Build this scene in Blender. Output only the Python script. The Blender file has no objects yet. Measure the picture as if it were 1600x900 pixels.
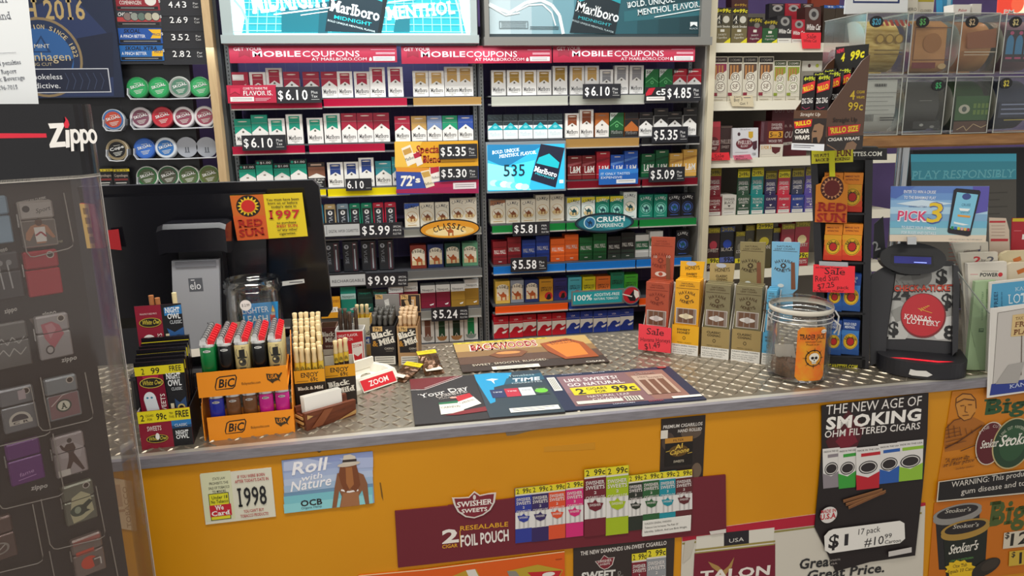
import bpy,math,random
from mathutils import Vector,Matrix
random.seed(7)
V=Vector
SC=bpy.context.scene
COL=SC.collection

# ------------------------------------------------------------------ camera
CAM=V((0,0,1.58))
FPX=1176.0
PITCH,YAW,ROLL=math.radians(13.05),math.radians(9.52),math.radians(0.96)
fw=V((math.sin(YAW)*math.cos(PITCH),math.cos(YAW)*math.cos(PITCH),-math.sin(PITCH)))
rt0=V((math.cos(YAW),-math.sin(YAW),0))
dn0=fw.cross(rt0)
RT=rt0 *math.cos(ROLL)+dn0 *math.sin(ROLL)
DN=dn0 *math.cos(ROLL)-rt0 *math.sin(ROLL)
cam=bpy.data.objects.new('camera',bpy.data.cameras.new('camera'))
COL.objects.link(cam)
mw=Matrix.Identity(4)
for i in range(3):
 mw[i][0],mw[i][1],mw[i][2],mw[i][3]=RT[i],-DN[i],-fw[i],CAM[i]
cam.matrix_world=mw
cam.data.sensor_width=36
cam.data.lens=36*FPX/1600
cam.data.clip_start=0.05
SC.camera=cam

# ------------------------------------------------------------------ light and exposure
SC.view_settings.view_transform='Standard'
SC.view_settings.look='None'
SC.view_settings.gamma=1
SC.view_settings.use_curve_mapping=False
SC.view_settings.exposure=0.1
w=bpy.data.worlds.new('store_ambient')
w.use_nodes=True
w.node_tree.nodes['Background'].inputs[0].default_value=(1.0,0.97,0.92,1)
w.node_tree.nodes['Background'].inputs[1].default_value=0.62
SC.world=w
def area(name,loc,size,power,color=(1,1,1),aim=None):
 l=bpy.data.lights.new(name,'AREA')
 l.shape='RECTANGLE'
 l.size,l.size_y=size
 l.energy=power
 l.color=color
 o=bpy.data.objects.new(name,l)
 COL.objects.link(o)
 o.location=loc
 if aim is not None:
  o.rotation_euler=(V(aim)-V(loc)).to_track_quat('-Z','Y').to_euler()
 return o
area('ceiling_lamp_front',(-0.2,0.55,2.72),(1.2,0.3),26,(1,0.96,0.88))
area('ceiling_lamp_aisle',(0.3,1.95,2.74),(2.2,0.2),36,(0.98,0.98,0.95))
area('ceiling_lamp_shop',(0.6,-1.2,2.72),(1.2,0.3),26,(1,0.96,0.88))

# ------------------------------------------------------------------ helpers
def lin(c):
 return c/12.92 if c<=0.04045 else ((c +0.055)/1.055)**2.4
MATS={}
def mat(c,rough=0.5,metal=0.0,emit=0.0,spec=0.5):
 """procedural Principled material from a hex colour"""
 if not isinstance(c,str):
  return c
 k=(c,rough,metal,emit,spec)
 if k in MATS:
  return MATS[k]
 m=bpy.data.materials.new('paint_'+c.strip('#'))
 m.use_nodes=True
 b=m.node_tree.nodes['Principled BSDF']
 col=tuple(lin(int(c[i:i +2],16)/255) for i in (1,3,5))+(1,)
 b.inputs['Base Color'].default_value=col
 b.inputs['Roughness'].default_value=rough
 b.inputs['Metallic'].default_value=metal
 b.inputs['Specular IOR Level'].default_value=spec
 if emit:
  b.inputs['Emission Color'].default_value=col
  b.inputs['Emission Strength'].default_value=emit
 MATS[k]=m
 return m
def noisy(name,c1,c2,scale=20,rough=0.5,metal=0.0,bump=0.0,stretch=(1,1,1),r2=None):
 m=bpy.data.materials.new(name)
 m.use_nodes=True
 nt=m.node_tree
 b=nt.nodes['Principled BSDF']
 tc=nt.nodes.new('ShaderNodeTexCoord')
 mp=nt.nodes.new('ShaderNodeMapping')
 mp.inputs['Scale'].default_value=stretch
 no=nt.nodes.new('ShaderNodeTexNoise')
 no.inputs['Scale'].default_value=scale
 no.inputs['Detail'].default_value=5
 rp=nt.nodes.new('ShaderNodeValToRGB')
 for e,c,p in ((rp.color_ramp.elements[0],c1,0.3),(rp.color_ramp.elements[1],c2,0.7)):
  e.color=tuple(lin(int(c[i:i +2],16)/255) for i in (1,3,5))+(1,)
  e.position=p
 L=nt.links.new
 L(tc.outputs['Object'],mp.inputs['Vector'])
 L(mp.outputs['Vector'],no.inputs['Vector'])
 L(no.outputs['Fac'],rp.inputs['Fac'])
 L(rp.outputs['Color'],b.inputs['Base Color'])
 b.inputs['Roughness'].default_value=rough
 b.inputs['Metallic'].default_value=metal
 if bump:
  bp=nt.nodes.new('ShaderNodeBump')
  bp.inputs['Strength'].default_value=bump
  bp.inputs['Distance'].default_value=0.002
  L(no.outputs['Fac'],bp.inputs['Height'])
  L(bp.outputs['Normal'],b.inputs['Normal'])
 return m
def clear(name,tint,gloss=0.06,rough=0.05,haze_mix=0.0,haze_col='#ffffff'):
 """thin clear plastic: mostly see-through with a glossy sheen and an optional diffuse haze mixed in"""
 m=bpy.data.materials.new(name)
 m.use_nodes=True
 nt=m.node_tree
 nt.nodes.clear()
 out=nt.nodes.new('ShaderNodeOutputMaterial')
 tr=nt.nodes.new('ShaderNodeBsdfTransparent')
 tr.inputs[0].default_value=tuple(tint)+(1,)
 gl=nt.nodes.new('ShaderNodeBsdfGlossy')
 gl.inputs['Roughness'].default_value=rough
 lw=nt.nodes.new('ShaderNodeLayerWeight')
 lw.inputs[0].default_value=0.25
 mr=nt.nodes.new('ShaderNodeMath')
 mr.operation='MULTIPLY_ADD'
 mr.inputs[1].default_value=0.4
 mr.inputs[2].default_value=gloss
 mx=nt.nodes.new('ShaderNodeMixShader')
 L=nt.links.new
 L(lw.outputs['Fresnel'],mr.inputs[0])
 L(mr.outputs[0],mx.inputs[0])
 L(tr.outputs[0],mx.inputs[1])
 L(gl.outputs[0],mx.inputs[2])
 last=mx
 if haze_mix:
  df=nt.nodes.new('ShaderNodeBsdfDiffuse')
  df.inputs[0].default_value=tuple(lin(int(haze_col[i:i +2],16)/255) for i in (1,3,5))+(1,)
  m2=nt.nodes.new('ShaderNodeMixShader')
  m2.inputs[0].default_value=haze_mix
  L(mx.outputs[0],m2.inputs[1])
  L(df.outputs[0],m2.inputs[2])
  last=m2
 L(last.outputs[0],out.inputs[0])
 return m
def ray(px,py):
 return (fw +RT *((px -800)/FPX)+DN *((py -450)/FPX))
def hit(px,py,P0,N):
 d=ray(px,py)
 return CAM +d *((V(P0)-CAM).dot(N)/d.dot(N))
def on_y(px,py,y):
 return hit(px,py,(0,y,0),V((0,1,0)))
def on_z(px,py,z):
 return hit(px,py,(0,0,z),V((0,0,1)))
GLY={}
def glyphs(s,bold,ser):
 """the built-in typeface as flat triangles: verts, faces, width, with cap height 1"""
 k=(s,bold,ser)
 if k in GLY:
  return GLY[k]
 cu=bpy.data.curves.new('lettering','FONT')
 cu.body=s
 cu.size=1.0
 cu.resolution_u=2
 bold*=0.55
 cu.offset=bold
 cu.space_character=1+bold *1.6
 o=bpy.data.objects.new('lettering',cu)
 me=bpy.data.meshes.new_from_object(o)
 vs=[(v.co.x,v.co.y) for v in me.vertices]
 fs=[tuple(p.vertices) for p in me.polygons]
 cap=0.69
 if ser and vs:
  cnt={}
  for f in fs:
   for a,b in zip(f,f[1:]+f[:1]):
    e=(min(a,b),max(a,b))
    cnt[e]=cnt.get(e,0)+1
  seen=set()
  for (a,b),n in cnt.items():
   if n!=1:
    continue
   (xa,ya),(xb,yb)=vs[a],vs[b]
   L=abs(xa -xb)
   if abs(ya -yb)<2e-3 and 0.05<L<0.24:
    key=(round(min(xa,xb),2),round(ya,2))
    if key in seen:
     continue
    seen.add(key)
    up=ya>0.25
    t=0.075+bold
    x0,x1=min(xa,xb)-0.07,max(xa,xb)+0.07
    y0,y1=(ya -t,ya) if up else (ya,ya +t)
    i=len(vs)
    vs=vs +[(x0,y0),(x1,y0),(x1,y1),(x0,y1)]
    fs.append((i,i +1,i +2,i +3))
 if vs:
  x0=min(v[0] for v in vs)
  x1=max(v[0] for v in vs)
 else:
  x0,x1=0,1
 vs=[((x -x0)/cap,y/cap) for x,y in vs]
 GLY[k]=(vs,fs,(x1 -x0)/cap)
 bpy.data.objects.remove(o)
 bpy.data.curves.remove(cu)
 bpy.data.meshes.remove(me)
 return GLY[k]
class M:
 """collects faces and becomes ONE mesh"""
 def __init__(s):
  s.v,s.f,s.m,s.sm,s.ms=[],[],[],[],[]
  s.X=Matrix.Identity(4)
 def mi(s,m):
  m=mat(m)
  if m not in s.ms:
   s.ms.append(m)
  return s.ms.index(m)
 def add(s,vs,fs,m,smooth=False):
  b=len(s.v)
  s.v+=[s.X@V(p) for p in vs]
  i=s.mi(m)
  for f in fs:
   s.f.append(tuple(b +k for k in f))
   s.m.append(i)
   s.sm.append(smooth)
  return s
 def box(s,x0,y0,z0,x1,y1,z1,m):
  return s.add([(x0,y0,z0),(x1,y0,z0),(x1,y1,z0),(x0,y1,z0),(x0,y0,z1),(x1,y0,z1),(x1,y1,z1),(x0,y1,z1)],
 [(0,3,2,1),(4,5,6,7),(0,1,5,4),(1,2,6,5),(2,3,7,6),(3,0,4,7)],m)
 def bbox(s,x0,y0,z0,x1,y1,z1,m,r=0.003):
  """box with chamfered edges"""
  vs,key=[],{}
  X,Y,Z=(x0,x1),(y0,y1),(z0,z1)
  for i in (0,1):
   for j in (0,1):
    for k in (0,1):
     sx,sy,sz=(r if i==0 else -r),(r if j==0 else -r),(r if k==0 else -r)
     key[i,j,k,0]=len(vs);vs.append((X[i],Y[j]+sy,Z[k]+sz))
     key[i,j,k,1]=len(vs);vs.append((X[i]+sx,Y[j],Z[k]+sz))
     key[i,j,k,2]=len(vs);vs.append((X[i]+sx,Y[j]+sy,Z[k]))
  K=key
  fs=[]
  for i in (0,1):
   q=[K[i,0,0,0],K[i,1,0,0],K[i,1,1,0],K[i,0,1,0]]
   fs.append(q if i else q[::-1])
   q=[K[0,i,0,1],K[1,i,0,1],K[1,i,1,1],K[0,i,1,1]]
   fs.append(q[::-1] if i else q)
   q=[K[0,0,i,2],K[1,0,i,2],K[1,1,i,2],K[0,1,i,2]]
   fs.append(q if i else q[::-1])
   for j in (0,1):
    fs.append([K[i,j,0,0],K[i,j,1,0],K[i,j,1,1],K[i,j,0,1]])
    fs.append([K[i,0,j,0],K[i,1,j,0],K[i,1,j,2],K[i,0,j,2]])
    fs.append([K[0,i,j,1],K[1,i,j,1],K[1,i,j,2],K[0,i,j,2]])
    for k in (0,1):
     fs.append([K[i,j,k,0],K[i,j,k,1],K[i,j,k,2]])
  return s.add(vs,fs,m)
 def prism(s,pts,d,m,m2=None):
  """polygon pts (3D) extruded by vector d"""
  n=len(pts)
  d=V(d)
  a=[V(p) for p in pts]
  vs=a +[p +d for p in a]
  s.add(vs,[tuple(range(n))],m)
  s.add(vs,[tuple(range(2*n -1,n -1,-1))]+[(i,i +n,(i +1)%n +n,(i +1)%n) for i in range(n)],m2 or m)
  return s
 def lathe(s,prof,c,m,n=24,smooth=True,sx=1,sy=1,a0=0,a1=2*math.pi):
  """profile [(r,z)] turned round the vertical through c"""
  full=abs(a1 -a0 -2*math.pi)<1e-6
  k=n if full else n +1
  vs,fs=[],[]
  for r,z in prof:
   for i in range(k):
    a=a0 +(a1 -a0)*i/n
    vs.append((c[0]+r *sx *math.cos(a),c[1]+r *sy *math.sin(a),c[2]+z))
  for j in range(len(prof)-1):
   for i in range(n):
    i2=(i +1)%k
    fs.append((j *k +i,j *k +i2,(j +1)*k +i2,(j +1)*k +i))
  return s.add(vs,fs,m,smooth)
 def tube(s,pts,r,m,n=8,caps=True,smooth=True):
  pts=[V(p) for p in pts]
  R=r if isinstance(r,(list,tuple)) else [r]*len(pts)
  vs,fs=[],[]
  up=V((0.13,0.21,0.97))
  for i,p in enumerate(pts):
   t=(pts[min(i +1,len(pts)-1)]-pts[max(i -1,0)]).normalized()
   a=t.cross(up)
   if a.length<1e-3:
    a=t.cross(V((1,0,0)))
   a.normalize()
   b=t.cross(a)
   for k in range(n):
    an=2*math.pi *k/n
    vs.append(p +(a *math.cos(an)+b *math.sin(an))*R[i])
  for i in range(len(pts)-1):
   for k in range(n):
    fs.append((i *n +k,i *n +(k +1)%n,(i +1)*n +(k +1)%n,(i +1)*n +k))
  s.add(vs,fs,m,smooth)
  if caps:
   s.add(vs[:n],[tuple(range(n))],m)
   s.add(vs[-n:],[tuple(range(n))],m)
  return s
 def mesh(s,name,off=V((0,0,0))):
  me=bpy.data.meshes.new(name)
  me.from_pydata([tuple(p -off) for p in s.v],[],s.f)
  for m in s.ms:
   me.materials.append(m)
  me.polygons.foreach_set('material_index',s.m)
  me.polygons.foreach_set('use_smooth',s.sm)
  me.update()
  return me
class Art:
 """flat printing on a plane.  px=True: coordinates are pixels of the photograph, carried onto the plane;
    else millimetres from the top-left corner O, y downwards."""
 def __init__(s,m,O,U=(1,0,0),Vv=(0,0,1),px=False,clip=None,step=0.00008,z0=0.0002):
  s.m,s.O,s.U,s.V,s.px=m,V(O),V(U).normalized(),V(Vv).normalized(),px
  s.N=s.U.cross(s.V)
  s.z,s.step,s.clip,s.vmax=z0,step,clip,1e9
 def uv(s,x,y):
  if s.px:
   p=hit(x,y,s.O,s.N)-s.O
   return (p.dot(s.U),p.dot(s.V))
  return (x *0.001,-y *0.001)
 def P(s,u,v):
  return s.O +s.U *u +s.V *min(v,s.vmax)+s.N *s.z
 def up(s):
  s.z+=s.step
 def poly(s,uvs,m):
  if s.clip:
   lo,hi=-s.clip[1]*0.001,-s.clip[0]*0.001
   for lim,sg in ((lo,1),(hi,-1)):
    out=[]
    for i,a in enumerate(uvs):
     b=uvs[(i +1)%len(uvs)]
     ia,ib=sg *(a[1]-lim)>=-1e-9,sg *(b[1]-lim)>=-1e-9
     if ia:
      out.append(a)
     if ia!=ib:
      t=(lim -a[1])/(b[1]-a[1])
      out.append((a[0]+(b[0]-a[0])*t,lim))
    uvs=out
    if len(uvs)<3:
     return
  ar=sum(a[0]*b[1]-b[0]*a[1] for a,b in zip(uvs,uvs[1:]+uvs[:1]))
  if ar<0:
   uvs=uvs[::-1]
  s.m.add([s.P(*q) for q in uvs],[tuple(range(len(uvs)))],m)
  s.up()
 def Q(s,pts,m):
  s.poly([s.uv(*p) for p in pts],m)
 def R(s,x0,y0,x1,y1,m):
  """upright rectangle between its top-left and bottom-right corners"""
  s.poly(s.rect(x0,y0,x1,y1),m)
 def rect(s,x0,y0,x1,y1):
  xm,ym=(x0 +x1)/2,(y0 +y1)/2
  u0,u1,v0,v1=s.uv(x0,ym)[0],s.uv(x1,ym)[0],s.uv(xm,y0)[1],s.uv(xm,y1)[1]
  return [(u0,v0),(u1,v0),(u1,v1),(u0,v1)]
 def E(s,cx,cy,rx,ry,m,n=24,a0=0,a1=360,rot=0):
  c=s.uv(cx,cy)
  ru=abs(s.uv(cx +rx,cy)[0]-c[0])
  rv=abs(s.uv(cx,cy +ry)[1]-c[1])
  q=[]
  full=a1 -a0>=360
  for i in range(n if full else n +1):
   a=math.radians(a0 +(a1 -a0)*i/n)
   x,y=ru *math.cos(a),rv *math.sin(a)
   r=math.radians(rot)
   q.append((c[0]+x *math.cos(r)-y *math.sin(r),c[1]+x *math.sin(r)+y *math.cos(r)))
  s.poly(q,m)
 def ring(s,cx,cy,rx,ry,t,m,n=28):
  c=s.uv(cx,cy)
  ru=abs(s.uv(cx +rx,cy)[0]-c[0])
  rv=abs(s.uv(cx,cy +ry)[1]-c[1])
  k=1-t
  vs,fs=[],[]
  for i in range(n):
   a=2*math.pi *i/n
   vs+=[s.P(c[0]+ru *math.cos(a),c[1]+rv *math.sin(a)),s.P(c[0]+ru *k *math.cos(a),c[1]+rv *k *math.sin(a))]
   j=(i +1)%n
   fs.append((2*i,2*j,2*j +1,2*i +1))
  s.m.add(vs,fs,m)
  s.up()
 def L(s,x0,y0,x1,y1,wd,m):
  """a stroke wd wide (same unit as the coordinates)"""
  a,b=V(s.uv(x0,y0)),V(s.uv(x1,y1))
  k=abs(s.uv(x0 +wd,y0)[0]-a[0])/2
  d=(b -a).normalized()
  n=V((-d.y,d.x))*k
  s.poly([tuple(a +n),tuple(a -n),tuple(b -n),tuple(b +n)],m)
 def PL(s,pts,wd,m):
  for a,b in zip(pts,pts[1:]):
   s.L(a[0],a[1],b[0],b[1],wd,m)
 def border(s,x0,y0,x1,y1,t,m):
  q=s.rect(x0,y0,x1,y1)
  a,b=q[0],q[2]
  k=abs(s.uv(x0 +t,y0)[0]-s.uv(x0,y0)[0])
  for q in ([a,(b[0],a[1]),(b[0],a[1]-k),(a[0],a[1]-k)],[(a[0],b[1]+k),(b[0],b[1]+k),b,(a[0],b[1])],
 [(a[0],a[1]-k),(a[0]+k,a[1]-k),(a[0]+k,b[1]+k),(a[0],b[1]+k)],
 [(b[0]-k,a[1]-k),(b[0],a[1]-k),(b[0],b[1]+k),(b[0]-k,b[1]+k)]):
   s.poly(list(q),m)
   s.z-=s.step
  s.up()
 def T(s,txt,x0,y0,x1=None,y1=None,h=10,c='#ffffff',it=0.0,bold=0.0,ser=False,al=None):
  """text on the baseline (x0,y0)-(x1,y1), h = capital height; al 'l','c' keeps natural width at x0"""
  flat=y1 is None
  if flat:
   y1=y0
  vs,fs,wd=glyphs(txt,bold,ser)
  if not vs:
   return
  if s.clip and not (s.clip[0]<=(y0 +y1)/2-h/2<=s.clip[1]):
   return
  a=V(s.uv(x0,y0))
  hh=abs(s.uv(x0,y0 -h)[1]-a.y) if x1 is None or abs(y1 -y0)<abs(x1 -x0)+1e-6 else abs(s.uv(x0 +h,y0)[0]-a.x)
  if x1 is None:
   d=V((1,0))
   W=wd *hh
   if al=='c':
    a=a -d *W/2
  else:
   if flat:
    vm=s.uv((x0 +x1)/2,y0)[1]
    a,b=V((a.x,vm)),V((s.uv(x1,y0)[0],vm))
   else:
    b=V(s.uv(x1,y1))
   W=(b -a).length
   d=(b -a).normalized()
  n=V((-d.y,d.x))
  kx=W/wd
  out=[]
  for x,y in vs:
   q=a +d *(x *kx +y *hh *it)+n *(y *hh)
   out.append(s.P(q.x,q.y))
  s.m.add(out,fs,c)
  s.up()
 def arc(s,txt,cx,cy,r,a0,a1,h,c,bold=0.0,inside=False,ser=False):
  """letters set round a circle from angle a0 to a1 (degrees, 0 = right, counter-clockwise)"""
  cc=s.uv(cx,cy)
  k=abs(s.uv(cx +1,cy)[0]-cc[0])
  n=len(txt)
  for i,ch in enumerate(txt):
   if ch==' ':
    continue
   vs,fs,wd=glyphs(ch,bold,ser)
   a=math.radians(a0 +(a1 -a0)*(i +0.5)/n)
   step=abs(math.radians(a1 -a0))/n *r
   kx=min(step *0.86/wd,h *1.3)*k
   rad=V((math.cos(a),math.sin(a)))
   upv=-rad if inside else rad
   rtv=V((upv.y,-upv.x))
   o=V(cc)+rad *r *k
   s.m.add([s.P(*(o +rtv *((x -wd/2)*kx)+upv *(y *h *k))) for x,y in vs],fs,c)
  s.up()
def tag(o,label=None,cat=None,group=None,kind=None):
 for k,v in (('label',label),('category',cat),('group',group),('kind',kind)):
  if v:
   o[k]=v
 return o
def thing(name,label,cat,loc=(0,0,0),rotz=0,group=None):
 o=bpy.data.objects.new(name,None)
 COL.objects.link(o)
 o.empty_display_size=0.02
 o.location=loc
 o.rotation_euler=(0,0,rotz)
 return tag(o,label,cat,group)
def part(name,m,parent,label=None,local=False):
 """one mesh under its thing (or part); world-space meshes are carried into the parent's frame"""
 if not local:
  W=Matrix.Identity(4)
  p=parent
  while p is not None:
   W=Matrix.Translation(p.location)@p.rotation_euler.to_matrix().to_4x4()@W
   p=p.parent
  W.invert()
  m.v=[W@p for p in m.v]
 me=m if isinstance(m,bpy.types.Mesh) else m.mesh(name)
 o=bpy.data.objects.new(name,me)
 COL.objects.link(o)
 o.parent=parent
 return tag(o,label)
def solo(name,m,label=None,cat=None,group=None,kind=None,loc=None,rotz=0):
 """a thing that is one mesh, its origin at its base"""
 if isinstance(m,bpy.types.Mesh):
  me,at=m,V(loc)
 elif loc is not None:
  me,at=m.mesh(name),V(loc)
 else:
  lo=[min(p[i] for p in m.v) for i in range(3)]
  hi=[max(p[i] for p in m.v) for i in range(3)]
  at=V(((lo[0]+hi[0])/2,(lo[1]+hi[1])/2,lo[2]))
  me=m.mesh(name,at)
 o=bpy.data.objects.new(name,me)
 COL.objects.link(o)
 o.location=at
 o.rotation_euler=(0,0,rotz)
 return tag(o,label,cat,group,kind)
ORD=['first','second','third','fourth','fifth','sixth','seventh','eighth','ninth','tenth','eleventh','twelfth','thirteenth','fourteenth','fifteenth','sixteenth']
CT=1.05  # counter top height

# ------------------------------------------------------------------ the shop: floor, walls, ceiling
GREY=mat('#8f9496',0.4,0.3)
DKGREY=mat('#4c4f55',0.45,0.3)
BLACK=mat('#1c1c21',0.35)
WHITE=mat('#e9e7e2',0.5)
def struct(name,m):
 return solo(name,m,kind='structure')
m=M();m.box(-3.2,-2.6,-0.05,3.6,3.5,0.0,noisy('floor_tile','#77706a','#8a837b',6,0.35));struct('floor',m)
m=M();m.box(-3.2,-2.6,2.8,3.6,3.5,2.85,noisy('ceiling_tile','#c9c6be','#d6d3cb',40,0.9));struct('ceiling',m)
m=M();m.box(-3.2,3.3,0,3.6,3.36,2.8,noisy('purple_wall','#5b4a7c','#655288',8,0.8));struct('wall_back',m)

# ------------------------------------------------------------------ counter
EDGE=[(-1.1,1.168),(-0.45,1.194),(-0.2,1.2035),(0.1,1.2145),(0.5,1.2235),(1.129,1.235),(1.7,1.2445)]
def edge_y(x):
 for (x0,y0),(x1,y1) in zip(EDGE,EDGE[1:]):
  if x0<=x<=x1:
   return y0 +(y1 -y0)*(x -x0)/(x1 -x0)
 return 1.2
PLATE=noisy('tread_plate','#93897a','#a89e8d',60,0.33,0.75)
ALU=noisy('brushed_trim','#817d83','#96939a',30,0.4,0.25,stretch=(1,8,8))
YEL=noisy('yellow_paint','#cf8a10','#d79316',3,0.33)
counter=thing('sales_counter','yellow shop counter with a diamond tread plate top and aluminium edge','counter',(0.3,1.45,0))
m=M()
back=[(1.7,1.72),(-1.1,1.72)]
top=[(x,y,CT) for x,y in EDGE]+[(x,y,CT) for x,y in back]
m.prism(top,(0,0,-0.0143),PLATE)
lug=[(-0.0128,0),(-0.006,-0.0024),(0.006,-0.0024),(0.0128,0),(0.006,0.0024),(-0.006,0.0024)]
P_=0.0202
for i in range(-38,60):
 for j in range(58,86):
  x,y=i *P_,j *P_
  if y<edge_y(x)+0.032 or y>1.705 or x<-0.72 or x>1.42:
   continue
  a=math.radians(45 if (i +j)%2 else -45)
  c,s=math.cos(a),math.sin(a)
  q=[(x +u *c -v *s,y +u *s +v *c) for u,v in lug]
  b=[(p[0],p[1],CT) for p in q]
  k=0.55
  t=[(x +(p[0]-x)*k,y +(p[1]-y)*k,CT +0.0018) for p in q]
  m.add(b +t,[(0+n,(n +1)%6,(n +1)%6+6,n +6) for n in range(6)]+[(6,7,8,9,10,11)],PLATE)
part('tread_plate_top',m,counter)
m=M()
for (x0,y0),(x1,y1) in zip(EDGE,EDGE[1:]):
 m.prism([(x0,y0 -0.002,CT +0.0015),(x1,y1 -0.002,CT +0.0015),(x1,y1 -0.002,CT -0.0145),(x0,y0 -0.002,CT -0.0145)],(0,0.012,0),ALU)
 m.add([(x0,y0 -0.002,CT +0.0015),(x1,y1 -0.002,CT +0.0015),(x1,y1 +0.024,CT +0.0008),(x0,y0 +0.024,CT +0.0008)],[(0,1,2,3)],mat('#c9c4b8',.32,.4))
part('edge_trim',m,counter,'brushed aluminium edge strip along the counter front')
m=M()
m.prism([(x,y +0.006,0.0) for x,y in EDGE]+[(x,y,0.0) for x,y in back],(0,0,CT -0.0146),YEL)
part('front_panel',m,counter,'yellow painted counter front')
for px,py in ((499,702),(1158,637)):
 p=on_y(px,py,1.215)
 m=M();y=edge_y(p.x)+0.006
 m.X=Matrix.Translation((p.x,y,p.z))@Matrix.Rotation(math.pi/2,4,'X')
 m.lathe([(0.004,0),(0.0038,0.002),(0.001,0.0035)],(0,0,0),mat('#b5aea0',0.25,1),12)
 part('screw',m,counter)

# ------------------------------------------------------------------ cigarette racks
BAND=0.1505
BASE=[CAM.z +0.062-BAND *r +(0.017 if r==6 else 0) for r in range(7)]
PY=2.69  # front faces of the packs
LY=2.665  # shelf lips
ROWN=['top','second','third','fourth','fifth','sixth','lowest']
def XW(px,py,y=PY):
 return on_y(px,py,y).x
def perforated(m,x,y,z0,z1,wd=0.013):
 m.box(x,y,z0,x +wd,y +0.03,z1,GREY)
 n=int((z1 -z0)/0.0125)
 a=Art(m,(x,y,z0),(1,0,0),(0,0,1))
 for i in range(n):
  z=i *0.0125+0.004
  a.poly([(wd *0.4,z),(wd *0.62,z),(wd *0.62,z +0.006),(wd *0.4,z +0.006)],'#26272b')
  a.z-=a.step
def rack(side,xl,xr,x_in,x_out):
 """one gondola bay: back panel, uprights, seven shelves"""
 r=thing('cigarette_rack','tall grey steel shelf rack of cigarettes under the %s'%('glowing blue menthol sign' if side=='L' else 'dark unlit menthol sign'),
 'display rack',((xl +xr)/2,2.8,0),group=None)
 m=M()
 m.box(xl,2.95,0.45,xr,2.97,1.9,noisy('rack_back','#766ca6','#8075b0',4,0.7))
 a=Art(m,(xl,2.95,1.9),(1,0,0),(0,0,1))
 n=int((xr -xl)/0.046)
 for i in range(n):
  u=(i +0.5)*(xr -xl)/n
  a.poly([(u,-1.4),(u +0.0012,-1.4),(u +0.0012,-0.05),(u,-0.05)],'#9a96b4');a.z-=a.step
 for k in range(18):
  a.poly([(0.02,-0.08*k -0.12),(xr -xl -0.02,-0.08*k -0.12),(xr -xl -0.02,-0.08*k -0.119),(0.02,-0.08*k -0.119)],'#4a4664')
  a.z-=a.step
 part('back_panel',m,r)
 for nm,xs in (('left',x_in),('right',x_out)):
  m=M()
  for x,wd,yy in xs:
   perforated(m,x,yy,0.45,1.84,wd)
  part('upright',m,r)
 for k in range(7):
  m=M()
  z=BASE[k]
  m.box(xl +0.012,LY +0.006,z -0.006,xr -0.012,2.95,z -0.001,mat('#5b5d63',0.4,0.4))
  m.box(xl +0.012,LY +0.006,z -0.034,xr -0.012,LY +0.02,z -0.028,mat('#77787c',0.4,0.4))
  part('shelf',m,r)
 return r
xL0,xL1=XW(357,130,2.72),XW(744,130,2.72)
xR0,xR1=XW(754,130,2.72),XW(1089,130,2.72)
rackL=rack('L',xL0,xL1,[(xL0 -0.004,0.014,2.722)],[(xL1 -0.012,0.013,2.722)])
rackR=rack('R',xR0,xR1,[(xR0 -0.012,0.015,2.722)],[(xR1 -0.01,0.013,2.78)])
m=M()
m.box(xL1 +0.003,2.69,0.45,xR0 -0.015,2.96,2.35,DKGREY)
solo('rack_divider',m,'narrow dark grey steel divider between the two cigarette racks','divider')
m=M()
xe=XW(1107,250,2.68)
m.box(xe -0.03,2.68,0.3,xe -0.022,3.0,1.82,mat('#a9a7a0',0.35,0.3))
m.box(xe -0.022,2.66,0.3,xe +0.002,2.72,2.3,mat('#cfc6ac',0.5))
solo('rack_side_panel',m,'cream and grey side panel closing the end of the cigarette rack','side panel')
m=M()
x0=XW(329,70,2.64)
m.box(x0 -0.012,2.62,0.45,x0 +0.012,2.96,2.35,noisy('tan_wood','#b79b72','#c4a981',14,0.6,stretch=(8,8,1)))
m.box(x0 +0.012,2.67,0.45,min(x0 +0.03,xL0 -0.006),2.96,2.0,mat('#3a3f42',0.5))
solo('wood_post',m,'tan wooden board edge between the snuff can rack and the cigarettes','post')
def lip(r,row,x0,x1,c,h=0.026,dz=0.0,y=None):
 """coloured tray front under a run of packs"""
 ym=151+66*row
 a,b=XW(x0,ym +12,LY),XW(x1,ym +10,LY)
 z=BASE[row]+dz
 m=M()
 yy=LY -0.004 if y is None else y
 m.prism([(a,yy,z -0.004),(b,yy,z -0.004),(b,yy +0.003,z -0.004-h),(a,yy +0.003,z -0.004-h)],(0,0.006,0),mat(c,0.25))
 m.box(a,yy -0.003,z -0.007-h,b,yy +0.004,z -0.003-h,mat('#b8b6b0',0.3,0.2))
 return part('tray_front',m,r,COLN.get(c))
COLN={'#b3123c':'red tray front','#b08a4e':'tan tray front','#f2df16':'yellow tray front','#15833f':'green tray front','#1572c8':'blue tray front',
 '#f05a1e':'orange tray front','#24479c':'dark blue tray front','#7c1226':'maroon tray front'}
for row,x0,x1,c,h in ((0,361,503,'#b3123c',.03),(0,506,636,'#b3123c',.026),(0,646,752,'#b08a4e',.026),(1,363,476,'#b3123c',.026),(1,483,601,'#b3123c',.026),
 (2,512,640,'#f2df16',.026),(2,482,509,'#f2df16',.02),(3,631,752,'#8c8d86',.024),(4,637,753,'#6a6b6b',.03),(5,650,752,'#8d8c86',.03),(5,440,560,'#5a5c5c',.03)):
 lip(rackL,row,x0,x1,c,h)
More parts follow.
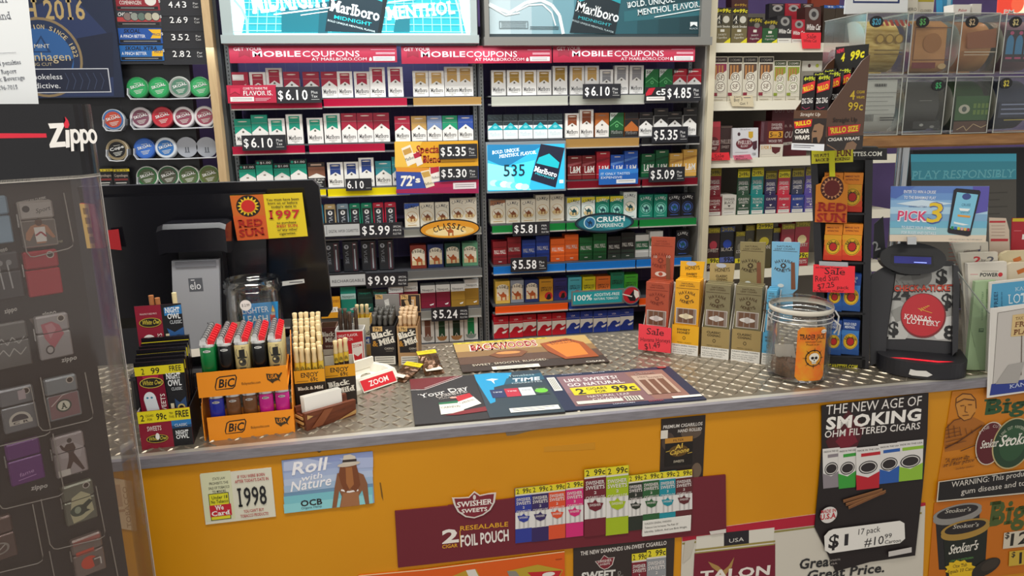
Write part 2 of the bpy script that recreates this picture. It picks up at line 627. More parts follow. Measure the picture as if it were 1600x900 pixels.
for row,x0,x1,c,h in ((0,768,887,'#bcbfb4',.03),(0,890,1006,'#b2b5aa',.03),(1,884,998,'#b08a4e',.03),(1,1002,1092,'#1d1d20',.026),(2,886,1000,'#7c1226',.026),(2,1003,1089,'#7c1226',.026),
 (3,769,883,'#15833f',.026),(3,885,996,'#15833f',.026),(3,999,1087,'#15833f',.026),(4,771,883,'#1572c8',.028),(4,885,992,'#1572c8',.028),(4,994,1079,'#1572c8',.028),
 (5,774,887,'#f05a1e',.026),(5,889,995,'#24479c',.026),(5,998,1030,'#f05a1e',.026)):
 lip(rackR,row,x0,x1,c,h)

# ------------------------------------------------------------------ cigarette packs
PROTO={}
def camel(a,cx,cy,k,c,face=-1):
 """side view of a standing dromedary, k = half its length"""
 P=[(-1,-.55),(-.86,-.66),(-.7,-.55),(-.62,-.3),(-.45,-.2),(-.2,-.28),(0,-.62),(.18,-.66),(.34,-.3),(.6,-.2),(.72,.05),(.66,.4),(.72,.95),(.58,.95),(.5,.45),(.44,.3),
 (.3,.35),(-.1,.38),(-.2,.95),(-.34,.95),(-.34,.3),(-.5,.12),(-.72,-.1),(-.82,-.4),(-.98,-.42)]
 a.Q([(cx +x *k *(-face),cy +y *k) for x,y in P],c)
 a.Q([(cx +x *k *(-face),cy +y *k) for x,y in [(.46,.2),(.56,.2),(.5,.95),(.4,.95)]],c)
 a.Q([(cx +x *k *(-face),cy +y *k) for x,y in [(-.2,.2),(-.1,.2),(-.06,.95),(-.16,.95)]],c)
def pack_art(a,st,c,W,H,c2):
 h=H -85
 if st in ('roof','frame','dark','cop'):
  wc={'dark':'#f0efec','cop':'#ece9e4'}.get(st,'#f2f1ee')
  a.R(0,0,W,H,wc)
  lc='#3c3c40'
  if st=='frame':
   p=[(9,6),(W -9,6),(W -9,44+h *.6),(W/2,34+h *.5),(9,44+h *.6)]
   a.Q(p[:2]+[(W -9,34+h *.5),(9,34+h *.5)],c)
   a.Q([(9,34+h *.5),(W/2,34+h *.5),(9,44+h *.6)],c)
   a.Q([(W -9,34+h *.5),(W/2,34+h *.5),(W -9,44+h *.6)],c)
   a.E(W/2,11.5,14,1.8,'#f4ead8')
   cy=44
  else:
   ap,ed=(30,50) if st!='cop' else (24,46)
   a.R(0,0,W,ap +h *.5,c)
   a.Q([(0,ap +h *.5),(W/2,ap +h *.5),(0,ed +h *.6)],c)
   a.Q([(W,ap +h *.5),(W/2,ap +h *.5),(W,ed +h *.6)],c)
   a.E(W/2,9,15,1.8,'#efe2d8' if st=='roof' else '#8a7a70')
   cy=44
  if c2:
   a.Q([(0,0),(22,0),(0,22)],c2)
   a.T('50',3,13,17,13,7,'#f4f4f4',bold=.03)
  a.R(W/2-3.5,cy -4+h *.5,W/2+3.5,cy +1.5+h *.5,'#8f8a80')
  a.E(W/2,cy -2+h *.5,2.6,3.4,'#5b5650',10)
  mb=lc if st!='green' else '#111111'
  a.T('Marlboro',5,71+h,W -5,71+h,13,mb,ser=True,bold=.01)
  a.R(14,75+h,W -14,76+h,'#77736d')
  if h:
   a.T("100's",W/2,83+h,h=4,c='#77736d',al='c')
 elif st=='green':
  a.R(0,0,W,H,c)
  a.Q([(0,0),(30,0),(0,30)],'#c8d4cc')
  a.T('50',3,15,20,15,9,'#2a2a2a',bold=.03)
  a.Q([(0,46),(W/2,28),(W,46),(W,49),(W/2,32),(0,49)],c2 or '#5fae6c')
  a.E(W/2,46,6,6,'#6cc07a',14)
  a.E(W/2,46,3.5,3.5,c,12)
  a.R(0,62,W,H,'#26302b')
  a.T('Marlboro',5,74+h,W -5,74+h,12,'#9aa39c',ser=True)
 elif st=='blackcop':
  a.R(0,0,W,H,'#1d1b1d')
  a.Q([(0,54),(W/2,30),(W,54),(W,66),(0,66)],c)
  a.R(0,66,W,68,'#3a2a22')
  a.T('Marlboro',5,77+h,W -5,77+h,12,'#8b8784',ser=True)
 elif st=='midnight':
  a.R(0,0,W,38,'#2c3a40')
  a.R(0,38,W,H,'#eef6f8')
  a.Q([(0,52),(W/2,28),(W,52),(W,54),(0,54)],'#17b6c6')
  a.E(W/2,44,8,5,'#7fdce4',12)
  for i in range(5):
   a.L(4+i *9,8+(i%2)*5,11+i *9,13+(i%2)*4,1,'#5d737c')
  a.T('Marlboro',6,74,W -6,74,13,'#cfe4ea',ser=True)
  a.R(0,22.5,W,23.5,'#9fb4bc')
 elif st=='promo':
  a.R(0,0,W,H,'#f2f1ee')
  a.R(0,0,W,16,'#15161a')
  a.T('$1.00',15,12,W -4,12,7,'#e9e9e9',bold=.01)
  a.E(8,8.5,4.5,4.5,'#19a38a',12)
  a.Q([(0,16),(W,16),(W,46+h *.5),(W/2,30+h *.4),(0,46+h *.5)],c)
  a.R(W/2-4,42+h *.4,W/2+4,47+h *.4,'#8f8a80')
  a.T('Marlboro',5,71+h,W -5,71+h,13,'#1c1c1f',ser=True)
 elif st=='brownpromo':
  a.R(0,0,W,H,'#f0ede8')
  a.R(0,14,W,36,c)
  a.Q([(0,36),(W/2,36),(0,48)],c);a.Q([(W,36),(W/2,36),(W,48)],c)
  a.R(0,0,W,14,'#2a211e')
  a.R(10,4,W -10,10,'#c8a894')
  a.R(0,52,W,H,'#121215')
  a.T('SAVE $0.50',4,61,W -4,61,6,'#e8e8e8')
  a.T('Per Pack',10,70,W -10,70,6.5,'#f2f2f2',bold=.02)
  a.T('Plus Tax',14,78,W -14,78,5,'#e8e8e8')
  for i in range(4):
   a.R(8,81+i *4,W -8,82.5+i *4,'#c9c9c9')
 elif st in ('camel','crush'):
  a.R(0,0,W,H,c)
  ink='#1c2a44' if c not in ('#11131c','#12806a') else '#eef0f2'
  a.R(1.5,1.5,W -1.5,H -1.5,c if st=='crush' else '#e9e2d0')
  if c2:
   a.Q([(0,0),(W,0),(W,10),(0,20)],c2)
  a.arc('CAMEL',W/2,46,30,128,52,9.5,ink,bold=.01,ser=True)
  ring={'#11131c':'#3f5fae','#12806a':'#8fd0c4'}.get(c,'#c7a25a' if st=='camel' else '#4a9a94')
  a.E(W/2,50+h *.4,21,21,ring)
  a.E(W/2,50+h *.4,19.5,19.5,c if ink!='#1c2a44' else '#efe9da')
  if ink=='#1c2a44':
   a.E(W/2,58+h *.4,17,9,'#dcc08a',20)
  else:
   a.E(W/2,50+h *.4,15,15,ring)
  camel(a,W/2,50+h *.4,15,'#8a4a24' if st=='camel' else '#0f4a50')
  a.R(10,77+h,W -10,79+h,ring)
 elif st=='wide':
  a.R(0,0,W,H,c)
  a.Q([(5,26),(W/2,12),(W -5,26),(W -5,H -12),(5,H -12)],'#ece4cf')
  a.E(W/2,26,W/2-5,14,'#ece4cf')
  a.arc('WIDES',W/2,66,40,122,58,10,'#15171c',bold=.03)
  a.R(5,H -28,W -5,H -12,'#dcc89a')
  camel(a,W/2,54,20,'#b5582a')
 elif st=='newport':
  a.R(0,0,W,27+h *.5,'#e6e8e6')
  a.R(0,27+h *.5,W,H,c)
  a.T('Newport',6,21+h *.3,W -6,21+h *.3,8,'#1a1a1c',bold=.01)
  a.R(0,60+h,W,60.6+h,'#0d0d0f')
  a.Q([(30,H -12),(W -6,H -17),(W -10,H -9),(W -13,H -12),(36,H -8)],'#e8e8e6')
 elif st=='newteal':
  a.R(0,0,W,H,c)
  a.R(0,28,W,48,'#b7d8d4')
  a.T('Newport',6,42,W -6,42,9,'#17463f')
  a.Q([(28,H -14),(W -6,H -20),(W -12,H -10),(34,H -9)],'#dfe9e8')
 elif st=='newdark':
  a.R(0,0,W,H,'#14312c')
  a.T('Newport',6,20,W -6,20,8,'#27a088')
  a.R(0,34,W,35,'#3b5a55')
  a.R(0,56,W,H,'#1d6456')
  a.Q([(28,H -10),(W -6,H -16),(W -12,H -7),(34,H -6)],'#dfe9e8')
 elif st=='pyramid':
  a.R(0,0,W,H,'#e8e7e2')
  a.R(13,0,W -13,H -14,c)
  a.Q([(5,H -22),(W -5,H -22),(W -10,H -10),(W/2+6,H -5),(W/2-6,H -5),(10,H -10)],c2 or '#b08050')
  a.Q([(W/2-7,H -20),(W/2,H -34),(W/2+7,H -20),(W/2+4.5,H -20),(W/2,H -30),(W/2-4.5,H -20)],'#d8d5cc')
 elif st=='pallmall':
  a.R(0,0,W,H,c)
  a.R(0,20,W,22,c2)
  a.R(0,52+h,W,62+h,c2)
  a.R(0,66+h,W,H,c2)
  if c=='#d9dad6':
   a.R(0,24,W,56,'#1d5a3c')
  a.T('PALL MALL',4,46+h *.5,W -4,46+h *.5,14,'#f0efe8',ser=True)
  a.R(W/2-6,74+h,W/2+6,77+h,'#b9b9b4')
 elif st=='lm':
  a.R(0,0,W,H,c)
  a.R(0,22,W,23,c2)
  a.Q([(0,30),(W,20),(W,26),(0,40)],c2)
  a.T('L&M',8,62+h,W -4,62+h,24,'#efeee8',ser=True,bold=.015)
  a.R(0,68+h,W,69+h,'#d8d2c6')
  a.R(14,6,W -14,9,'#e6d8c8')
 elif st=='spirit':
  a.R(0,0,W,H,c)
  a.T('AMERICAN',5,36,W -5,36,6.5,'#15171a',bold=.02)
  a.T('SPIRIT',5,46,W -5,46,8,'#15171a',bold=.02)
  a.E(W *.68,H -20,15,15,'#b3202a')
  a.Q([(W *.5,H -8),(W *.62,H -26),(W *.8,H -28),(W *.86,H -10),(W *.7,H -5)],'#1a1518')
  a.R(8,10,W -8,12,'#15171a')
 elif st=='wave':
  a.R(0,0,W,H,'#ece8e0')
  a.R(0,0,W,30,c)
  a.T('USA',W/2,18,h=6,c='#e9dfd8',al='c')
  a.Q([(0,H),(0,66),(8,60),(14,50),(20,44),(28,42),(34,44),(40,52),(W,44),(W,H)],c)
  a.Q([(30,62),(40,58),(52,54),(46,64),(34,68)],'#f0ede6')
 elif st=='carton':
  a.R(0,0,W,H,c)
  a.R(2,8,W -2,26,'#efefef')
  a.R(W -14,8,W -2,26,'#b3123c')
  a.T('SPECIAL',W -8,80,W -8,36,6,'#eeeeee')
def pack_meshes(st,c,W,H,c2=None):
 k=(st,c,W,H,c2)
 if k in PROTO:
  return PROTO[k]
 side={'roof':'#e4e2de','frame':'#e4e2de','midnight':'#dfe8ea','newport':c,'wave':'#e4dfd8','pyramid':'#dcdad4','dark':'#e2e0dc'}.get(st,c)
 lidc=c if st in ('roof','wave','dark') else '#26343a' if st=='midnight' else '#e6e8e6' if st=='newport' else side
 seam=0.27*H
 D=22.5
 for i,(z0,z1,sc) in enumerate(((0,H -seam,side),(H -seam,H,lidc))):
  m=M()
  e=0.0 if i==0 else 0.00015
  m.box(-W/2000-e,-e,z0/1000+(0.0005 if i else 0),W/2000+e,D/1000,z1/1000,mat(sc,0.3))
  a=Art(m,(-W/2000,-e,H/1000),clip=(seam +0.5,H) if i==0 else (0,seam -0.3))
  pack_art(a,st,c,W,H,c2)
  PROTO.setdefault(k,[]).append(m.mesh('pack_box' if i==0 else 'pack_lid'))
 return PROTO[k]
def pack(x,y,z,st,c,W,H,c2,label,group,rz=0.0,name='cigarette_pack'):
 t=thing(name,label,'cigarette pack',(x,y,z),rz,group)
 b,l=pack_meshes(st,c,W,H,c2)
 part('box',b,t,local=True)
 part('flip_top',l,t,local=True)
 return t
CN={'#a8183a':'red','#0c9c82':'teal','#c9a15c':'gold','#7b93bf':'pale blue','#0d9a70':'green','#2a50a8':'blue','#223f86':'navy','#a8842f':'bronze','#8f8f93':'silver',
 '#0e6b32':'green','#141416':'black','#8a4524':'brown','#b8672a':'copper','#1d1b1d':'black','#17b6c6':'aqua','#8b5a45':'brown','#2f8f9c':'blue-grey','#e9e2d0':'cream',
 '#11131c':'midnight blue','#12806a':'teal','#dfe6e2':'pale green','#7e2a1c':'russet','#1e2f63':'navy','#14453c':'dark green','#5f9a78':'light green','#0f6b58':'green',
 '#7c1230':'maroon','#9a7324':'mustard','#7d5040':'brown','#1d4a30':'dark green','#143526':'forest green','#0f8a50':'bright green','#8c1420':'red','#a01826':'red',
 '#1d3f9c':'blue','#e8641c':'orange','#12622f':'green','#18181a':'black','#d9dad6':'white','#7a1018':'dark red','#b0122a':'red','#1f56b8':'blue','#0f5a35':'green',
 '#d8a850':'gold','#d8b04a':'tan','#8f97a4':'grey','#c48a22':'amber','#2b2a6a':'indigo','#4fb0c0':'sky blue','#cfc11e':'yellow','#e0702a':'orange','#157a5a':'dark green',
 '#46b030':'green','#c01228':'red','#1d3a98':'blue','#1fa08c':'teal','#1b1d20':'black'}
STN={'roof':'%s-topped white','frame':'white pack with %s panel,','dark':'black-topped white','cop':'%s-topped white','green':'%s flash-corner','blackcop':'black with copper chevron',
 'midnight':'dark-topped white and aqua','promo':'%s pack with black dollar-off strip,','brownpromo':'%s pack with black savings label,','camel':'cream camel-picture','crush':'%s camel-emblem',
 'wide':'%s wide camel-picture','newport':'white-topped %s','newteal':'%s tall','newdark':'dark %s','pyramid':'white pack with %s stripe,','pallmall':'%s banded','lm':'%s','spirit':'%s',
 'wave':'%s and white wave-print','carton':'red and white vertical-print'}
K,T_=85,98
RED,TEAL,GOLD='#a8183a','#0c9c82','#c9a15c'
ROWS={
 ('L',0):[(363,389,K,'carton',RED),(390,416,K,'frame',RED),(416,442,T_,'frame',RED),(443.5,468.5,K,'roof',RED),(473,499,K,'roof',RED),(502,527,K,'roof',RED),(527,551,K,'frame',RED),
 (553,578,K,'frame',RED),(578,602,T_,'frame',RED),(606,630,T_,'frame',RED),(645,669.5,K,'frame',GOLD),(670,694,K,'frame',GOLD),(694.5,718.5,T_,'frame',GOLD),(719,743.5,T_,'frame',GOLD)],
 ('L',1):[(366.6,393,K,'roof',TEAL),(393.5,419,T_,'roof',TEAL),(420,446,K,'frame',TEAL),(448,473.5,T_,'frame',TEAL),(480,505,K,'frame',TEAL),(506.5,532.5,T_,'frame',TEAL),
 (534,558,T_,'roof',RED),(558.5,583.5,T_,'roof',RED),(584,609,T_,'roof',RED),(617,641,K,'roof',RED),(643,667,K,'roof',GOLD),(667.5,691,K,'roof','#7b93bf'),(691.6,715,K,'roof','#0d9a70'),
 (715.6,739.6,K,'roof','#2a50a8')],
 ('L',2):[(374,400,K,'promo',TEAL),(401,427,T_,'promo',TEAL),(428,453,K,'promo',TEAL),(454,480,T_,'promo',TEAL),(481.5,508,K,'brownpromo','#8b5a45'),(512,537,K,'frame','#223f86'),
 (538,561,K,'frame','#223f86'),(561.5,585,T_,'frame','#223f86'),(587,612,K,'roof','#2f8f9c'),(613,637,T_,'roof','#2f8f9c')],
 ('L',3):[(632,655,K,'camel','#e9e2d0','#2a50a8'),(656,679,K,'camel','#e9e2d0'),(680,702,K,'camel','#e9e2d0'),(703.5,727,T_,'camel','#e9e2d0'),(727.5,750,T_,'camel','#e9e2d0')],
 ('L',4):[(641,667,K,'wide','#7e2a1c'),(668,694,K,'wide','#1e2f63'),(695,720.5,K,'wide','#14453c'),(722,748,K,'wide','#5f9a78')],
 ('L',5):[(426,450,K,'newport','#0f6b58'),(452,475,K,'newport','#0f6b58'),(476,500,K,'newport','#0f6b58'),(533,557,T_,'newteal','#1fa08c'),(559,583,K,'newdark','#0f6b58'),(608,631,T_,'newport','#7c1230'),
 (632,654,T_,'newport','#7c1230'),(658,681,K,'newport','#7c1230'),(682,704,K,'newport','#7c1230'),(705,727,K,'newport','#9a7324'),(728,750,T_,'newport','#9a7324')],
 ('L',6):[(658,679,K,'pyramid','#7d5040','#a39a90'),(680,701,K,'pyramid','#1d4a30'),(702,724.5,T_,'pyramid','#143526'),(725.5,747,T_,'pyramid','#0f8a50','#8d9a94')],
 ('R',0):[(768,791,K,'frame','#a8842f'),(792,815,K,'frame','#a8842f'),(815.6,838,K,'frame','#a8842f'),(839,862,K,'frame','#a8842f'),(864,887,T_,'frame','#a8842f'),(891,913.6,T_,'frame',GOLD),
 (914,936,T_,'frame',GOLD),(937,958,K,'frame','#8f8f93'),(960,981.6,T_,'frame','#8f8f93'),(984,1006,T_,'frame','#8f8f93'),(1008,1028.6,K,'green','#0e6b32'),(1029.4,1050,K,'green','#0e6b32'),
 (1052,1073,K,'roof','#b0122a','#2a2a2a'),(1073.6,1095,K,'roof','#b0122a','#2a2a2a')],
 ('R',1):[(762.4,785.6,K,'midnight','#17b6c6'),(786.4,809.2,K,'midnight','#17b6c6'),(809.8,832.4,K,'midnight','#17b6c6'),(833,855.4,K,'midnight','#17b6c6'),(856,879,K,'midnight','#17b6c6'),
 (883,905,K,'frame','#8a4524'),(906,928,T_,'frame','#8a4524'),(930,951.6,K,'cop','#b8672a'),(952.4,974,K,'green','#0e5a2c'),(975.2,997,K,'blackcop','#b8672a'),(998.6,1020,K,'dark','#1d1b1d'),
 (1021.6,1043.4,T_,'dark','#1d1b1d'),(1044.2,1065.6,K,'dark','#1d1b1d'),(1067,1088,T_,'dark','#1d1b1d')],
 ('R',2):[(887,909,K,'lm','#7a1018','#a8545a'),(910,931,K,'lm','#7a1018','#a8545a'),(932,953,T_,'lm','#b0122a','#8a0e20'),(954,975,K,'lm','#1f56b8','#5b8ad4'),(976,997,T_,'lm','#1f56b8','#5b8ad4'),
 (1003,1024,K,'lm','#0f5a35','#0b4528'),(1025,1045,T_,'lm','#0f5a35','#0b4528'),(1046,1066,K,'lm','#d8a850','#b8853a'),(1067,1088,T_,'lm','#d8a850','#b8853a')],
 ('R',3):[(766,790,K,'camel','#e9e2d0','#a06a4a'),(790.4,813,K,'camel','#e9e2d0'),(814.4,837,K,'camel','#e9e2d0'),(837.6,859,T_,'camel','#e9e2d0'),(860,882,T_,'camel','#e9e2d0'),
 (886,907,K,'crush','#dfe6e2','#d8c92a'),(908.4,929.4,K,'crush','#dfe6e2','#d8c92a'),(930.4,951.6,K,'crush','#12806a','#d8c92a'),(952.6,973.4,K,'crush','#12806a','#d8c92a'),(974,995,T_,'crush','#dfe6e2'),
 (999,1020.6,K,'crush','#12806a'),(1021.6,1042,K,'crush','#12806a'),(1043,1063.4,K,'crush','#11131c'),(1064.6,1085,K,'crush','#11131c')],
 ('R',4):[(770,792,K,'pallmall','#8c1420','#6c0f18'),(793,814.4,T_,'pallmall','#8c1420','#6c0f18'),(816,837,K,'pallmall','#1d3f9c','#16307a'),(838,859,T_,'pallmall','#1d3f9c','#16307a'),
 (860,882,K,'pallmall','#e8641c','#c9500f'),(882.8,904.4,T_,'pallmall','#e8641c','#c9500f'),(905.6,926,K,'pallmall','#12622f','#0c4a22'),(926.6,947.4,T_,'pallmall','#12622f','#0c4a22'),
 (949,969.4,K,'pallmall','#18181a','#2a3a30'),(970,991,T_,'pallmall','#18181a','#2a3a30'),(993,1014,K,'pallmall','#d9dad6','#b9bab6'),(1014.6,1035,T_,'pallmall','#d9dad6','#b9bab6'),(1055.6,1076,T_,'crush','#11131c')],
 ('R',5):[(774,797,K,'wide','#d8b04a'),(798,819,K,'wide','#8f97a4'),(820,842,K,'wide','#1e2f63'),(842.6,864,K,'spirit','#c48a22'),(865,887,K,'spirit','#2b2a6a'),(888,909,K,'spirit','#4fb0c0'),
 (910,930.4,K,'spirit','#cfc11e'),(931,953,K,'spirit','#e0702a'),(953.6,974.4,T_,'spirit','#157a5a'),(975.4,997,K,'spirit','#46b030')],
 ('R',6):[(771,795,K,'wave','#c01228'),(795.8,817,K,'wave','#c01228'),(817.6,838.6,K,'wave','#c01228'),(840,861.6,K,'wave','#c01228'),(862.6,884,K,'wave','#c01228'),(885,906,K,'wave','#1d3a98'),
 (906.6,926.4,K,'wave','#1d3a98'),(927,948,K,'wave','#1d3a98'),(948.6,968.4,K,'wave','#1d3a98'),(969,990,K,'wave','#1d3a98')],
 }
ROWY={('L',0):130,('L',1):205,('L',2):275,('L',3):334,('L',4):410,('L',5):475,('L',6):518,('R',0):130,('R',1):195,('R',2):262,('R',3):328,('R',4):392,('R',5):455,('R',6):512}
BEHIND={('L',4):1,('L',5):1,('L',6):1,('R',3):1,('R',4):1,('R',5):1,('R',6):1}
for (sd,r),lst in ROWS.items():
 side='left' if sd=='L' else 'right'
 for i,e in enumerate(lst):
  x0,x1,H,st,c=e[:5]
  c2=e[5] if len(e)>5 else None
  py=ROWY[sd,r]
  a,b=XW(x0,py),XW(x1,py)
  W=round(min(b -a -0.0006,0.058)*1000)
  W=min(max(W,50),56)
  cx=(a +b)/2
  if b -a<W/1000+0.0004:
   W=int((b -a)*1000-0.4)
  cx=max(cx,xR0 +.0055+W/2000) if sd=='R' else min(cx,xL1 -.0145-W/2000)
  ds=STN[st]
  ds=ds%CN.get(c,'plain') if '%s' in ds else ds
  ds=('tall ' if H==T_ and 'tall' not in ds else '')+ds
  noun='pack' if 'pack' not in ds else ''
  lab=' '.join(f'{ds} {noun} {ORD[i]} along {ROWN[r]} shelf of {side} cigarette rack'.split())
  z=BASE[r]+random.uniform(0,0.0006)
  grp=f'cigarette packs on the {ROWN[r]} shelf of the {side} rack'
  dy=random.uniform(-0.004,0.006)
  pack(cx,PY +dy,z,st,c,W,H,c2,lab,grp,random.uniform(-0.006,0.006))
  for n in range(BEHIND.get((sd,r),0)):
   pack(cx,PY +dy +0.0245,z,st,c,W,H,c2,' '.join(f'pack behind the {ORD[i]} front pack on {ROWN[r]} shelf of {side} cigarette rack'.split()),grp)

# ------------------------------------------------------------------ signs and prices on the racks
def plate(x0,y0,x1,y1,Y,c,th=0.004,z0=0.0002):
 """flat board standing in the plane y=Y, measured from the photograph"""
 m=M()
 a=Art(m,(0,Y,0),px=True,z0=z0)
 q=a.rect(x0,y0,x1,y1)
 m.box(q[0][0],Y,q[2][1],q[2][0],Y +th,q[0][1],c)
 return m,a
PLATEB=mat('#222329',0.4)
def price(x0,y0,x1,y1,Y,txt,side,label,plus=('Plus','Tax')):
 m,a=plate(x0,y0,x1,y1,Y,PLATEB)
 w,h=x1 -x0,y1 -y0
 dol=txt.startswith('$')
 body=txt[1:] if dol else txt
 ch=h *0.6
 base=y0 +h *0.8
 xs=x0 +w *0.05
 if dol:
  a.T('$',xs,base -h *.02,xs +w *.11,h=ch *.9,c='#f2f2f2',bold=.02)
  xs+=w *0.15
 xe=x0 +w *0.72
 n=len(body)
 wt=sum(0.35 if ch_=='.' else 1 for ch_ in body)
 u=(xe -xs)/wt
 for ch_ in body:
  k=0.35 if ch_=='.' else 1
  pad=u *0.1
  if ch_=='.':
   a.R(xs,base -h *.09,xs +u *.22,base,'#f2f2f2')
  elif ch_=='1':
   a.T(ch_,xs +u *.3,base,h=ch,c='#f2f2f2',bold=.02)
  else:
   a.T(ch_,xs +pad,base,xs +u *k -pad,h=ch,c='#f2f2f2',bold=.03)
  xs+=u *k
 for i,t in enumerate(plus):
  hh=h *(.17 if len(plus)==2 else .13)
  a.T(t,x0 +w *.78,y0 +h *(.42+.24*i -(.1 if len(plus)==3 else 0)),x0 +w *(.92 if len(t)<5 else .97),h=hh,c='#dddddd')
 if len(plus)==2:
  a.R(x0 +w *.78,y0 +h *.76,x0 +w *.96,y0 +h *.79,'#bbbbbb')
 return solo('price_sign',m,label,'price sign')
SP=('SPECIAL','PRICE','PLUS TAX')
price(431.5,135.5,502,161,2.645,'$6.10','L','black $6.10 price sign beside the red flavor sign on top shelf')
price(378,211,447,235,2.645,'$6.10','L','black $6.10 price sign in front of the teal menthol packs')
price(540,279,581,298,2.645,'6.10','L','small black 6.10 price tag above the yellow tray front',('',''))
price(674,480,732,501,2.64,'$5.24','L','black $5.24 special price sign under the mustard packs',SP)
price(911,131,970,154,2.645,'$6.10','R','black $6.10 price sign before the gold and silver packs')
price(1040,132,1096,158,2.645,'$4.85','R','black $4.85 price sign below the red 50-cent packs')
price(1019,198,1075,223,2.645,'$5.35','R','black $5.35 price sign below the black-topped packs')
price(1014,261,1070,284,2.645,'$5.09','R','black $5.09 price sign in front of green and gold packs')
price(801,347,859,368,2.645,'$5.81','R','black $5.81 price sign on the green tray front',('PER','PACK','PLUS TAX'))
price(798,402,855,424,2.645,'$5.58','R','black $5.58 price sign on the blue tray front')
# red sign with chevron
m,a=plate(355,133,432,161,2.645,'#b3183c')
a.Q([(359,138),(375,138),(375,149),(367,144.5),(359,149)],'#8c0f2c');a.Q([(359.5,138),(375,138),(375,147.5),(367,143),(359.5,147.5)],'#c92a4c')
a.T('COME TO WHERE THE',380,140,418,h=3.6,c='#f4e6e6',ser=True)
a.T('FLAVOR IS.',380,149,426,h=7.2,c='#f7efef',ser=True,bold=.01)
a.R(360,151.5,397,158.5,'#efe9e6');a.R(363,153.3,394,154,'#777777');a.R(363,155.6,394,156.3,'#777777')
for k in range(3):
 a.R(399,153+k *1.9,423-k *3,153.9+k *1.9,'#dba0ac')
solo('flavor_sign',m,'red sign with white slab lettering at left end of the top shelf','sign')
for x0,x1,y0,y1,t,lab in ((358,620,71,98,(365,409,395,470,473,562,487,573,583,617),'red mobile coupons banner over the left rack, nearest the wood post'),
 (627,862,71.5,99,(631,672,658,727,729,808,742,819,828,859),'red mobile coupons banner bridging the gap between the two racks'),
 (864,1086,70.5,97,(870,907,894,957,960,1037,970,1045,1053,1083),'red mobile coupons banner under the dark unlit sign')):
 m,a=plate(x0,y0,x1,y1,2.635,'#b0163c')
 a.T('GET YOUR',t[0],y0 +8,t[1],h=5,c='#f1e4e6')
 a.Q([(t[2]-22,y0 +9),(t[2]-4,y0 +9),(t[2]-4,y0 +19),(t[2]-13,y0 +15),(t[2]-22,y0 +19)],'#951030')
 a.T('MOBILE',t[2],y0 +17.5,t[3],h=8.6,c='#f6eef0',bold=.025)
 a.T('COUPONS',t[4],y0 +17.5,t[5],h=9,c='#f1e4e6')
 a.T('AT MARLBORO.COM',t[6],y0 +23.6,t[7],h=4.6,c='#f1e4e6')
 a.R(t[8],y0 +17,t[9],y0 +24,'#ece4e2');a.R(t[8]+3,y0 +19,t[9]-4,y0 +19.8,'#8a8a8a');a.R(t[8]+3,y0 +21.4,t[9]-4,y0 +22.2,'#8a8a8a')
 a.Q([(t[8]-6,y0 +24),(t[8]-2,y0 +24),(t[8]-2,y0 +20.5),(t[8]-4,y0 +18),(t[8]-6,y0 +20.5)],'#ece4e2')
 a.R(t[8]-4,y0 +6,t[9],y0 +7,'#d38a9a');a.R(t[8]+4,y0 +11,t[9],y0 +12,'#e6b9c2');a.R(t[8]+4,y0 +12.8,t[9],y0 +13.6,'#e6b9c2')
 solo('coupon_banner',m,lab,'banner')
# yellow and blue blend boards
m,a=plate(617,221,747,261,2.645,'#e3a51c')
a.Q([(617,221),(660,221),(640,261),(617,261)],'#efc04a')
a.Q([(627,232),(641,226),(651,254),(637,260)],'#f1ead8');a.Q([(629,235),(641,230),(644,238),(632,243)],'#c99a48');a.T('Marlboro',634,252,649,247,4.5,'#222222',ser=True)
a.Q([(645,240),(655,236),(661,256),(652,260)],'#efe6da');a.Q([(645.5,241),(655,237),(658,244),(648,248)],'#b3183c')
a.T('Special',650,239,689,h=12,c='#9c1414',ser=True,bold=.03,it=.1)
a.T('Blend',660,254,689,h=11,c='#9c1414',ser=True,bold=.03,it=.1)
a.R(690,252,742,253.5,'#b0801a')
solo('blend_sign',m,'yellow sign with red slab lettering and two pictured packs','sign')
m,a=plate(619,262,748,302,2.645,'#2f4aa0')
a.Q([(619,262),(700,262),(690,270),(619,268)],'#e0922a');a.Q([(680,285),(748,280),(748,302),(660,302)],'#b0184c')
a.Q([(619,296),(748,290),(748,302),(619,302)],'#a01850')
a.T('72',625,290,644,h=15,c='#f4efe2',bold=.07,it=.15)
a.T("'s",645,285,657,h=9,c='#f4efe2',bold=.07)
a.Q([(657,268),(671,265),(679,290),(666,294)],'#efe2c4');a.Q([(658,270),(670,267),(673,275),(662,278)],'#caa04e');a.T('Marlboro',663,290,677,287,4,'#222222',ser=True)
a.Q([(671,262),(687,260),(687,283),(675,285)],'#f2ece6');a.Q([(672,262),(686,260),(686,268),(673,272)],'#b3183c');a.T('Marlboro',675,280,687,278,4,'#222222',ser=True)
a.R(708,285,744,295,'#eadfe4');a.R(711,288,741,289,'#888888');a.R(711,291,741,292,'#888888')
solo('blend_sign',m,'blue and magenta sign with big white numerals and two pictured packs','sign')
price(686,225,746,248,2.638,'$5.35','L','black $5.35 price sign fixed on the yellow blend sign')
price(687,260,747,281,2.638,'$5.30','L','black $5.30 price sign fixed on the blue and magenta sign')
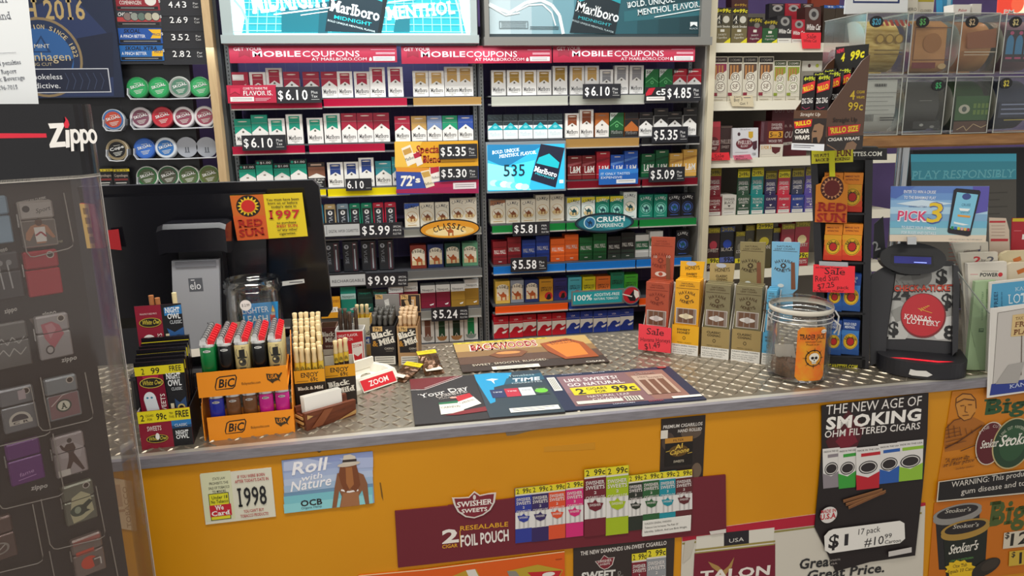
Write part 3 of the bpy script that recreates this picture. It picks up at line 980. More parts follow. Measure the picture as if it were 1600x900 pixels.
# lit menthol sign on the right rack
EM=0.85
m=M()
a=Art(m,(0,2.64,0),px=True)
q=a.rect(760,221,884,300)
t=thing('lit_shelf_sign','small backlit blue menthol sign showing 535 on the right rack','lit sign',((q[0][0]+q[2][0])/2,2.65,q[2][1]))
m.box(q[0][0],2.64,q[2][1],q[2][0],2.664,q[0][1],mat('#9aa7b0',0.3,0.4))
part('frame',m,t)
m=M()
a=Art(m,(0,2.6392,0),px=True)
def e_(c,k=EM):
 return mat(c,0.4,0,k)
a.R(762,226,882,297,e_('#2aa3cf'))
a.Q([(762,226),(850,226),(790,262),(762,250)],e_('#1b6f9c'));a.Q([(762,255),(800,262),(830,297),(762,297)],e_('#7cdcf0'));a.Q([(800,258),(836,250),(826,297),(806,297)],e_('#45c3e6'))
for k in range(7):
 a.E(772+k *8,286+(k *37%9),7,5,e_(['#a8ecf6','#5ccbe8','#d4f6fa'][k%3]),10)
a.Q([(845,225),(882,231),(868,293),(829,281)],e_('#1d2236',.5))
a.Q([(842,246),(858,240),(874,254),(872,263),(838,255)],e_('#19a8b4'))
a.T('Marlboro',834,267,869,277,8,e_('#f4fbff'),ser=True,bold=.02)
a.T('MIDNIGHT',836,272,866,281,3,e_('#39c8d8'))
a.T('BOLD. UNIQUE.',769,241,812,236,5,e_('#f2fbff'),ser=True,it=.15)
a.T('MENTHOL FLAVOR.',780,247,838,240,5,e_('#f2fbff'),ser=True,it=.15)
a.T('535',787,275,820,h=18,c='#123c4c',bold=.02)
a.R(874,281,880,286,e_('#e8f7ff'))
part('lit_panel',m,t,'glowing blue printed panel')
m,a=plate(1008,136,1041,158,2.648,'#17171b')
a.Q([(1009,146),(1014,138),(1024,137),(1018,148),(1009,150)],'#c01a30')
a.T('c5',1025,148,1040,h=9,c='#efefef',bold=.04);a.R(1010,151,1039,157,'#e9e6e2');a.R(1013,153,1036,154,'#999999')
solo('price_sign',m,'small black sign with red corner below the green flash-corner packs','price sign')
m,a=plate(936,264,997,288,2.647,'#1a62b8')
a.Q([(936,264),(997,264),(997,270),(936,276)],'#2e7fd0')
a.T('IT ONLY TASTES',939,273,984,h=3.6,c='#e4f0fa');a.T('EXPENSIVE',939,279,972,h=3.6,c='#e4f0fa')
a.R(963,280,993,286,'#e4e8ea');a.R(966,282,990,283,'#999999')
solo('slogan_sign',m,'blue slogan sign in front of the blue packs on third shelf','sign')
def oval(cx,cy,rx,ry,Y,rim,fill,label,draw):
 m=M()
 a=Art(m,(0,Y,0),px=True)
 c=a.uv(cx,cy);ru=abs(a.uv(cx +rx,cy)[0]-c[0]);rv=abs(a.uv(cx,cy +ry)[1]-c[1])
 q=[(c[0]+ru *math.cos(k *math.pi/18),Y,c[1]+rv *math.sin(k *math.pi/18)) for k in range(36)]
 m.prism(q,(0,0.005,0),rim)
 a.E(cx,cy,rx -2,ry -2,fill,36)
 draw(a)
 return solo('oval_sign',m,label,'sign')
def d1(a):
 a.E(703,361,38,8,'#e9c06a',24);a.E(703,363,26,5,'#f0d9a0',24)
 a.arc('CLASSIC',703,395,38.5,125,55,8.5,'#1c1a1c',bold=.03,ser=True)
 camel(a,703,361,8,'#a8541e')
oval(703,358,47,15.5,2.635,'#1a1512','#d9921f','oval orange sign with a camel silhouette on the left rack',d1)
def d2(a):
 a.E(945,348,41,12,'#1a6a78',36);a.E(960,349,26,9,'#2a8a94',30)
 a.E(921.5,348,9.5,9.5,'#b8dce0');a.E(921.5,348,8,8,'#2b6ea0');camel(a,921.5,348,5.5,'#123047')
 a.T('CRUSH',932,346,976,h=7.5,c='#e9f4f4',bold=.05);a.T('EXPERIENCE',932,354.5,974,h=5.5,c='#dcecec',bold=.03)
oval(945,348,46,15.5,2.635,'#15202a','#123f4e','oval teal and black sign on the green tray fronts',d2)
m,a=plate(893,453,976,476,2.646,'#6f7472')
a.R(895,455,972,474,'#1c98a0')
a.T('100%',897,469.5,925,h=8.5,c='#eef6f4',bold=.03);a.T('ADDITIVE-FREE',928,462,968,h=4.6,c='#e6f4f2',bold=.02);a.T('NATURAL TOBACCO',928,468,966,h=3.6,c='#e6f4f2',bold=.02)
c=a.uv(986,461)
r=abs(a.uv(1000,461)[0]-c[0])
m.prism([(c[0]+r *math.cos(k *math.pi/14),2.642,c[1]+r *math.sin(k *math.pi/14)) for k in range(28)],(0,0.004,0),'#6f7472')
a.z=0.0046
a.E(986,461,12.5,12.5,'#b81e2c',24)
a.Q([(984,470),(979,462),(984,460),(990,452),(995,455),(992,470)],'#15131a');a.Q([(990,452),(997,455),(998,463),(993,466),(990,460)],'#e8e2da');a.L(972,459,987,463,1.6,'#e8e2da')
solo('tobacco_sign',m,'teal sign with a red roundel below the bright solid-colour packs','sign')
# vapor cigarette boxes
def vapor(px0,px1,row,c,H,dark,label):
 py=333 if row==3 else 405
 a0,b0=XW(px0,py),XW(px1,py)
 W=(b0 -a0 -0.001)*1000
 m=M()
 m.bbox(-W/2000,0,0,W/2000,0.02,H/1000,'#1c1f25' if dark else c,0.003)
 a=Art(m,(-W/2000,0,H/1000))
 if not dark:
  a.R(4,17,W -4,H -3,'#22262e');a.R(W/2-6,7,W/2+6,10,'#eeeeee')
  a.E(W/2,30,8,8,'#e6e6e6',16);a.Q([(W/2-4,26),(W/2+4,26),(W/2,36)],'#22262e')
  a.T('VUSE',W/2-6,42,W/2-6,84,13,'#c9ccd2')
 else:
  a.E(14,22,8,8,'#9a9ea6',16);a.Q([(10,18),(18,18),(14,28)],'#22262e')
  a.T('VUSE',9,36,9,82,11,'#7f848c')
  a.R(W -20,8,W -6,H -4,'#5a2b35');a.R(W -18,11,W -8,H -6,'#2b2e36');a.R(W -15,30,W -11,H -10,'#a7abb2');a.R(W -17,12,W -9,15,'#d8dade')
  a.R(0,3,W,6,'#3a3e46')
 return solo('vapor_box',m,label,'vapor box','vapor cigarette boxes on the left rack',loc=((a0 +b0)/2,PY -0.006,BASE[row]+(0.0 if not dark else 0.0)))
for i,(x0,x1,c,nm) in enumerate(((488,505.4,'#1f9cc0','cyan'),(507,525,'#c2a878','tan'),(526.6,545,'#8aa3b4','pale blue'),(546,563.4,'#158a68','green'),(564.2,582,'#158a68','green'),(582.8,600,'#c02440','red'),(601,619.4,'#c02440','red'))):
 vapor(x0,x1,3,c,92,False,f'narrow {nm} vapor cigarette box, {ORD[i]} along the upper vapor row')
for i,(x0,x1) in enumerate(((482,506),(508,532),(536,561),(565,589),(592,616))):
 vapor(x0,x1,4,'#1c1f25',112,True,f'black vapor starter box with clear window, {ORD[i]} along the lower vapor row')
for y0,y1,xl,xm,xr,txt,pr,nm in ((348,371,485,563,629,'DIGITAL VAPOR CIGARETTES','$5.99','upper'),(427,449,490,572,637,'RECHARGEABLE','$9.99','lower')):
 dy=-1.5 if nm=='upper' else -2
 m,a=plate(xl,y0,xm,y1,2.646,'#1b1c20')
 a.R(xl,y0 +3,xm -1,y1 -2,'#b9bbbb')
 a.T('VUSE',xl +3,y1 -6.5,xl +22,h=8,c='#3d4046');a.R(xl +25,y0 +5,xl +25.6,y1 -4,'#55585e');a.T(txt,xl +29,y1 -8,xm -3,h=4.5,c='#3d4046')
 solo('shelf_strip',m,f'silver lettered strip under the {nm} row of vapor boxes','shelf strip')
 price(xm,y0,xr,y1,2.645,pr,'L',f'black {pr} special price sign under the {nm} vapor row',SP)
m,a=plate(501,464,532,497,2.655,'#d8971e')
a.T('BACKWOODS',503,473,530,h=4,c='#6a1a14',ser=True);a.R(508,480,528,488,'#f0ece2');a.T('$1.59',510,487,525,h=5,c='#222222')
solo('price_card',m,'orange price card leaning between the green packs on the sixth shelf','price card')
m,a=plate(582,452,606,463,2.655,'#101716')
a.T('Newport',584,460,604,h=5,c='#2a8f7c')
solo('brand_tag',m,'small dark tag with green lettering above the sixth shelf packs','tag')

# ------------------------------------------------------------------ light boxes over the racks
def lightbox(x0,x1,yb0,yb1,px0,px1,pyb,frame,label):
 a=Art(M(),(0,2.6,0),px=True)
 q=a.rect(x0,yb0,x1,yb1)
 t=thing('light_box',label,'light box',((q[0][0]+q[2][0])/2,2.66,q[2][1]))
 m=M()
 m.box(q[0][0],2.59,q[2][1],q[2][0],2.715,q[0][1],frame)
 zt=q[0][1]+0.42
 p=a.rect(px0,0,px1,pyb)
 m.box(q[0][0]+.004,2.6,q[0][1],p[0][0],2.715,zt,frame)
 m.box(p[2][0],2.6,q[0][1],q[2][0]-.004,2.715,zt,frame)
 m.box(q[0][0]+.004,2.6,zt,q[2][0]-.004,2.715,zt +.03,frame)
 part('frame',m,t)
 return t,p,q,zt
t,p,q,zt=lightbox(346,748,55,68,362,735,52,mat('#a9b7b8',0.4,0.2),'glowing blue menthol light box over the left cigarette rack')
m=M()
m.box(p[0][0],2.62,q[0][1],p[2][0],2.7,zt,mat('#dff4f4',.5,0,1.0))
a=Art(m,(0,2.62,0),px=True)
a.R(362,-60,735,52,e_('#27a5b4',.55))
a.R(362,52,735,56,e_('#cdf2f2',.9))
for x in range(392,735,14):
 a.L(x,-40,x +(x -550)*.03,50,1.2,e_('#8fe6ea',.75))
for y in range(4,52,11):
 a.L(376,y,728,y +2,1.2,e_('#9aeaee',.75))
a.Q([(440,14),(500,10),(500,50),(440,50)],e_('#0d6f80',.5));a.Q([(500,4),(516,2),(512,52),(497,52)],e_('#085a6a',.5));a.Q([(618,30),(640,28),(640,50),(615,50)],e_('#127080',.5))
a.Q([(362,-40),(376,-40),(384,20),(378,52),(362,52)],e_('#e9fbfb',1.0));a.Q([(735,-40),(712,-40),(720,20),(728,52),(735,52)],e_('#dff8f8',1.0))
a.PL([(366,0),(378,14),(386,32),(387,52)],4,e_('#8adfe6'));a.PL([(712,0),(718,20),(722,52)],3,e_('#9ae4ea'))
a.Q([(519,-30),(604,-30),(590,52),(508,49)],e_('#0f2a36',.8));a.Q([(604,-30),(610,-28),(596,52),(590,52)],e_('#071a22',.6))
a.Q([(524,-20),(600,-20),(597,3),(570,-8),(545,-6),(521,2)],e_('#16b5c0'))
a.T('Marlboro',515,16,592,33,17,e_('#f4fcff',1.0),ser=True,bold=.03)
a.T('MIDNIGHT',522,29,580,41,5.5,e_('#19c6d4'),bold=.02)
a.T('BOLD UNIQUE MENTHOL FLAVOR',512,33,586,51,2.8,e_('#d6eef2'))
a.T('MIDNIGHT',395,20.5,516,8.5,30,e_('#fbffff',1.15),ser=True,bold=.05)
a.T('MENTHOL',605,31,711,21,19,e_('#fbffff',1.15),ser=True,bold=.05)
a.L(428,23,516,12,2,e_('#fbffff',1.1));a.L(470,24,512,18,1.2,e_('#fbffff',1.1));a.L(606,4,650,-1,1.6,e_('#fbffff',.9))
a.R(364,49,380,50,e_('#86b7bb'))
part('lit_panel',m,t,'glowing turquoise printed panel')
area('light_box_glow',((q[0][0]+q[2][0])/2,2.6,q[2][1]-0.012),(0.95,0.05),0.6,(0.86,0.97,1.0),((q[0][0]+q[2][0])/2,2.66,1.2))
t,p,q,zt=lightbox(756,1111,58,71,764,1096,53,mat('#83837f',0.4,0.2),'dark unlit menthol light box over the right cigarette rack')
m=M()
m.box(p[0][0],2.62,q[0][1],p[2][0],2.7,zt,'#2b3a40')
a=Art(m,(0,2.62,0),px=True)
cols=['#b9cdd4','#aac2cb','#8fb0bb','#6b98a6','#4a7f8e','#2f6875','#22545f','#1b4750','#173e46','#153840']
for i,c in enumerate(cols):
 a.R(764+i *33.2,-60,764+(i +1)*33.2,53,c)
a.Q([(975,18),(1096,0),(1096,24),(975,34)],'#28626c')
a.PL([(764,6),(780,14),(796,20),(806,14),(822,4),(845,0),(862,8),(874,24),(880,53)],5,'#dde9ec');a.PL([(806,18),(826,8),(848,7),(862,20),(868,40)],2,'#eef5f6')
a.PL([(764,9),(790,24),(812,20)],2,'#eef5f6')
a.border(780,33,825,45,.8,'#4d5a60')
for k in range(3):
 a.R(783,35.5+k *3,822,36.5+k *3,'#6d7a80')
for k in range(2):
 a.R(828,41.5+k *3,873,42.6+k *3,'#3d4a50')
a.Q([(908,-30),(974,-30),(961,53),(890,51)],'#12232b');a.Q([(907,-20),(972,-20),(969,6),(945,-4),(925,-4),(904,4)],'#1f8f9c')
a.T('Marlboro',899,17,965,35,16,'#e9f2f4',ser=True,bold=.03);a.T('MIDNIGHT',903,29,954,42,4.5,'#35a8b4',bold=.02);a.T('BOLD UNIQUE MENTHOL FLAVOR',894,33,958,52,2.8,'#b9cdd2')
a.T('BOLD. UNIQUE.',980,12.5,1054,3,9,'#dbe6e8',ser=True,bold=.02);a.T('MENTHOL FLAVOR.',996,24.5,1093,11,9.5,'#dbe6e8',ser=True,bold=.02);a.L(1022,27,1096,14,1.4,'#dbe6e8')
a.Q([(1078,34.5),(1089,34.5),(1089,42),(1083.5,38.5),(1078,42)],'#dfe6e8');a.T('BLACK',1077,46,1090,h=2.6,c='#b9c6ca')
part('printed_panel',m,t,'dark teal printed panel')
area('right_rack_lamp',((q[0][0]+q[2][0])/2,2.6,q[2][1]-0.012),(0.85,0.05),0.4,(0.95,0.97,1.0),((q[0][0]+q[2][0])/2,2.66,1.2))

# ------------------------------------------------------------------ snuff cans on the left
SY=2.66
m,a=plate(28,-60,322,760,SY +0.03,noisy('snuff_board','#1c1d22','#222329',10,0.35),0.05)
a.L(163,-20,206,290,2,'#2c2d33')
solo('snuff_rack',m,'black display board holding rows of round snuff cans','display board')
m,a=plate(180,-30,323,100,SY,'#23242a',0.028)
BR=[(0,-8,'#8a1f2c','#d8d3cc'),(1,17,'#30343c','#b23a3a'),(2,44,'#1d4f9c','#e8b41e'),(3,71,'#1d62a8','#e8b41e')]
for k,(i,y0,c,c2) in enumerate(BR):
 x0=181+k *2.3
 a.R(x0,y0,x0 +68,y0 +24,c)
 a.R(x0 +2,y0 +18,x0 +66,y0 +23,'#15161a');a.R(x0 +8,y0 +20,x0 +60,y0 +21,'#9a9a9a')
 if k==0:
  a.T('COPENHAGEN',x0 +6,y0 +15,x0 +40,h=6,c='#efe9e2',ser=True);a.E(x0 +54,y0 +9,9,8,c2,16)
 elif k==1:
  a.T('CHOOSE*',x0 +1,y0 +8,x0 +26,h=5.5,c='#f0eee8',bold=.02,it=.15)
  a.R(x0,y0 +10,x0 +68,y0 +17,c2)
  for j,cc in enumerate(('#7c6a66','#8a8f86','#5d6f66','#a09a84','#b7b3a0')):
   a.E(x0 +16+j *11,y0 +9,7,7,'#26282e',14);a.E(x0 +16+j *11,y0 +9,6,6,cc,14)
 else:
  a.T('SKOAL' if k==2 else 'SKOAL XTRA',x0 +8,y0 +7.5,x0 +(34 if k==2 else 58),h=6,c='#0e1524',bold=.04,it=.2)
  a.T('A PINCH BETTER',x0 +3,y0 +15,x0 +42,h=4.8,c='#f0f2f4',bold=.01)
  a.Q([(x0 +46,y0 +2),(x0 +66,y0 +2),(x0 +66,y0 +16),(x0 +50,y0 +16),(x0 +54,y0 +9)] if k==2 else [(x0 +50,y0 +9),(x0 +67,y0 +8),(x0 +67,y0 +17),(x0 +50,y0 +17)],c2)
  a.T('PRICE',x0 +54,y0 +12,x0 +65,h=4,c='#1d3a6c',bold=.02)
for k,(t,y) in enumerate((('4.43',12),('2.69',36),('3.52',63),('2.82',89))):
 x0=264+k *2.3
 for j,ch in enumerate(t):
  if ch=='.':
   a.R(x0 +9.6,y -2,x0 +11,y,'#f0f0f0')
  else:
   xx=x0 +(0,0,11.5,21.5)[j]
   a.T(ch,xx,y,xx +6.5,h=9.5,c='#f0f0f0',bold=.01)
 a.T('$',x0 -16,y -8,x0 -13,h=4,c='#d8d8d8')
 for j,s_ in enumerate(('Per','Can')):
  a.T(s_,x0 +38,y -4.5+j *5,x0 +46,h=3.5,c='#d8d8d8')
 a.R(250+k *2,y +11,320+k *2,y +12,'#2e3036')
solo('price_board',m,'black snuff price board listing 4.43, 2.69, 3.52 and 2.82','price board')
def can(px,py,c,ctext,c2,rim,label,empty=False):
 p=on_y(px,py,SY)
 r=0.034
 m=M()
 m.X=Matrix.Translation(p)@Matrix.Rotation(math.radians(82),4,'X')
 m.lathe([(r,-0.022),(r,0.0),(r -.0015,.0012),(r -.004,.0012)],(0,0,0),mat(rim,.3),28)
 m.lathe([(0,-0.0222),(r,-0.022)],(0,0,0),mat(rim,.3),28)
 t=thing('snuff_can',label,'snuff can',p -V((0,0,r)),0,'snuff cans')
 part('can_body',m,t)
 m=M()
 R=Matrix.Rotation(math.radians(-8),3,'X')
 U,W_=V((1,0,0)),R@V((0,0,1))
 N=U.cross(W_)
 a=Art(m,p +N *0.0013,U,W_,z0=0)
 rr=r *1000-3
 a.E(0,0,rr,rr,mat(c,.3),28)
 a.E(0,0,rr *.82,rr *.82,mat(c2,.3),28)
 a.T(ctext,-20,6,22,-6,10,'#101216',bold=.07);a.T(ctext,-20,5,22,-7,9,'#f0f0ee',bold=.02)
 for k in range(3):
  a.L(-12+k *3,11+k *4,16-k *3,6+k *5,1.6,'#d8d8d0')
 a.L(-10,-12,10,-15,1.4,'#d0d0c8')
 part('can_lid',m,t)
def tray(x0,y0,x1,y1,row,label):
 """shallow clear U-shaped pocket"""
 m=M()
 pts=[on_y(x,y,SY -0.026) for x,y in ((x0,y0 -6),(x0,y0 +4),(x0 +5,y0 +11),((x0 +x1)/2,(y0 +y1)/2+12),(x1 -5,y1 +11),(x1,y1 +3),(x1,y1 -7))]
 m.tube(pts,0.0022,mat('#c9ccd2',.25),6)
 d=V((0,0.045,0))
 for a_,b_ in zip(pts,pts[1:]):
  m.add([a_,b_,b_ +d,a_ +d],[(0,1,2,3)],mat('#8d9096',.3))
 solo('can_tray',m,label,'can tray')
CANS=[
 [(215,137,'#1d8a4a','#2f9c5c','#2a6a40'),(248,137,'#1d8a4a','#2f9c5c','#2a6a40'),(281,136,'#8a8f8a','#4f7a66','#b9bdb8'),(313,136,'#1d8a4a','#3aa364','#2a6a40')],
 [(220,184,'#c9c3c6','#7a4a5c','#b7b3b8'),(254,183,'#c0323e','#b32a38','#8a2430'),(287,183,'#d9d5d6','#8a4458','#c4c0c4'),(320,182,'#d9d5d6','#96485a','#c4c0c4')],
 [(226,232,'#2f5fb4','#3a6cc0','#24498c'),(259,231,'#cdd3da','#2f6cb0','#b9bec4')],
 [(230,276,'#2d6a3a','#4a5a3c','#cfd2cc'),(263,275,'#2d5a3a','#4a4a3c','#cfd2cc'),(295,275,'#3d6a3a','#53603c','#cfd2cc'),(327,274,'#4d6a2c','#5c6236','#8f9a84')],
 ]
RN=['top','second','third','lowest']
NAMES=['green foil','green foil','silver and green','green foil','white and plum','red foil','white and mauve','white and mauve','blue foil','white and blue','green-rimmed','green and gold','olive','olive and gold']
k=0
for r_,row in enumerate(CANS):
 for i,(px,py,c,c2,rim) in enumerate(row):
  can(px,py,c,'SKOAL',c2,rim,f'round {NAMES[k]} snuff can, {ORD[i]} in the {RN[r_]} tray row')
  k+=1
can(177,187,'#3a6aa0','SKOAL','#b84a3a','#b9bec4','round blue and orange snuff can alone beside the red-can tray')
can(183,234,'#8a7a5c','Cope','#1b1a1c','#b0a184','round black and bronze snuff can alone beside the blue-can tray')
for i,(x0,y0,x1,y1) in enumerate(((199,144,331,142),(204,191,337,188),(209,238,342,235),(214,283,347,280))):
 tray(x0,y0,x1,y1,i,f'clear U-shaped pocket under the {RN[i]} row of four snuff can places')
tray(161,193,194,193,1,'short clear pocket under the blue and orange can')
tray(166,240,199,240,2,'short clear pocket under the black and bronze can')
for i,px in enumerate((292,323)):
 p=on_y(px,230,SY +.01)
 m=M()
 m.prism([p +V((.033*math.cos(j *math.pi/14),0,.033*math.sin(j *math.pi/14))) for j in range(28)],(0,.004,0),mat('#a9adb6',.4))
 a=Art(m,p,(1,0,0),(0,0,1))
 for u in (-6,2):
  a.R(u,0,u +4,15,'#5b5f68')
 a.R(-8,15,8,18,'#6b6f78')
 solo('can_pusher',m,f'empty grey can pusher disc, {ORD[i]} of two beside the blue cans','pusher disc')
for i,px in enumerate((162,188)):
 m,a=plate(px -11,262,px +14,300,SY -.005,'#17181b',.02)
 a.R(px -11,264,px +14,268,'#d8c22a');a.T('$3.39',px -8,267.6,px +10,h=2.6,c='#222222')
 a.T('Copenhagen',px -9,276,px +12,h=4,c='#c8b8a8',ser=True);a.R(px -9,279,px +12,282,'#7a2a2a')
 for j in range(3):
  a.R(px -7+j,285+j *3.5,px +10-j,286.4+j *3.5,'#c9c9c4')
 solo('snuff_tag',m,'black snuff card with yellow top, %s the grey register'%('farther from' if i==0 else 'nearer to'),'tag')
# big snuff poster
m,a=plate(20,-60,181,153,SY -0.02,'#1d2740',0.006)
a.Q([(20,20),(110,-10),(175,60),(178,150),(60,152)],'#26345a');a.Q([(120,60),(176,50),(178,120),(130,130)],'#1b2238')
a.T('H 2016',37,30,134,h=30,c='#b39a68',ser=True,bold=.03)
a.E(68,90,61,62,'#8a7656',40);a.E(68,90,57,58,'#20304f',40);a.E(68,92,47,48,'#2c5c96',36)
a.Q([(21,92),(115,92),(110,115),(90,135),(50,135),(26,115)],'#1e2942')
a.arc('SATISFACTION SINCE 1822',68,92,48.5,165,2,7,'#cdb98c',bold=.01)
a.Q([(64,55),(48,82),(80,82)],'#1c3b66');a.Q([(64,60),(53,80),(75,80)],'#2c5c96')
a.T('MINT',54,75,78,h=6,c='#d8d4c4');a.T('Copenhagen',8,95,111,h=13,c='#c9b892');a.T('LONG CUT',40,103,82,h=5,c='#b5a888')
a.R(36,107,172,145,'#c9ccd4');a.R(37.4,108.4,170.4,143.6,'#1b2238')
a.T('smokeless',44,124,98,h=8.5,c='#e4e6ea');a.T('is addictive.',30,138,95,h=8.5,c='#e4e6ea')
for k in range(6):
 a.PL([(102+k *11,114),(108+k *11,126),(104+k *11,140)],1.2,'#3a4560')
solo('snuff_poster',m,'large dark blue snuff poster with bronze 2016 lettering and round seal','poster')

# ------------------------------------------------------------------ things on the counter
def at(px,py,z=CT):
 return on_z(px,py,z)
def zat(px,py,P):
 """height at which the photo pixel meets the vertical through P"""
 n=V((fw.x,fw.y,0)).normalized()
 return hit(px,py,P,n).z
def seat(xl,yl,xr,yr,z=CT):
 A,B=at(xl,yl,z),at(xr,yr,z)
 d=B -A
 return (A +B)/2,math.atan2(d.y,d.x),d.length
def lathe_at(m,prof,x,y,z,c,n=20,sx=1,sy=1):
 m.lathe(prof,(x,y,z),c,n,sx=sx,sy=sy)
ENDW=mat('#e9e5dc',.5)

# --- two-tier lighter tray -------------------------------------------------------
c,rz,W=seat(338,690,457,677)
c=V((c.x,max(c.y,edge_y(c.x)+0.012),CT))
W=0.139
c.y+=0.004
c.x-=0.004
t=thing('lighter_tray','two-tier orange cardboard tray full of disposable lighters at the counter front','display tray',c,rz)
ORG=mat('#ec8f14',.5)
F2=-0.012
m=M()
m.box(-W/2,0,0.002,W/2,0.115,0.012,ORG)
m.box(-W/2,-0.0005,0.0,W/2,0.0015,0.042,ORG)
part('lower_tray',m,t,local=True)
m=M()
m.box(-W/2-.006,F2,0.0868,W/2-.004,0.118,0.0884,ORG)
m.box(-W/2-.006,F2 -.0015,0.083,W/2-.004,F2,0.126,ORG)
part('upper_tray',m,t,local=True)
for sx,nm in ((-W/2-.0075,'l'),(W/2-.001,'r')):
 m=M()
 pts=[(sx,0.0015,0.0),(sx,0.12,0.0),(sx,0.12,0.15)]
 k=14
 for i in range(k):
  f=i/k
  y,z=0.12-f *0.115,0.15-f *0.09
  pts+=[(sx,y,z),(sx,y -0.004,z -0.001)]
 pts+=[(sx,0.0015,0.05)]
 m.prism(pts,(0.0015,0,0),ORG)
 part('side_panel',m,t,local=True)
for (y,z1,w0,nm) in ((-0.0006,0.042,-W/2,'lower_print'),(F2 -.0016,0.126,-W/2-.006,'upper_print')):
 m=M()
 a=Art(m,(w0,y,z1))
 a.Q([(27,32),(26,26),(30,12),(35,9),(60,8),(62,13),(58,28),(54,32)],'#16130f')
 a.Q([(28,31),(28,26),(31.5,13.5),(35,11),(59,10),(60,13),(56.5,27),(53.5,30)],ORG)
 a.T('BiC',32,28,56,h=14,c='#16130f',bold=.05,it=.18)
 a.T('flickyourbic.com',68,27,98,h=4.6,c='#16130f')
 a.Q([(108,11),(118,13),(124,12),(128,15),(132,11),(134,12),(128,22),(130,27),(126,24),(120,26),(117,29),(113,25),(109,22)],'#3a2a10')
 a.T('USA',111,21,126,h=7,c='#ec8f14',bold=.03)
 part(nm,m,t,local=True)
METAL=mat('#dcdcda',.28,.6)
REDB=mat('#d8232c',.35)
def lighter_meshes(col,skull=False):
 k=('lighter',col,skull)
 if k in PROTO:
  return PROTO[k]
 m=M()
 n=16
 m.lathe([(0,0),(1,0),(1,0.058),(.9,0.0605),(0,0.0605)],(0,0,0),mat(col,.25),n,sx=0.0118,sy=0.0062)
 # printing follows the curved front
 if skull:
  a=Art(m,(-0.0112,-0.0066,0.058),z0=0.0)
  a.Q([(7,6),(16,5),(16,18),(7,18)],'#1b1a18');a.R(4,18,19,20.5,'#1b1a18')
  a.E(11.5,27,6,7,'#3b372f',14);a.E(9.3,26,1.8,2,'#d9c48a',8);a.E(14,26,1.8,2,'#14130f',8)
  a.Q([(6,36),(17,36),(14,44),(9,44)],'#2a2822');a.PL([(4,4),(2,12),(5,18)],1,'#6a6150');a.PL([(19,8),(21,22),(18,34)],.8,'#6a6150')
  a.T('BIC',12,3.5,18,h=2.6,c='#222222')
 else:
  a=Art(m,(-0.0112,-0.0066,0.058),z0=0.0)
  a.E(11,4,6,2.2,'#d9d9d6',14)
  a.T('BIC',7.2,5.2,14.8,h=2.4,c='#26262a',bold=.03)
 body=m.mesh('lighter_body')
 m=M()
 m.lathe([(1,0),(1,.004),(.96,.0045)],(0,0,0.0605),METAL,n,sx=0.0114,sy=0.006)
 m.add([(-.0112,-.0046,.0645),(.0004,-.0046,.0645),(.0004,.0046,.0645),(-.0112,.0046,.0645),(-.0096,-.003,.0725),(-.0014,-.003,.0725),(-.0014,.003,.0725),(-.0096,.003,.0725)],
 [(4,5,6,7),(0,1,5,4),(1,2,6,5),(2,3,7,6),(3,0,4,7)],METAL)
 m.lathe([(0,.0645),(1,.0645)],(0,0,0),METAL,n,sx=0.0114,sy=0.006)
 hood=m.mesh('lighter_hood')
 m=M()
 pts=[(-.004,-.0034,.073),(-.004,.0034,.073)]
 m.tube(pts,.0040,METAL,10)
 m.tube([(-.004,-.0015,.073),(-.004,.0015,.073)],.0048,mat('#77777a',.35,.9),12)
 wheel=m.mesh('spark_wheel')
 m=M()
 m.prism([(.0018,-.0032,.0645),(.0112,-.0032,.0645),(.0116,-.0032,.070),(.0045,-.0032,.0742),(.0018,-.0032,.073)],(0,.0064,0),REDB)
 fork=m.mesh('thumb_button')
 PROTO[k]=[('lighter_body',body),('lighter_hood',hood),('spark_wheel',wheel),('thumb_button',fork)]
 return PROTO[k]
def lighter(x,y,z,col,label,skull=False,group='lighters in the orange tray'):
 q=V((x,y,0))
 q.rotate(Matrix.Rotation(rz,3,'Z'))
 o=thing('lighter',label,'lighter',(c.x +q.x,c.y +q.y,c.z +z),rz,group)
 for nm,me in lighter_meshes(col,skull):
  part(nm,me,o,local=True)
COLS5=[('#127a3c','green'),('#141417','black'),('#d2bf86','skull-print'),('#141417','black'),('#d2bf86','skull-print')]
DIST=['front','second','third','fourth','fifth','sixth','seventh','back']
for i in range(5):
 for j in range(8):
  col,nm=COLS5[i]
  dx=[-.053,-.0265,0,.0265,.053][i]-.003
  lighter(dx,F2 +.0085+j *.0132,0.1062,col,f'{nm} disposable lighter, {DIST[j]} of the {ORD[i]} file from left in upper tray tier',nm=='skull-print')
m=M()
m.box(-W/2-.004,F2 +.001,0.0885,W/2-.006,0.115,0.106,ORG)
part('lighter_step',m,t,local=True)
for i,(col,nm) in enumerate((('#2a35b0','blue'),('#7a5030','brown, nearer the blue one,'),('#7a5030','brown, nearer the pink ones,'),('#d82a9c','pink, nearer the brown ones,'),('#d82a9c','pink, nearest the tray side,'))):
 lighter([-.053,-.0265,0,.0265,.053][i],.0102,0.0122,col,f'{nm} disposable lighter in the lower tier of the orange tray')

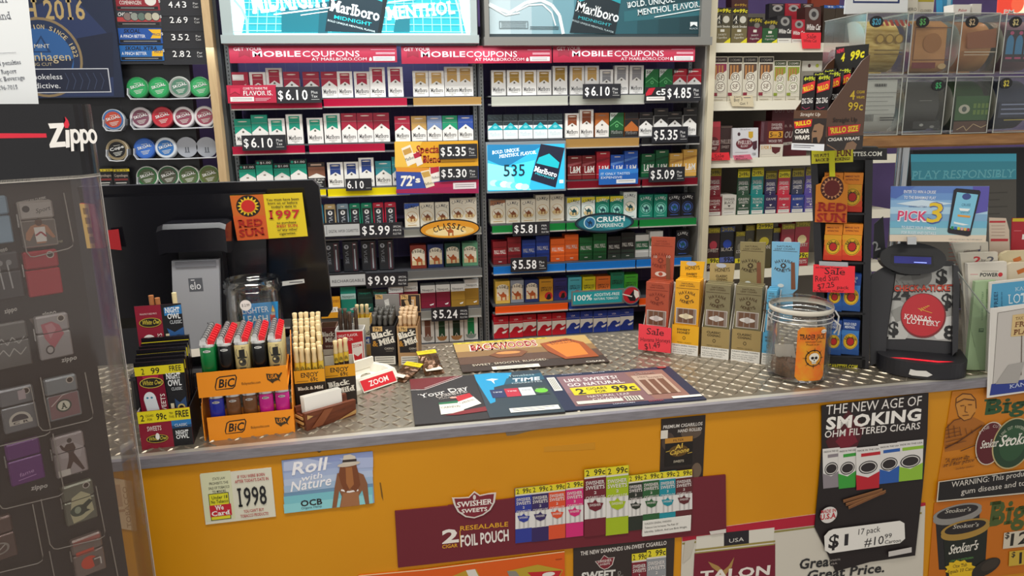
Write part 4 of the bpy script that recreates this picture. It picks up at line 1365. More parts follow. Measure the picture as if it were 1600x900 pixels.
# --- foil cigar pouch display (two owls) ---------------------------------------------
c,rz,W=seat(222,703,303,694)
c.y=max(c.y,edge_y(c.x)+.006)
t=thing('cigar_display','owl-print cigar display box with yellow band at the left end of the counter','display box',c,rz)
W2=W/2
z1=zat(258,640,c)-CT
ztop=zat(226,478,c +V((0,.085,0)))-CT
m=M()
m.box(-W2,0,0,W2,.0015,z1,'#8c1730')
m.box(-W2,.0015,0,-W2 +.0015,.095,z1,'#b9b4b2');m.box(W2 -.0015,.0015,0,W2,.095,z1,'#15161c');m.box(-W2 +.0015,.0935,0,W2 -.0015,.095,z1,'#3b1018')
a=Art(m,(-W2,0,z1))
H=z1 *1000;w=W *1000
a.R(w *.62,H *.3,w,H,'#17181d');a.R(w *.62,H *.3,w,H *.45,'#2a78b8');a.R(w *.62,H *.45,w,H *.52,'#1d4a74')
a.R(0,0,w,H *.31,'#e8d81c')
a.T('2',w *.05,H *.25,w *.12,h=H *.16,c='#17160f',bold=.02);a.T('CIGARS',w *.15,H *.15,w *.3,h=H *.06,c='#17160f');a.T('FOR',w *.18,H *.25,w *.27,h=H *.06,c='#17160f')
a.T('99c',w *.35,H *.25,w *.54,h=H *.17,c='#17160f',bold=.03);a.T('TRY',w *.6,H *.14,w *.68,h=H *.06,c='#17160f');a.T('THIS',w *.59,H *.23,w *.69,h=H *.06,c='#17160f');a.T('FREE',w *.72,H *.23,w *.97,h=H *.17,c='#17160f',bold=.03)
a.T('SWEETS',w *.15,H *.52,w *.42,h=H *.12,c='#efe6e0',bold=.01)
a.E(w *.32,H *.74,w *.21,H *.11,'#b9a43c');a.E(w *.32,H *.74,w *.195,H *.095,'#231c14');a.T('White Owl',w *.15,H *.78,w *.49,h=H *.1,c='#e6d04a',it=.2)
a.E(w *.33,H *.68,w *.04,H *.09,'#e8e6e2',14)
a.T('CLASSIC',w *.68,H *.47,w *.92,h=H *.07,c='#e9eef2',ser=True);a.T('NIGHT',w *.68,H *.68,w *.93,h=H *.1,c='#eef0f2',ser=True,bold=.04);a.T('OWL',w *.68,H *.8,w *.93,h=H *.1,c='#eef0f2',ser=True,bold=.04)
part('box_front',m,t,local=True)
m=M()
m.box(-W2 -.006,.0945,0,W2 -.012,.0962,ztop,'#3a0f18')
a=Art(m,(-W2 -.006,.0945,ztop))
w2=w -6
hh=90
a.R(0,0,w2 *.56,hh,'#8c1730');a.R(w2 *.56,0,w2,hh,'#17181d');a.Q([(w2 *.62,6),(w2,2),(w2,18),(w2 *.62,20)],'#2a78b8')
a.T('NIGHT',w2 *.64,15,w2 *.96,h=9,c='#eef0f2',ser=True,bold=.04);a.T('OWL',w2 *.68,26,w2 *.96,h=9,c='#eef0f2',ser=True,bold=.04);a.T('CLASSIC',w2 *.72,35,w2 *.98,h=6,c='#d8dde2',ser=True)
a.Q([(w2 *.64,42),(w2 *.8,50),(w2,42),(w2,80),(w2 *.78,78),(w2 *.7,60)],'#2c5a94');a.E(w2 *.88,60,8,5,'#10151c');a.E(w2 *.88,60,4,3.5,'#c9b46a',12);a.R(w2 *.6,52,w2 *.68,72,'#d9cfae')
a.T('MANUFACTURED PRICE',w2 *.1,16,w2 *.46,h=3,c='#e4c8c8')
a.E(w2 *.3,30,w2 *.24,8.5,'#b9a43c');a.E(w2 *.3,30,w2 *.22,7.5,'#231c14');a.T('White Owl',w2 *.12,33,w2 *.49,h=8,c='#e6d04a',it=.2)
a.E(w2 *.24,66,w2 *.16,15,'#e8e6e2',20);a.R(w2 *.08,66,w2 *.4,90,'#e8e6e2');a.E(w2 *.19,61,2,2,'#222222',8);a.E(w2 *.3,61,2,2,'#222222',8);a.Q([(w2 *.23,65),(w2 *.26,65),(w2 *.245,70)],'#333333')
a.T('SWEETS',w2 *.52,88,w2 *.52,50,7,'#efe6e0')
part('header_card',m,t,local=True)
m=M()
for x,r,z in ((-.018,.0042,.016),(-.0085,.0042,.011)):
 m.tube([(x,.0945-.004*0+.0065,ztop -.06),(x -.001,.1008,ztop +z)],r,mat('#a8693a',.6),10)
m.tube([(.018,.101,ztop -.06),(.018,.1008,ztop +.018)],.004,mat('#e3d3a4',.5),10)
part('sample_cigars',m,t,local=True)
pz=zat(250,560,c +V((0,.03,0)))-CT
for j in range(7):
 m=M()
 y=.008+j *.0115
 lean=.012
 zb,zt_=.006,pz +j *.0035+random.uniform(-.002,.002)
 ox=random.uniform(-.0015,.0015)
 p=[(-W2 +.004+ox,y,zb),(W2 -.004+ox,y,zb),(W2 -.004+ox +.001,y +lean *.3,zt_),(-W2 +.004+ox -.003,y +lean *.3,zt_)]
 m.prism(p,(0,.006,0),mat('#17151a',.25),mat('#1a1719',.2))
 q0,q3=V(p[0]),V(p[3])
 a=Art(m,p[3],(1,0,0),(q3 -q0),z0=.0005)
 pw,ph=(W -.008)*1000,(zt_ -zb)*1000
 a.R(0,7,pw +3,22,'#e0d01c');a.T('2',pw *.14,20,pw *.2,h=10,c='#17160f',bold=.02);a.T('99',pw *.34,20,pw *.52,h=10,c='#17160f',bold=.02);a.T('FREE',pw *.73,18,pw *.98,h=9,c='#17160f',bold=.02)
 if j==0:
  a.Q([(2,22),(pw *.58,22),(pw *.62,ph),(2,ph)],mat('#7c1830',.25));a.R(pw *.62,22,pw,ph,'#15161b');a.O=a.O +a.V *.011;a.Q([(10,34),(pw *.5,33),(pw *.42,44),(14,46)],mat('#b02a4c',.2))
  a.E(pw *.32,46,pw *.25,9,'#d8c650');a.E(pw *.32,46,pw *.235,8,'#231c14');a.T('White Owl',pw *.12,49.5,pw *.52,h=8,c='#e6d04a',it=.2)
  a.E(pw *.24,74,pw *.13,13,'#dfe4ea',20);a.Q([(pw *.11,74),(pw *.37,74),(pw *.44,110),(pw *.3,122),(pw *.18,112)],'#d5dbe2');a.E(pw *.19,71,1.8,1.8,'#2a7a9a',8);a.E(pw *.28,71,1.8,1.8,'#2a7a9a',8)
  a.T('SWEETS',pw *.56,106,pw *.56,66,7,'#eee3e0',bold=.01)
  a.T('NIGHT',pw *.64,42,pw *.95,h=10,c='#eef0f2',ser=True,bold=.04);a.T('OWL',pw *.66,54,pw *.95,h=10,c='#eef0f2',ser=True,bold=.04);a.T('CLASSIC',pw *.72,62,pw *.95,h=5,c='#d8dde2',ser=True)
  a.Q([(pw *.76,76),(pw *.86,84),(pw,74),(pw,130),(pw *.78,132)],'#2c4a74');a.E(pw *.88,92,6,6,'#c9b46a',12);a.E(pw *.88,92,3.6,3.6,'#14161c',12);a.R(pw *.66,84,pw *.73,116,'#d9cfae')
  for k in range(5):
   a.PL([(pw *.8,100+k *6),(pw *.88,104+k *6),(pw *.97,100+k *6)],1,'#6f94c0')
 o=solo('cigar_pouch',m,f'shiny black-topped owl cigar pouch, {"front" if j == 0 else ORD[j] + " from front"} in the display box','cigar pouch','owl cigar pouches',loc=c,rotz=rz)

# --- clear tipped cigar boxes ---------------------------------------------------------
def tip_cigar(P,R,x,y,z,H,label,style):
 k=('tip',style,round(H,3))
 if k not in PROTO:
  m=M()
  r=.0043
  if style=='cream':
   m.lathe([(0,0),(r,0),(r,H *.62)],(0,0,0),mat('#3a2416',.5),10)
   b=m.mesh('cigar_body')
   m=M();m.lathe([(r *1.08,H *.62),(r *1.08,H *.62+.018)],(0,0,0),mat('#d9b53a',.4),10)
   a=Art(m,(-.0035,-r *1.1,H *.62+.016),z0=0);a.T('69c',.6,12,6.4,h=7,c='#1c160c',bold=.03)
   d=m.mesh('price_band')
   m=M();m.lathe([(r,H *.62+.018),(r *1.1,H *.8),(r *.85,H *.92),(r *1.05,H),(r *.6,H +.001),(0,H -.003)],(0,0,0),mat('#dcc596',.25),10)
   e=m.mesh('plastic_tip')
   PROTO[k]=[('cigar_body',b),('price_band',d),('plastic_tip',e)]
  else:
   col,tip={'black':('#2a2826','#55534f'),'tan':('#b98d5e','#d0b08a'),'brown':('#4a372c','#5c483a')}[style]
   m.lathe([(0,0),(r,0),(r,H *.8)],(0,0,0),mat(col,.35),10)
   b=m.mesh('cigar_body')
   m=M();m.lathe([(r,H *.8),(r *1.15,H *.84),(r *.8,H *.93),(r *1.1,H),(0,H -.002)],(0,0,0),mat(tip,.25),10)
   PROTO[k]=[('cigar_body',b),('plastic_tip',m.mesh('plastic_tip'))]
 q=V((x,y,0));q.rotate(Matrix.Rotation(R,3,'Z'))
 o=thing('tipped_cigar',label,'cigar',P +q +V((0,0,z)),R,'tipped cigars in counter boxes')
 for nm,me in PROTO[k]:
  part(nm,me,o,local=True)
def cigar_box(sx,H,D,face,sidec,name,label,art,floor_h=.01):
 c,rz,W=sx
 t=thing(name,label,'display box',c,rz)
 m=M()
 m.box(-W/2,0,0,W/2,.0012,H,face);m.box(-W/2,.0012,0,-W/2+.0012,D,H,sidec);m.box(W/2-.0012,.0012,0,W/2,D,H,sidec)
 m.box(-W/2+.0012,D -.0012,0,W/2-.0012,D,H,sidec);m.box(-W/2+.0012,.0012,0,W/2-.0012,D -.0012,floor_h,sidec)
 art(Art(m,(-W/2,0,H)),W *1000,H *1000)
 part('box',m,t,local=True)
 return t,c,rz,W
def bm_art(a,w,h):
 a.R(0,0,w,24,'#dd9a12')
 a.T('ENJOY',w *.22,13,w *.8,h=8,c='#191107',ser=True,bold=.03);a.T('69c',w *.52,22,w *.76,h=8,c='#191107',bold=.03);a.R(w *.06,20,w *.45,21,'#7a5a1a')
def art1(a,w,h):
 bm_art(a,w,h)
 a.T('Black & Mild',w *.08,37,w *.92,h=6,c='#efe8d8',ser=True,bold=.04)
 a.R(w *.42,48,w *.64,h *.8,'#8a7a3c');a.R(w *.46,48,w *.58,h *.8,'#c9b96a')
P1=(at(478,652)+V((.012,.002,0)),math.radians(4),.053)
z=zat(477,578,P1[0])-CT
t,c1,r1,W1=cigar_box(P1,z,.084,'#221a16','#6a5c40','cigar_box','dark box of clear-tipped cigars with orange price band beside the lighters',art1)
for i in range(5):
 for j in range(8):
  tip_cigar(c1,r1,-.0205+i *.0102+random.uniform(-.0008,.0008),.0075+j *.0098,.0105,z +.028+j *.007+random.uniform(-.003,.004),f'cream clear-tipped cigar, {ORD[i]} across and {ORD[j]} deep in the dark box','cream')
def art2(a,w,h):
 bm_art(a,w,h)
 a.T('Black',w *.12,43,w *.8,39,10,'#f2ecdf',ser=True,bold=.06);a.T('Mild',w *.38,56,w *.95,52,10,'#f2ecdf',ser=True,bold=.06);a.T('&',w *.14,57,w *.32,h=9,c='#c48a2a',ser=True,bold=.03)
P2=(at(529,634)+V((.006,.0,0)),math.radians(4),.058)
z=zat(528,570,P2[0])-CT
t,c2_,r2_,W2_=cigar_box(P2,z,.06,'#2a211c','#cfc7b8','cigar_box','dark box with white slab lettering behind the wooden card holder',art2)
for i,x in enumerate((-.004,.005,.0145)):
 tip_cigar(c2_,r2_,x,.02,.0105,z +.03+i *.002,f'cream clear-tipped cigar, {ORD[i]} of the three left in the lettered box','cream')
def casino(a,w,h,tan):
 if tan:
  a.R(4,4,w -4,h *.66,'#1f1a1a')
 a.R(w *.12,0,w *.5,11,'#d8b070');a.T('79c',w *.18,9,w *.44,h=7,c='#1d1408',bold=.03)
 a.T('Black',w *.1,28,w *.92,18,13,'#f2ecdf',ser=True,bold=.07);a.T('Mild',w *.36,43,w *.99,35,13,'#f2ecdf',ser=True,bold=.07);a.T('&',w *.08,44,w *.3,h=12,c='#c48a2a',ser=True,bold=.04)
 a.T('CASINO',w *.55,52,w *.92,h=4.5,c='#d8cfc0');a.R(w *.6,55,w *.88,56,'#8a8074')
 a.R(w *.14,h -22,w *.96,h -3,'#e6e2d8')
 for k in range(3):
  a.R(w *.18,h -19+k *5,w *.9,h -17.5+k *5,'#55524c')
for (xl,xr,face,sidec,st,lab,tan,hx0,hx1,hc) in ((581,620,'#1d191c','#2a2628','black','black lettered cigar box full of dark cigars beside the tan one',False,586,616,'#8d8a88'),
 (623,655,'#b58f64','#8f6b45','tan','tan and black lettered cigar box at the back edge of the counter',True,629,658,'#2a1d1a')):
 S=seat(xl,572,xr,571)
 z=zat((xl +xr)/2,510,S[0])-CT
 t,cc,rr,WW=cigar_box(S,z,.085,face,sidec,'cigar_box',lab,lambda a,w,h:casino(a,w,h,tan))
 zt_=zat((hx0 +hx1)/2,460,S[0]+V((0,.085,0)))-CT
 m=M()
 m.box(-WW/2+.002,.0852,z *.5,WW/2+.002,.0868,zt_,hc)
 a=Art(m,(-WW/2+.002,.0852,zt_));w=WW *1000
 a.R(1,1,17,11,'#d8b070');a.T('79c',3,9,15,h=7,c='#1d1408',bold=.02)
 if tan:
  a.Q([(8,14),(16,12),(24,38),(17,40)],'#c9a878');a.Q([(24,5),(34,5),(34,40),(24,40)],'#b88d58');a.T('Mild',30,36,30,12,6,'#f0e8d8',ser=True)
  a.border(0,0,w,42,1.5,'#b58f64')
 else:
  a.Q([(20,14),(30,10),(34,42),(24,42)],'#d2d0cc');a.T('Mild',32,42,30,18,8,'#f4f2ec',ser=True,bold=.03)
 part('header_card',m,t,local=True)
 for i in range(4):
  for j in range(4):
   tip_cigar(cc,rr,(-.0145+i *.0095)*WW/.043,.01+j *.019,.0105,z +.012+j *.002+random.uniform(-.002,.003),f'{"dark" if st == "black" else "tan"} tipped cigar, {ORD[i]} across and {ORD[j]} deep in the {st} lettered cigar box',st)

# --- other boxes behind ------------------------------------------------------------
S=seat(527,569,571,567)
z=zat(549,516,S[0])-CT
def zoomart(a,w,h):
 a.R(3,3,w -2,h -2,'#c8202a')
 a.T('GREAT FLAVOR.',5,16,w *.8,13,6,'#f2e6e4',bold=.02);a.T('NO MATCH.',5,25,w *.62,23,6,'#f2e6e4',bold=.02)
 a.Q([(w *.56,30),(w *.94,26),(w *.94,h -8),(w *.56,h -4)],'#ece4dc');a.T('ZOOM',w *.6,40,w *.9,37,6,'#b81c26',bold=.03)
 a.Q([(w *.6,h -22),(w *.75,h -16),(w *.9,h -24),(w *.9,h -10),(w *.6,h -7)],'#c8202a')
 a.Q([(6,h -26),(w *.38,h -29),(w *.38,h -8),(6,h -6)],'#e6dcd4')
t,cz,rzz,WZ=cigar_box(S,z,.04,'#e9e6e0','#efece6','cigar_box','white and red cigar box with thin brown cigars behind the white tray',zoomart)
for i,x in enumerate((-.019,-.009,.001,.014)):
 tip_cigar(cz,rzz,x,.012+.006*(i%2),.0105,z +(.036,.034,.028,.034)[i],f'thin brown cigar, {ORD[i]} from the left in the red and white box','brown')
S=seat(505,560,525,559)
z=zat(515,512,S[0])-CT
cigar_box((S[0],S[1],.036),z,.05,'#5c2f28','#7a5a48','cigar_box','maroon wine cigar box partly hidden behind the clear-tipped cigars',lambda a,w,h:(a.T('Black',w *.1,20,w *.9,h=10,c='#eee4d8',ser=True,bold=.06),a.T('Mild',w *.3,33,w *.95,h=10,c='#eee4d8',ser=True,bold=.06),a.T('WINE',w *.3,46,w *.8,h=5,c='#d9c8b8'),a.R(3,50,w -3,64,'#cbbfae')))
S=seat(556,556,581,555)
z=zat(568,497,S[0])-CT
t,cy_,ry_,WY=cigar_box((S[0],S[1],.036),z,.045,'#e0d6bc','#d8a83a','cigar_box','cream and yellow cigar box between the red and the black boxes',lambda a,w,h:(a.R(0,h *.5,w,h *.68,'#2a4a9a'),a.T('M',w *.5,h *.66,w *.9,h=10,c='#eeeeee',bold=.04),a.T('Mild',w *.2,h *.45,w *.95,h=10,c='#3a2a1a',ser=True),a.R(0,h *.7,w,h,'#c49a5a')))
for i in range(3):
 tip_cigar(cy_,ry_,-.011+i *.011,.018,.0105,z +.016,f'cream clear-tipped cigar, {ORD[i]} from left in the cream and yellow box','cream')
for i,(x0,y0,x1,y1) in enumerate(((449,545,478,518),(452,524,476,512))):
 p=at(470,600)+V((0,.07+i *.02,0))
 n=V((fw.x,fw.y,0)).normalized()
 A,B=hit(x0,y0,p,n),hit(x1,y1,p,n)
 m=M()
 d=(B -A).normalized();up=V((0,0,1))
 w_=.012
 m.prism([A,B,B -up *w_ -d *.002,A -up *w_ -d *.004],n *.0008,'#e4e0d4')
 a=Art(m,A -n *.0001,d,(up -d *up.dot(d)),z0=.0003)
 L_=(B -A).length *1000
 for k in range(int(L_/2.6)):
  a.R(2+k *2.5,2.5,3+k *2.5+(k *7%3)*.3,9,'#2a2a2a')
 solo('price_label',m,'white barcode strip leaning beside the clear-tipped cigars, %s of two'%('lower' if i==0 else 'upper'),'barcode strip')
for i,(pts) in enumerate(([(462,540),(468,510),(480,492),(474,520)],[(452,530),(455,495),(463,488),(461,520)])):
 p=at(470,600)+V((-.006,.1+.02*i,0))
 n=V((fw.x,fw.y,0)).normalized()
 m=M();m.prism([hit(x,y,p,n) for x,y in pts],n *.002,noisy('dry_leaf','#6a6258','#8d857a',60,.6))
 solo('leaf_wrap',m,'grey-brown wrap leaf standing behind the clear-tipped cigars, %s'%('taller' if i==1 else 'shorter'),'cigar leaf')

# --- business card holder ----------------------------------------------------------------
A,B=at(480,674),at(556,648)
d=B -A
rz=math.atan2(d.y,d.x)
W=d.length
c=(A +B)/2
t=thing('card_holder','striped wooden business card holder in front of the cigar boxes','card holder',c,rz)
WOODR,WOODL=noisy('red_wood','#5a2c1c','#7a3f26',18,.4,stretch=(2,12,12)),noisy('pale_wood','#b98d52','#cda468',18,.4,stretch=(2,12,12))
m=M()
h1,h2=.034,.03
m.prism([(-W/2,0,0),(W/2,0,0),(W/2,-.003,h2),(-W/2-.004,-.003,h1)],(0,.008,0),WOODR)
m.prism([(-W/2,.024,0),(W/2,.024,0),(W/2,.027,h2 +.004),(-W/2-.004,.027,h1 +.004)],(0,.007,0),WOODR)
m.box(-W/2+.0005,.008,0,W/2-.0005,.024,.006,WOODL)
m.prism([(-W/2-.001,.008,.006),(-W/2-.001,.024,.006),(-W/2-.004,.026,.028),(-W/2-.004,.006,.028)],(.004,0,0),WOODR)
for zz in (.012,.021):
 m.prism([(-W/2-.0035,.003,zz),(-W/2-.0035,.029,zz),(-W/2-.0035,.029,zz +.004),(-W/2-.0035,.003,zz +.004)],(-.002,0,0),WOODL)
part('holder_body',m,t,local=True)
m=M()
a=Art(m,(-W/2,-.0001,.0),(1,0,0),(0,-.1,1),z0=.0012)
a.Q([(8,-3),(30,-3),(52,-30),(34,-31)],noisy('mid_wood','#844a2c','#98583a',18,.4));a.Q([(60,-1),(W *1000,-4),(W *1000,-12),(66,-3)],WOODL);a.Q([(0,-22),(12,-26),(0,-31)],WOODL)
part('wood_inlay',m,t,local=True)
for i in range(5):
 m=M()
 y=.0095+i *.0028
 m.prism([(-W/2+.006,y,.0065),(W/2-.02,y,.0065),(W/2-.019,y +.003,.053),(-W/2+.005,y +.003,.057)],(0,.0006,0),'#efede6')
 if i==0:
  a=Art(m,(-W/2+.005,y +.003,.057),(1,0,-.055),(0,-.06,1),z0=.0004)
  a.T("TOM'S SMOKER FRIENDLY",6,11,56,h=4,c='#26262a',bold=.01)
  for k in range(2):
   a.R(7,14+k *4,38-k *10,15.2+k *4,'#6a6a6a')
 solo('business_card',m,'white business card in the wooden holder, %s of five'%('front' if i==0 else ORD[i]),'business card','cards in the wooden holder',loc=c,rotz=rz)

# --- white ashtray style tray with red plate ----------------------------------------------
A,B=at(566,614),at(616,597)
d=B -A
rz=math.atan2(d.y,d.x)
c=(A +B)/2
W=d.length
t=thing('change_tray','white plastic tray with a red lettered front plate','tray',c,rz)
WP=mat('#e4dfd2',.35)
m=M()
xa,xb=-W/2-.016,W/2+.012
D_=.078
prof=[(xa,-.002),(xb,-.002),(xb +.004,.03),(xb -.006,D_),(xa +.006,D_),(xa -.004,.03)]
m.prism([(x,y,.0) for x,y in prof],(0,0,.008),WP)
ring0=[(x,y,.008) for x,y in prof]
ring1=[(x *.98,y *.95+.012,.026) for x,y in prof]
ring2=[(x *.78,y *.72+.018,.026) for x,y in prof]
ring3=[(x *.62,y *.55+.022,.012) for x,y in prof]
b=ring0 +ring1 +ring2 +ring3
m.add(b,[(k *6+i,k *6+(i +1)%6,k *6+6+(i +1)%6,k *6+6+i) for k in range(3) for i in range(6)]+[(18,19,20,21,22,23)],WP)
m.box(xa +.006,D_ -.01,.02,xb -.01,D_ -.004,.04,WP)
m.lathe([(0,0),(.011,0),(.009,.004),(.003,.005)],(.004,.045,.0125),mat('#9a927e',.5),12,sx=1.2,sy=.7)
part('tray_body',m,t,local=True)
m=M()
v=V((0,.013,.018))
m.prism([(-W/2-.002,-.0085,.0025),(W/2+.002,-.0085,.0025),(W/2+.002,.0055,.0245),(-W/2-.002,.0055,.0245)],(0,.001,.0005),WP)
a=Art(m,(-W/2-.002,.0055,.0245),(1,0,0),(0,.014,.022),z0=.0005)
w=W *1000+4
a.R(1.5,1.5,w -1.5,23.5,'#d1202c');a.T('ZOOM',w *.22,17.5,w *.78,h=10.5,c='#f4ece8',bold=.03)
part('front_plate',m,t,'red plate with white lettering',local=True)

# --- foil pouches lying on the counter --------------------------------------------------------
FOIL=noisy('brown_foil','#4a3222','#6e4c32',90,.22,.5,.6)
for (cx,cy,rz_,lab) in ((632,590,math.radians(-38),'crumpled brown cigar pouch lying open beside the white tray'),(674,580,math.radians(12),'brown cigar pouch propped upright behind the lettered counter mat')):
 p=at(cx,cy)
 m=M()
 w,h=.042,.056
 n_=7
 vs=[]
 rng=random.Random(cx)
 tilt=.012 if cx<650 else .026
 for i in range(n_):
  for j in range(n_):
   u,v_=i/(n_ -1),j/(n_ -1)
   edge=min(u,1-u,v_,1-v_)
   vs.append(((u -.5)*w,(v_ -.5)*h,.0035+tilt *v_ +.006*min(1,edge *4)+rng.uniform(-.0018,.0018)))
 fs=[(i *n_ +j,(i +1)*n_ +j,(i +1)*n_ +j +1,i *n_ +j +1) for i in range(n_ -1) for j in range(n_ -1)]
 m.add(vs,fs,FOIL)
 bot=[(x,y,.0008+(tilt *(y/h +.5))*.85) for x,y,z in vs]
 m.add(bot,[f[::-1] for f in fs],FOIL)
 rim=[i *n_ for i in range(n_)]+[(n_ -1)*n_ +j for j in range(1,n_)]+[i *n_ +n_ -1 for i in range(n_ -2,-1,-1)]+[j for j in range(n_ -2,0,-1)]
 k=len(rim)
 m.add([vs[i] for i in rim]+[bot[i] for i in rim],[(i,(i +1)%k,(i +1)%k +k,i +k) for i in range(k)],FOIL)
 m.prism([(-w/2,h/2-.001,tilt +.004),(w/2,h/2-.001,tilt +.004),(w/2,h/2+.011,tilt +.008),(-w/2,h/2+.011,tilt +.008)],(0,0,.001),mat('#dcc81c',.3))
 a=Art(m,(-w/2,h/2+.011,tilt +.0092),(1,0,0),(0,1,-.35),z0=.0003)
 a.T('2 FOR 99c',4,9,38,h=6,c='#1b1a10',bold=.02)
 m.prism([(-w/2+.003,-h/2+.002,.0105),(w/2-.003,-h/2+.001,.0105),(w/2-.005,-h/2+.013,.0125),(-w/2+.004,-h/2+.014,.0125)],(0,0,.0006),mat('#e2d9c6',.4))
 solo('cigar_pouch',m,lab,'cigar pouch',loc=p,rotz=rz_)

# --- printed counter mats --------------------------------------------------------------------
def matboard(x0,y0,x1,y1,label,base,th=.0022):
 """rectangular printed mat lying on the plate, corners in metres"""
 m=M()
 m.box(x0,y0,CT +.0019,x1,y1,CT +.0019+th,base)
 a=Art(m,(x0,y1,CT +.0019+th),(1,0,0),(0,1,0),step=.00005)
 return m,a,(x1 -x0)*1000,(y1 -y0)*1000
p,q=at(651,667),at(842,581)
m,a,w,h=matboard(p.x -.003,1.238,q.x,q.y,'','#2b2526')
a.Q([(0,0),(w *.4,0),(w *.1,62),(0,58)],'#6b1a20');a.PL([(0,62),(w *.1,66),(w *.4,4)],2,'#d9c8c4');a.PL([(w *.1,58),(w *.37,2)],1.4,'#d9c8c4')
a.T('Your Day',w *.06,112,w *.42,82,22,'#e2ddd8',ser=True,it=.1);a.T('CARNIVAL',w *.18,118,w *.4,98,15,'#d8cfc8',ser=True);a.T('CIGARETTES',w *.19,126,w *.4,112,6,'#a89f98')
a.Q([(w *.18,142),(w *.33,138),(w *.33,152),(w *.18,152)],'#1f6a44');a.Q([(w *.18,152),(w *.33,150),(w *.34,196),(w *.18,200)],'#dfd9cc');a.T('CARNIVAL',w *.19,172,w *.33,170,8,'#26221f',ser=True)
a.Q([(w *.3,118),(w *.41,104),(w *.43,126),(w *.32,146)],'#b8222c');a.Q([(w *.31,146),(w *.43,124),(w *.47,162),(w *.33,186)],'#e8e3d8');a.T('CARNIVAL',w *.33,158,w *.44,142,8,'#26221f',ser=True);a.E(w *.29,122,7,4,'#f0a898',10)
a.Q([(w *.2,206),(w *.33,190),(w *.5,178),(w *.5,200),(w *.3,208)],'#7a1a20')
a.R(w *.49,0,w,h,'#2f3b44');a.Q([(w *.49,2),(w *.62,-0),(w *.78,8),(w *.68,74),(w *.6,84),(w *.57,160),(w *.53,168),(w *.49,40)],'#1d94c4');a.Q([(w *.68,74),(w *.72,40),(w *1,20),(w,60)],'#27566a')
a.Q([(w *.56,40),(w *.61,34),(w *.66,40),(w *.62,46),(w *.615,66),(w *.6,46)],'#e6eef0')
a.T('Timeless',w *.74,32,w *.94,h=11,c='#a9c4cc');a.T('TIME',w *.75,62,w *.96,h=18,c='#e9eef0',bold=.05,it=.2);a.T('CIGARETTES',w *.74,74,w *.97,h=7,c='#c4d2d6')
for i,cc in enumerate(('#26305c','#b8283c','#c9ccce','#33433a')):
 a.R(w *(.56+i *.105),98,w *(.66+i *.105),142,cc);a.T('TIME',w *(.575+i *.105),116,w *(.645+i *.105),h=6,c='#dfe2e6' if i!=2 else '#8a8f94')
a.E(w *.925,122,13,12,'#6cc036',12)
a.R(w *.64,h -34,w *.98,h -14,'#e6e2d8');a.R(w *.66,h -29,w *.95,h -27,'#77736c');a.R(w *.66,h -22,w *.88,h -20,'#77736c')
solo('counter_mat',m,'dark and blue two-brand cigarette mat at the counter front edge','counter mat')
p,q=at(727,584),at(910,522)
m,a,w,h=matboard(p.x -.006,p.y,q.x,min(q.y,1.7),'','#3b2b22')
a.R(0,0,w,70,'#b8975a');a.R(0,70,w,110,'#8a6840');a.R(0,110,w,160,'#5c4030');a.R(0,0,w *.7,10,'#d4be2a')
for k in range(12):
 a.R(w *.06*k,3,w *.06*k +10,6,'#8a7c1c')
a.T('BACKWOODS',w *.1,70,w *.6,62,44,'#e8dfd0',ser=True,bold=.1,it=.1);a.T('BACKWOODS',w *.105,69,w *.595,61,42,'#a32420',ser=True,bold=.03,it=.1)
a.Q([(w *.22,110),(w *.3,84),(w *.45,80),(w *.5,100),(w *.44,130),(w *.28,132)],'#7c4a2a');a.E(w *.36,100,28,10,'#c98a4a')
a.Q([(w *.62,50),(w *.84,20),(w *.94,60),(w *.96,170),(w *.72,172),(w *.64,110)],'#9a4a1c');a.Q([(w *.66,60),(w *.84,40),(w *.9,70),(w *.9,150),(w *.74,158)],'#d87a2a');a.T('HONEY',w *.7,52,w *.88,42,12,'#3a1c0c',bold=.02);a.T('BOURBON',w *.7,66,w *.88,56,9,'#3a1c0c')
a.T('SWEET. SMOOTH. RUGGED.',w *.08,178,w *.6,170,12,'#d9cbb4');a.R(w *.2,190,w *.52,210,'#e2dccf');a.R(w *.23,196,w *.48,198,'#6a665e');a.R(w *.23,203,w *.42,205,'#6a665e');a.T('CIGARS',w *.84,206,w *.97,h=9,c='#e0d6c4',bold=.02)
solo('counter_mat',m,'brown and amber cigar mat at the back edge of the counter','counter mat')
p,q=at(880,645),at(1045,575)
m,a,w,h=matboard(p.x,1.246,q.x,q.y,'','#1d2440')
a.R(w *.1,16,w *.92,h -14,'#7c5a5c');a.Q([(w *.1,16),(w *.5,16),(w *.4,90),(w *.1,110)],'#86646a');a.Q([(w *.62,20),(w *.92,16),(w *.92,h -14),(w *.66,h -20)],'#8a6256')
a.R(w *.025,16,w *.085,92,'#e0dcd2')
for k in range(4):
 a.R(w *(.033+k *.012),22,w *(.038+k *.012),86,'#6d6a64')
a.T('LIKE SWEETS?',w *.14,50,w *.54,h=17,c='#e6dcd8',bold=.03);a.T('GO NATURAL.',w *.14,76,w *.56,h=17,c='#e6dcd8',bold=.03)
a.R(w *.14,84,w *.62,124,'#d8c41e');a.T('2',w *.17,120,w *.23,h=28,c='#211c14',bold=.05);a.T('CIGARS',w *.25,102,w *.4,h=12,c='#211c14',bold=.03);a.T('FOR',w *.3,119,w *.38,h=12,c='#211c14',bold=.03);a.T('99c',w *.43,119,w *.6,h=28,c='#211c14',bold=.05)
a.T('NATURAL LEAF',w *.22,142,w *.52,h=11,c='#d9cdc8');a.T('CIGARILLOS',w *.24,158,w *.52,h=11,c='#d9cdc8')
a.R(w *.64,44,w *.88,150,'#b39a88')
for k in range(3):
 a.R(w *(.67+k *.068),70,w *(.72+k *.068),150,'#6d4a38')
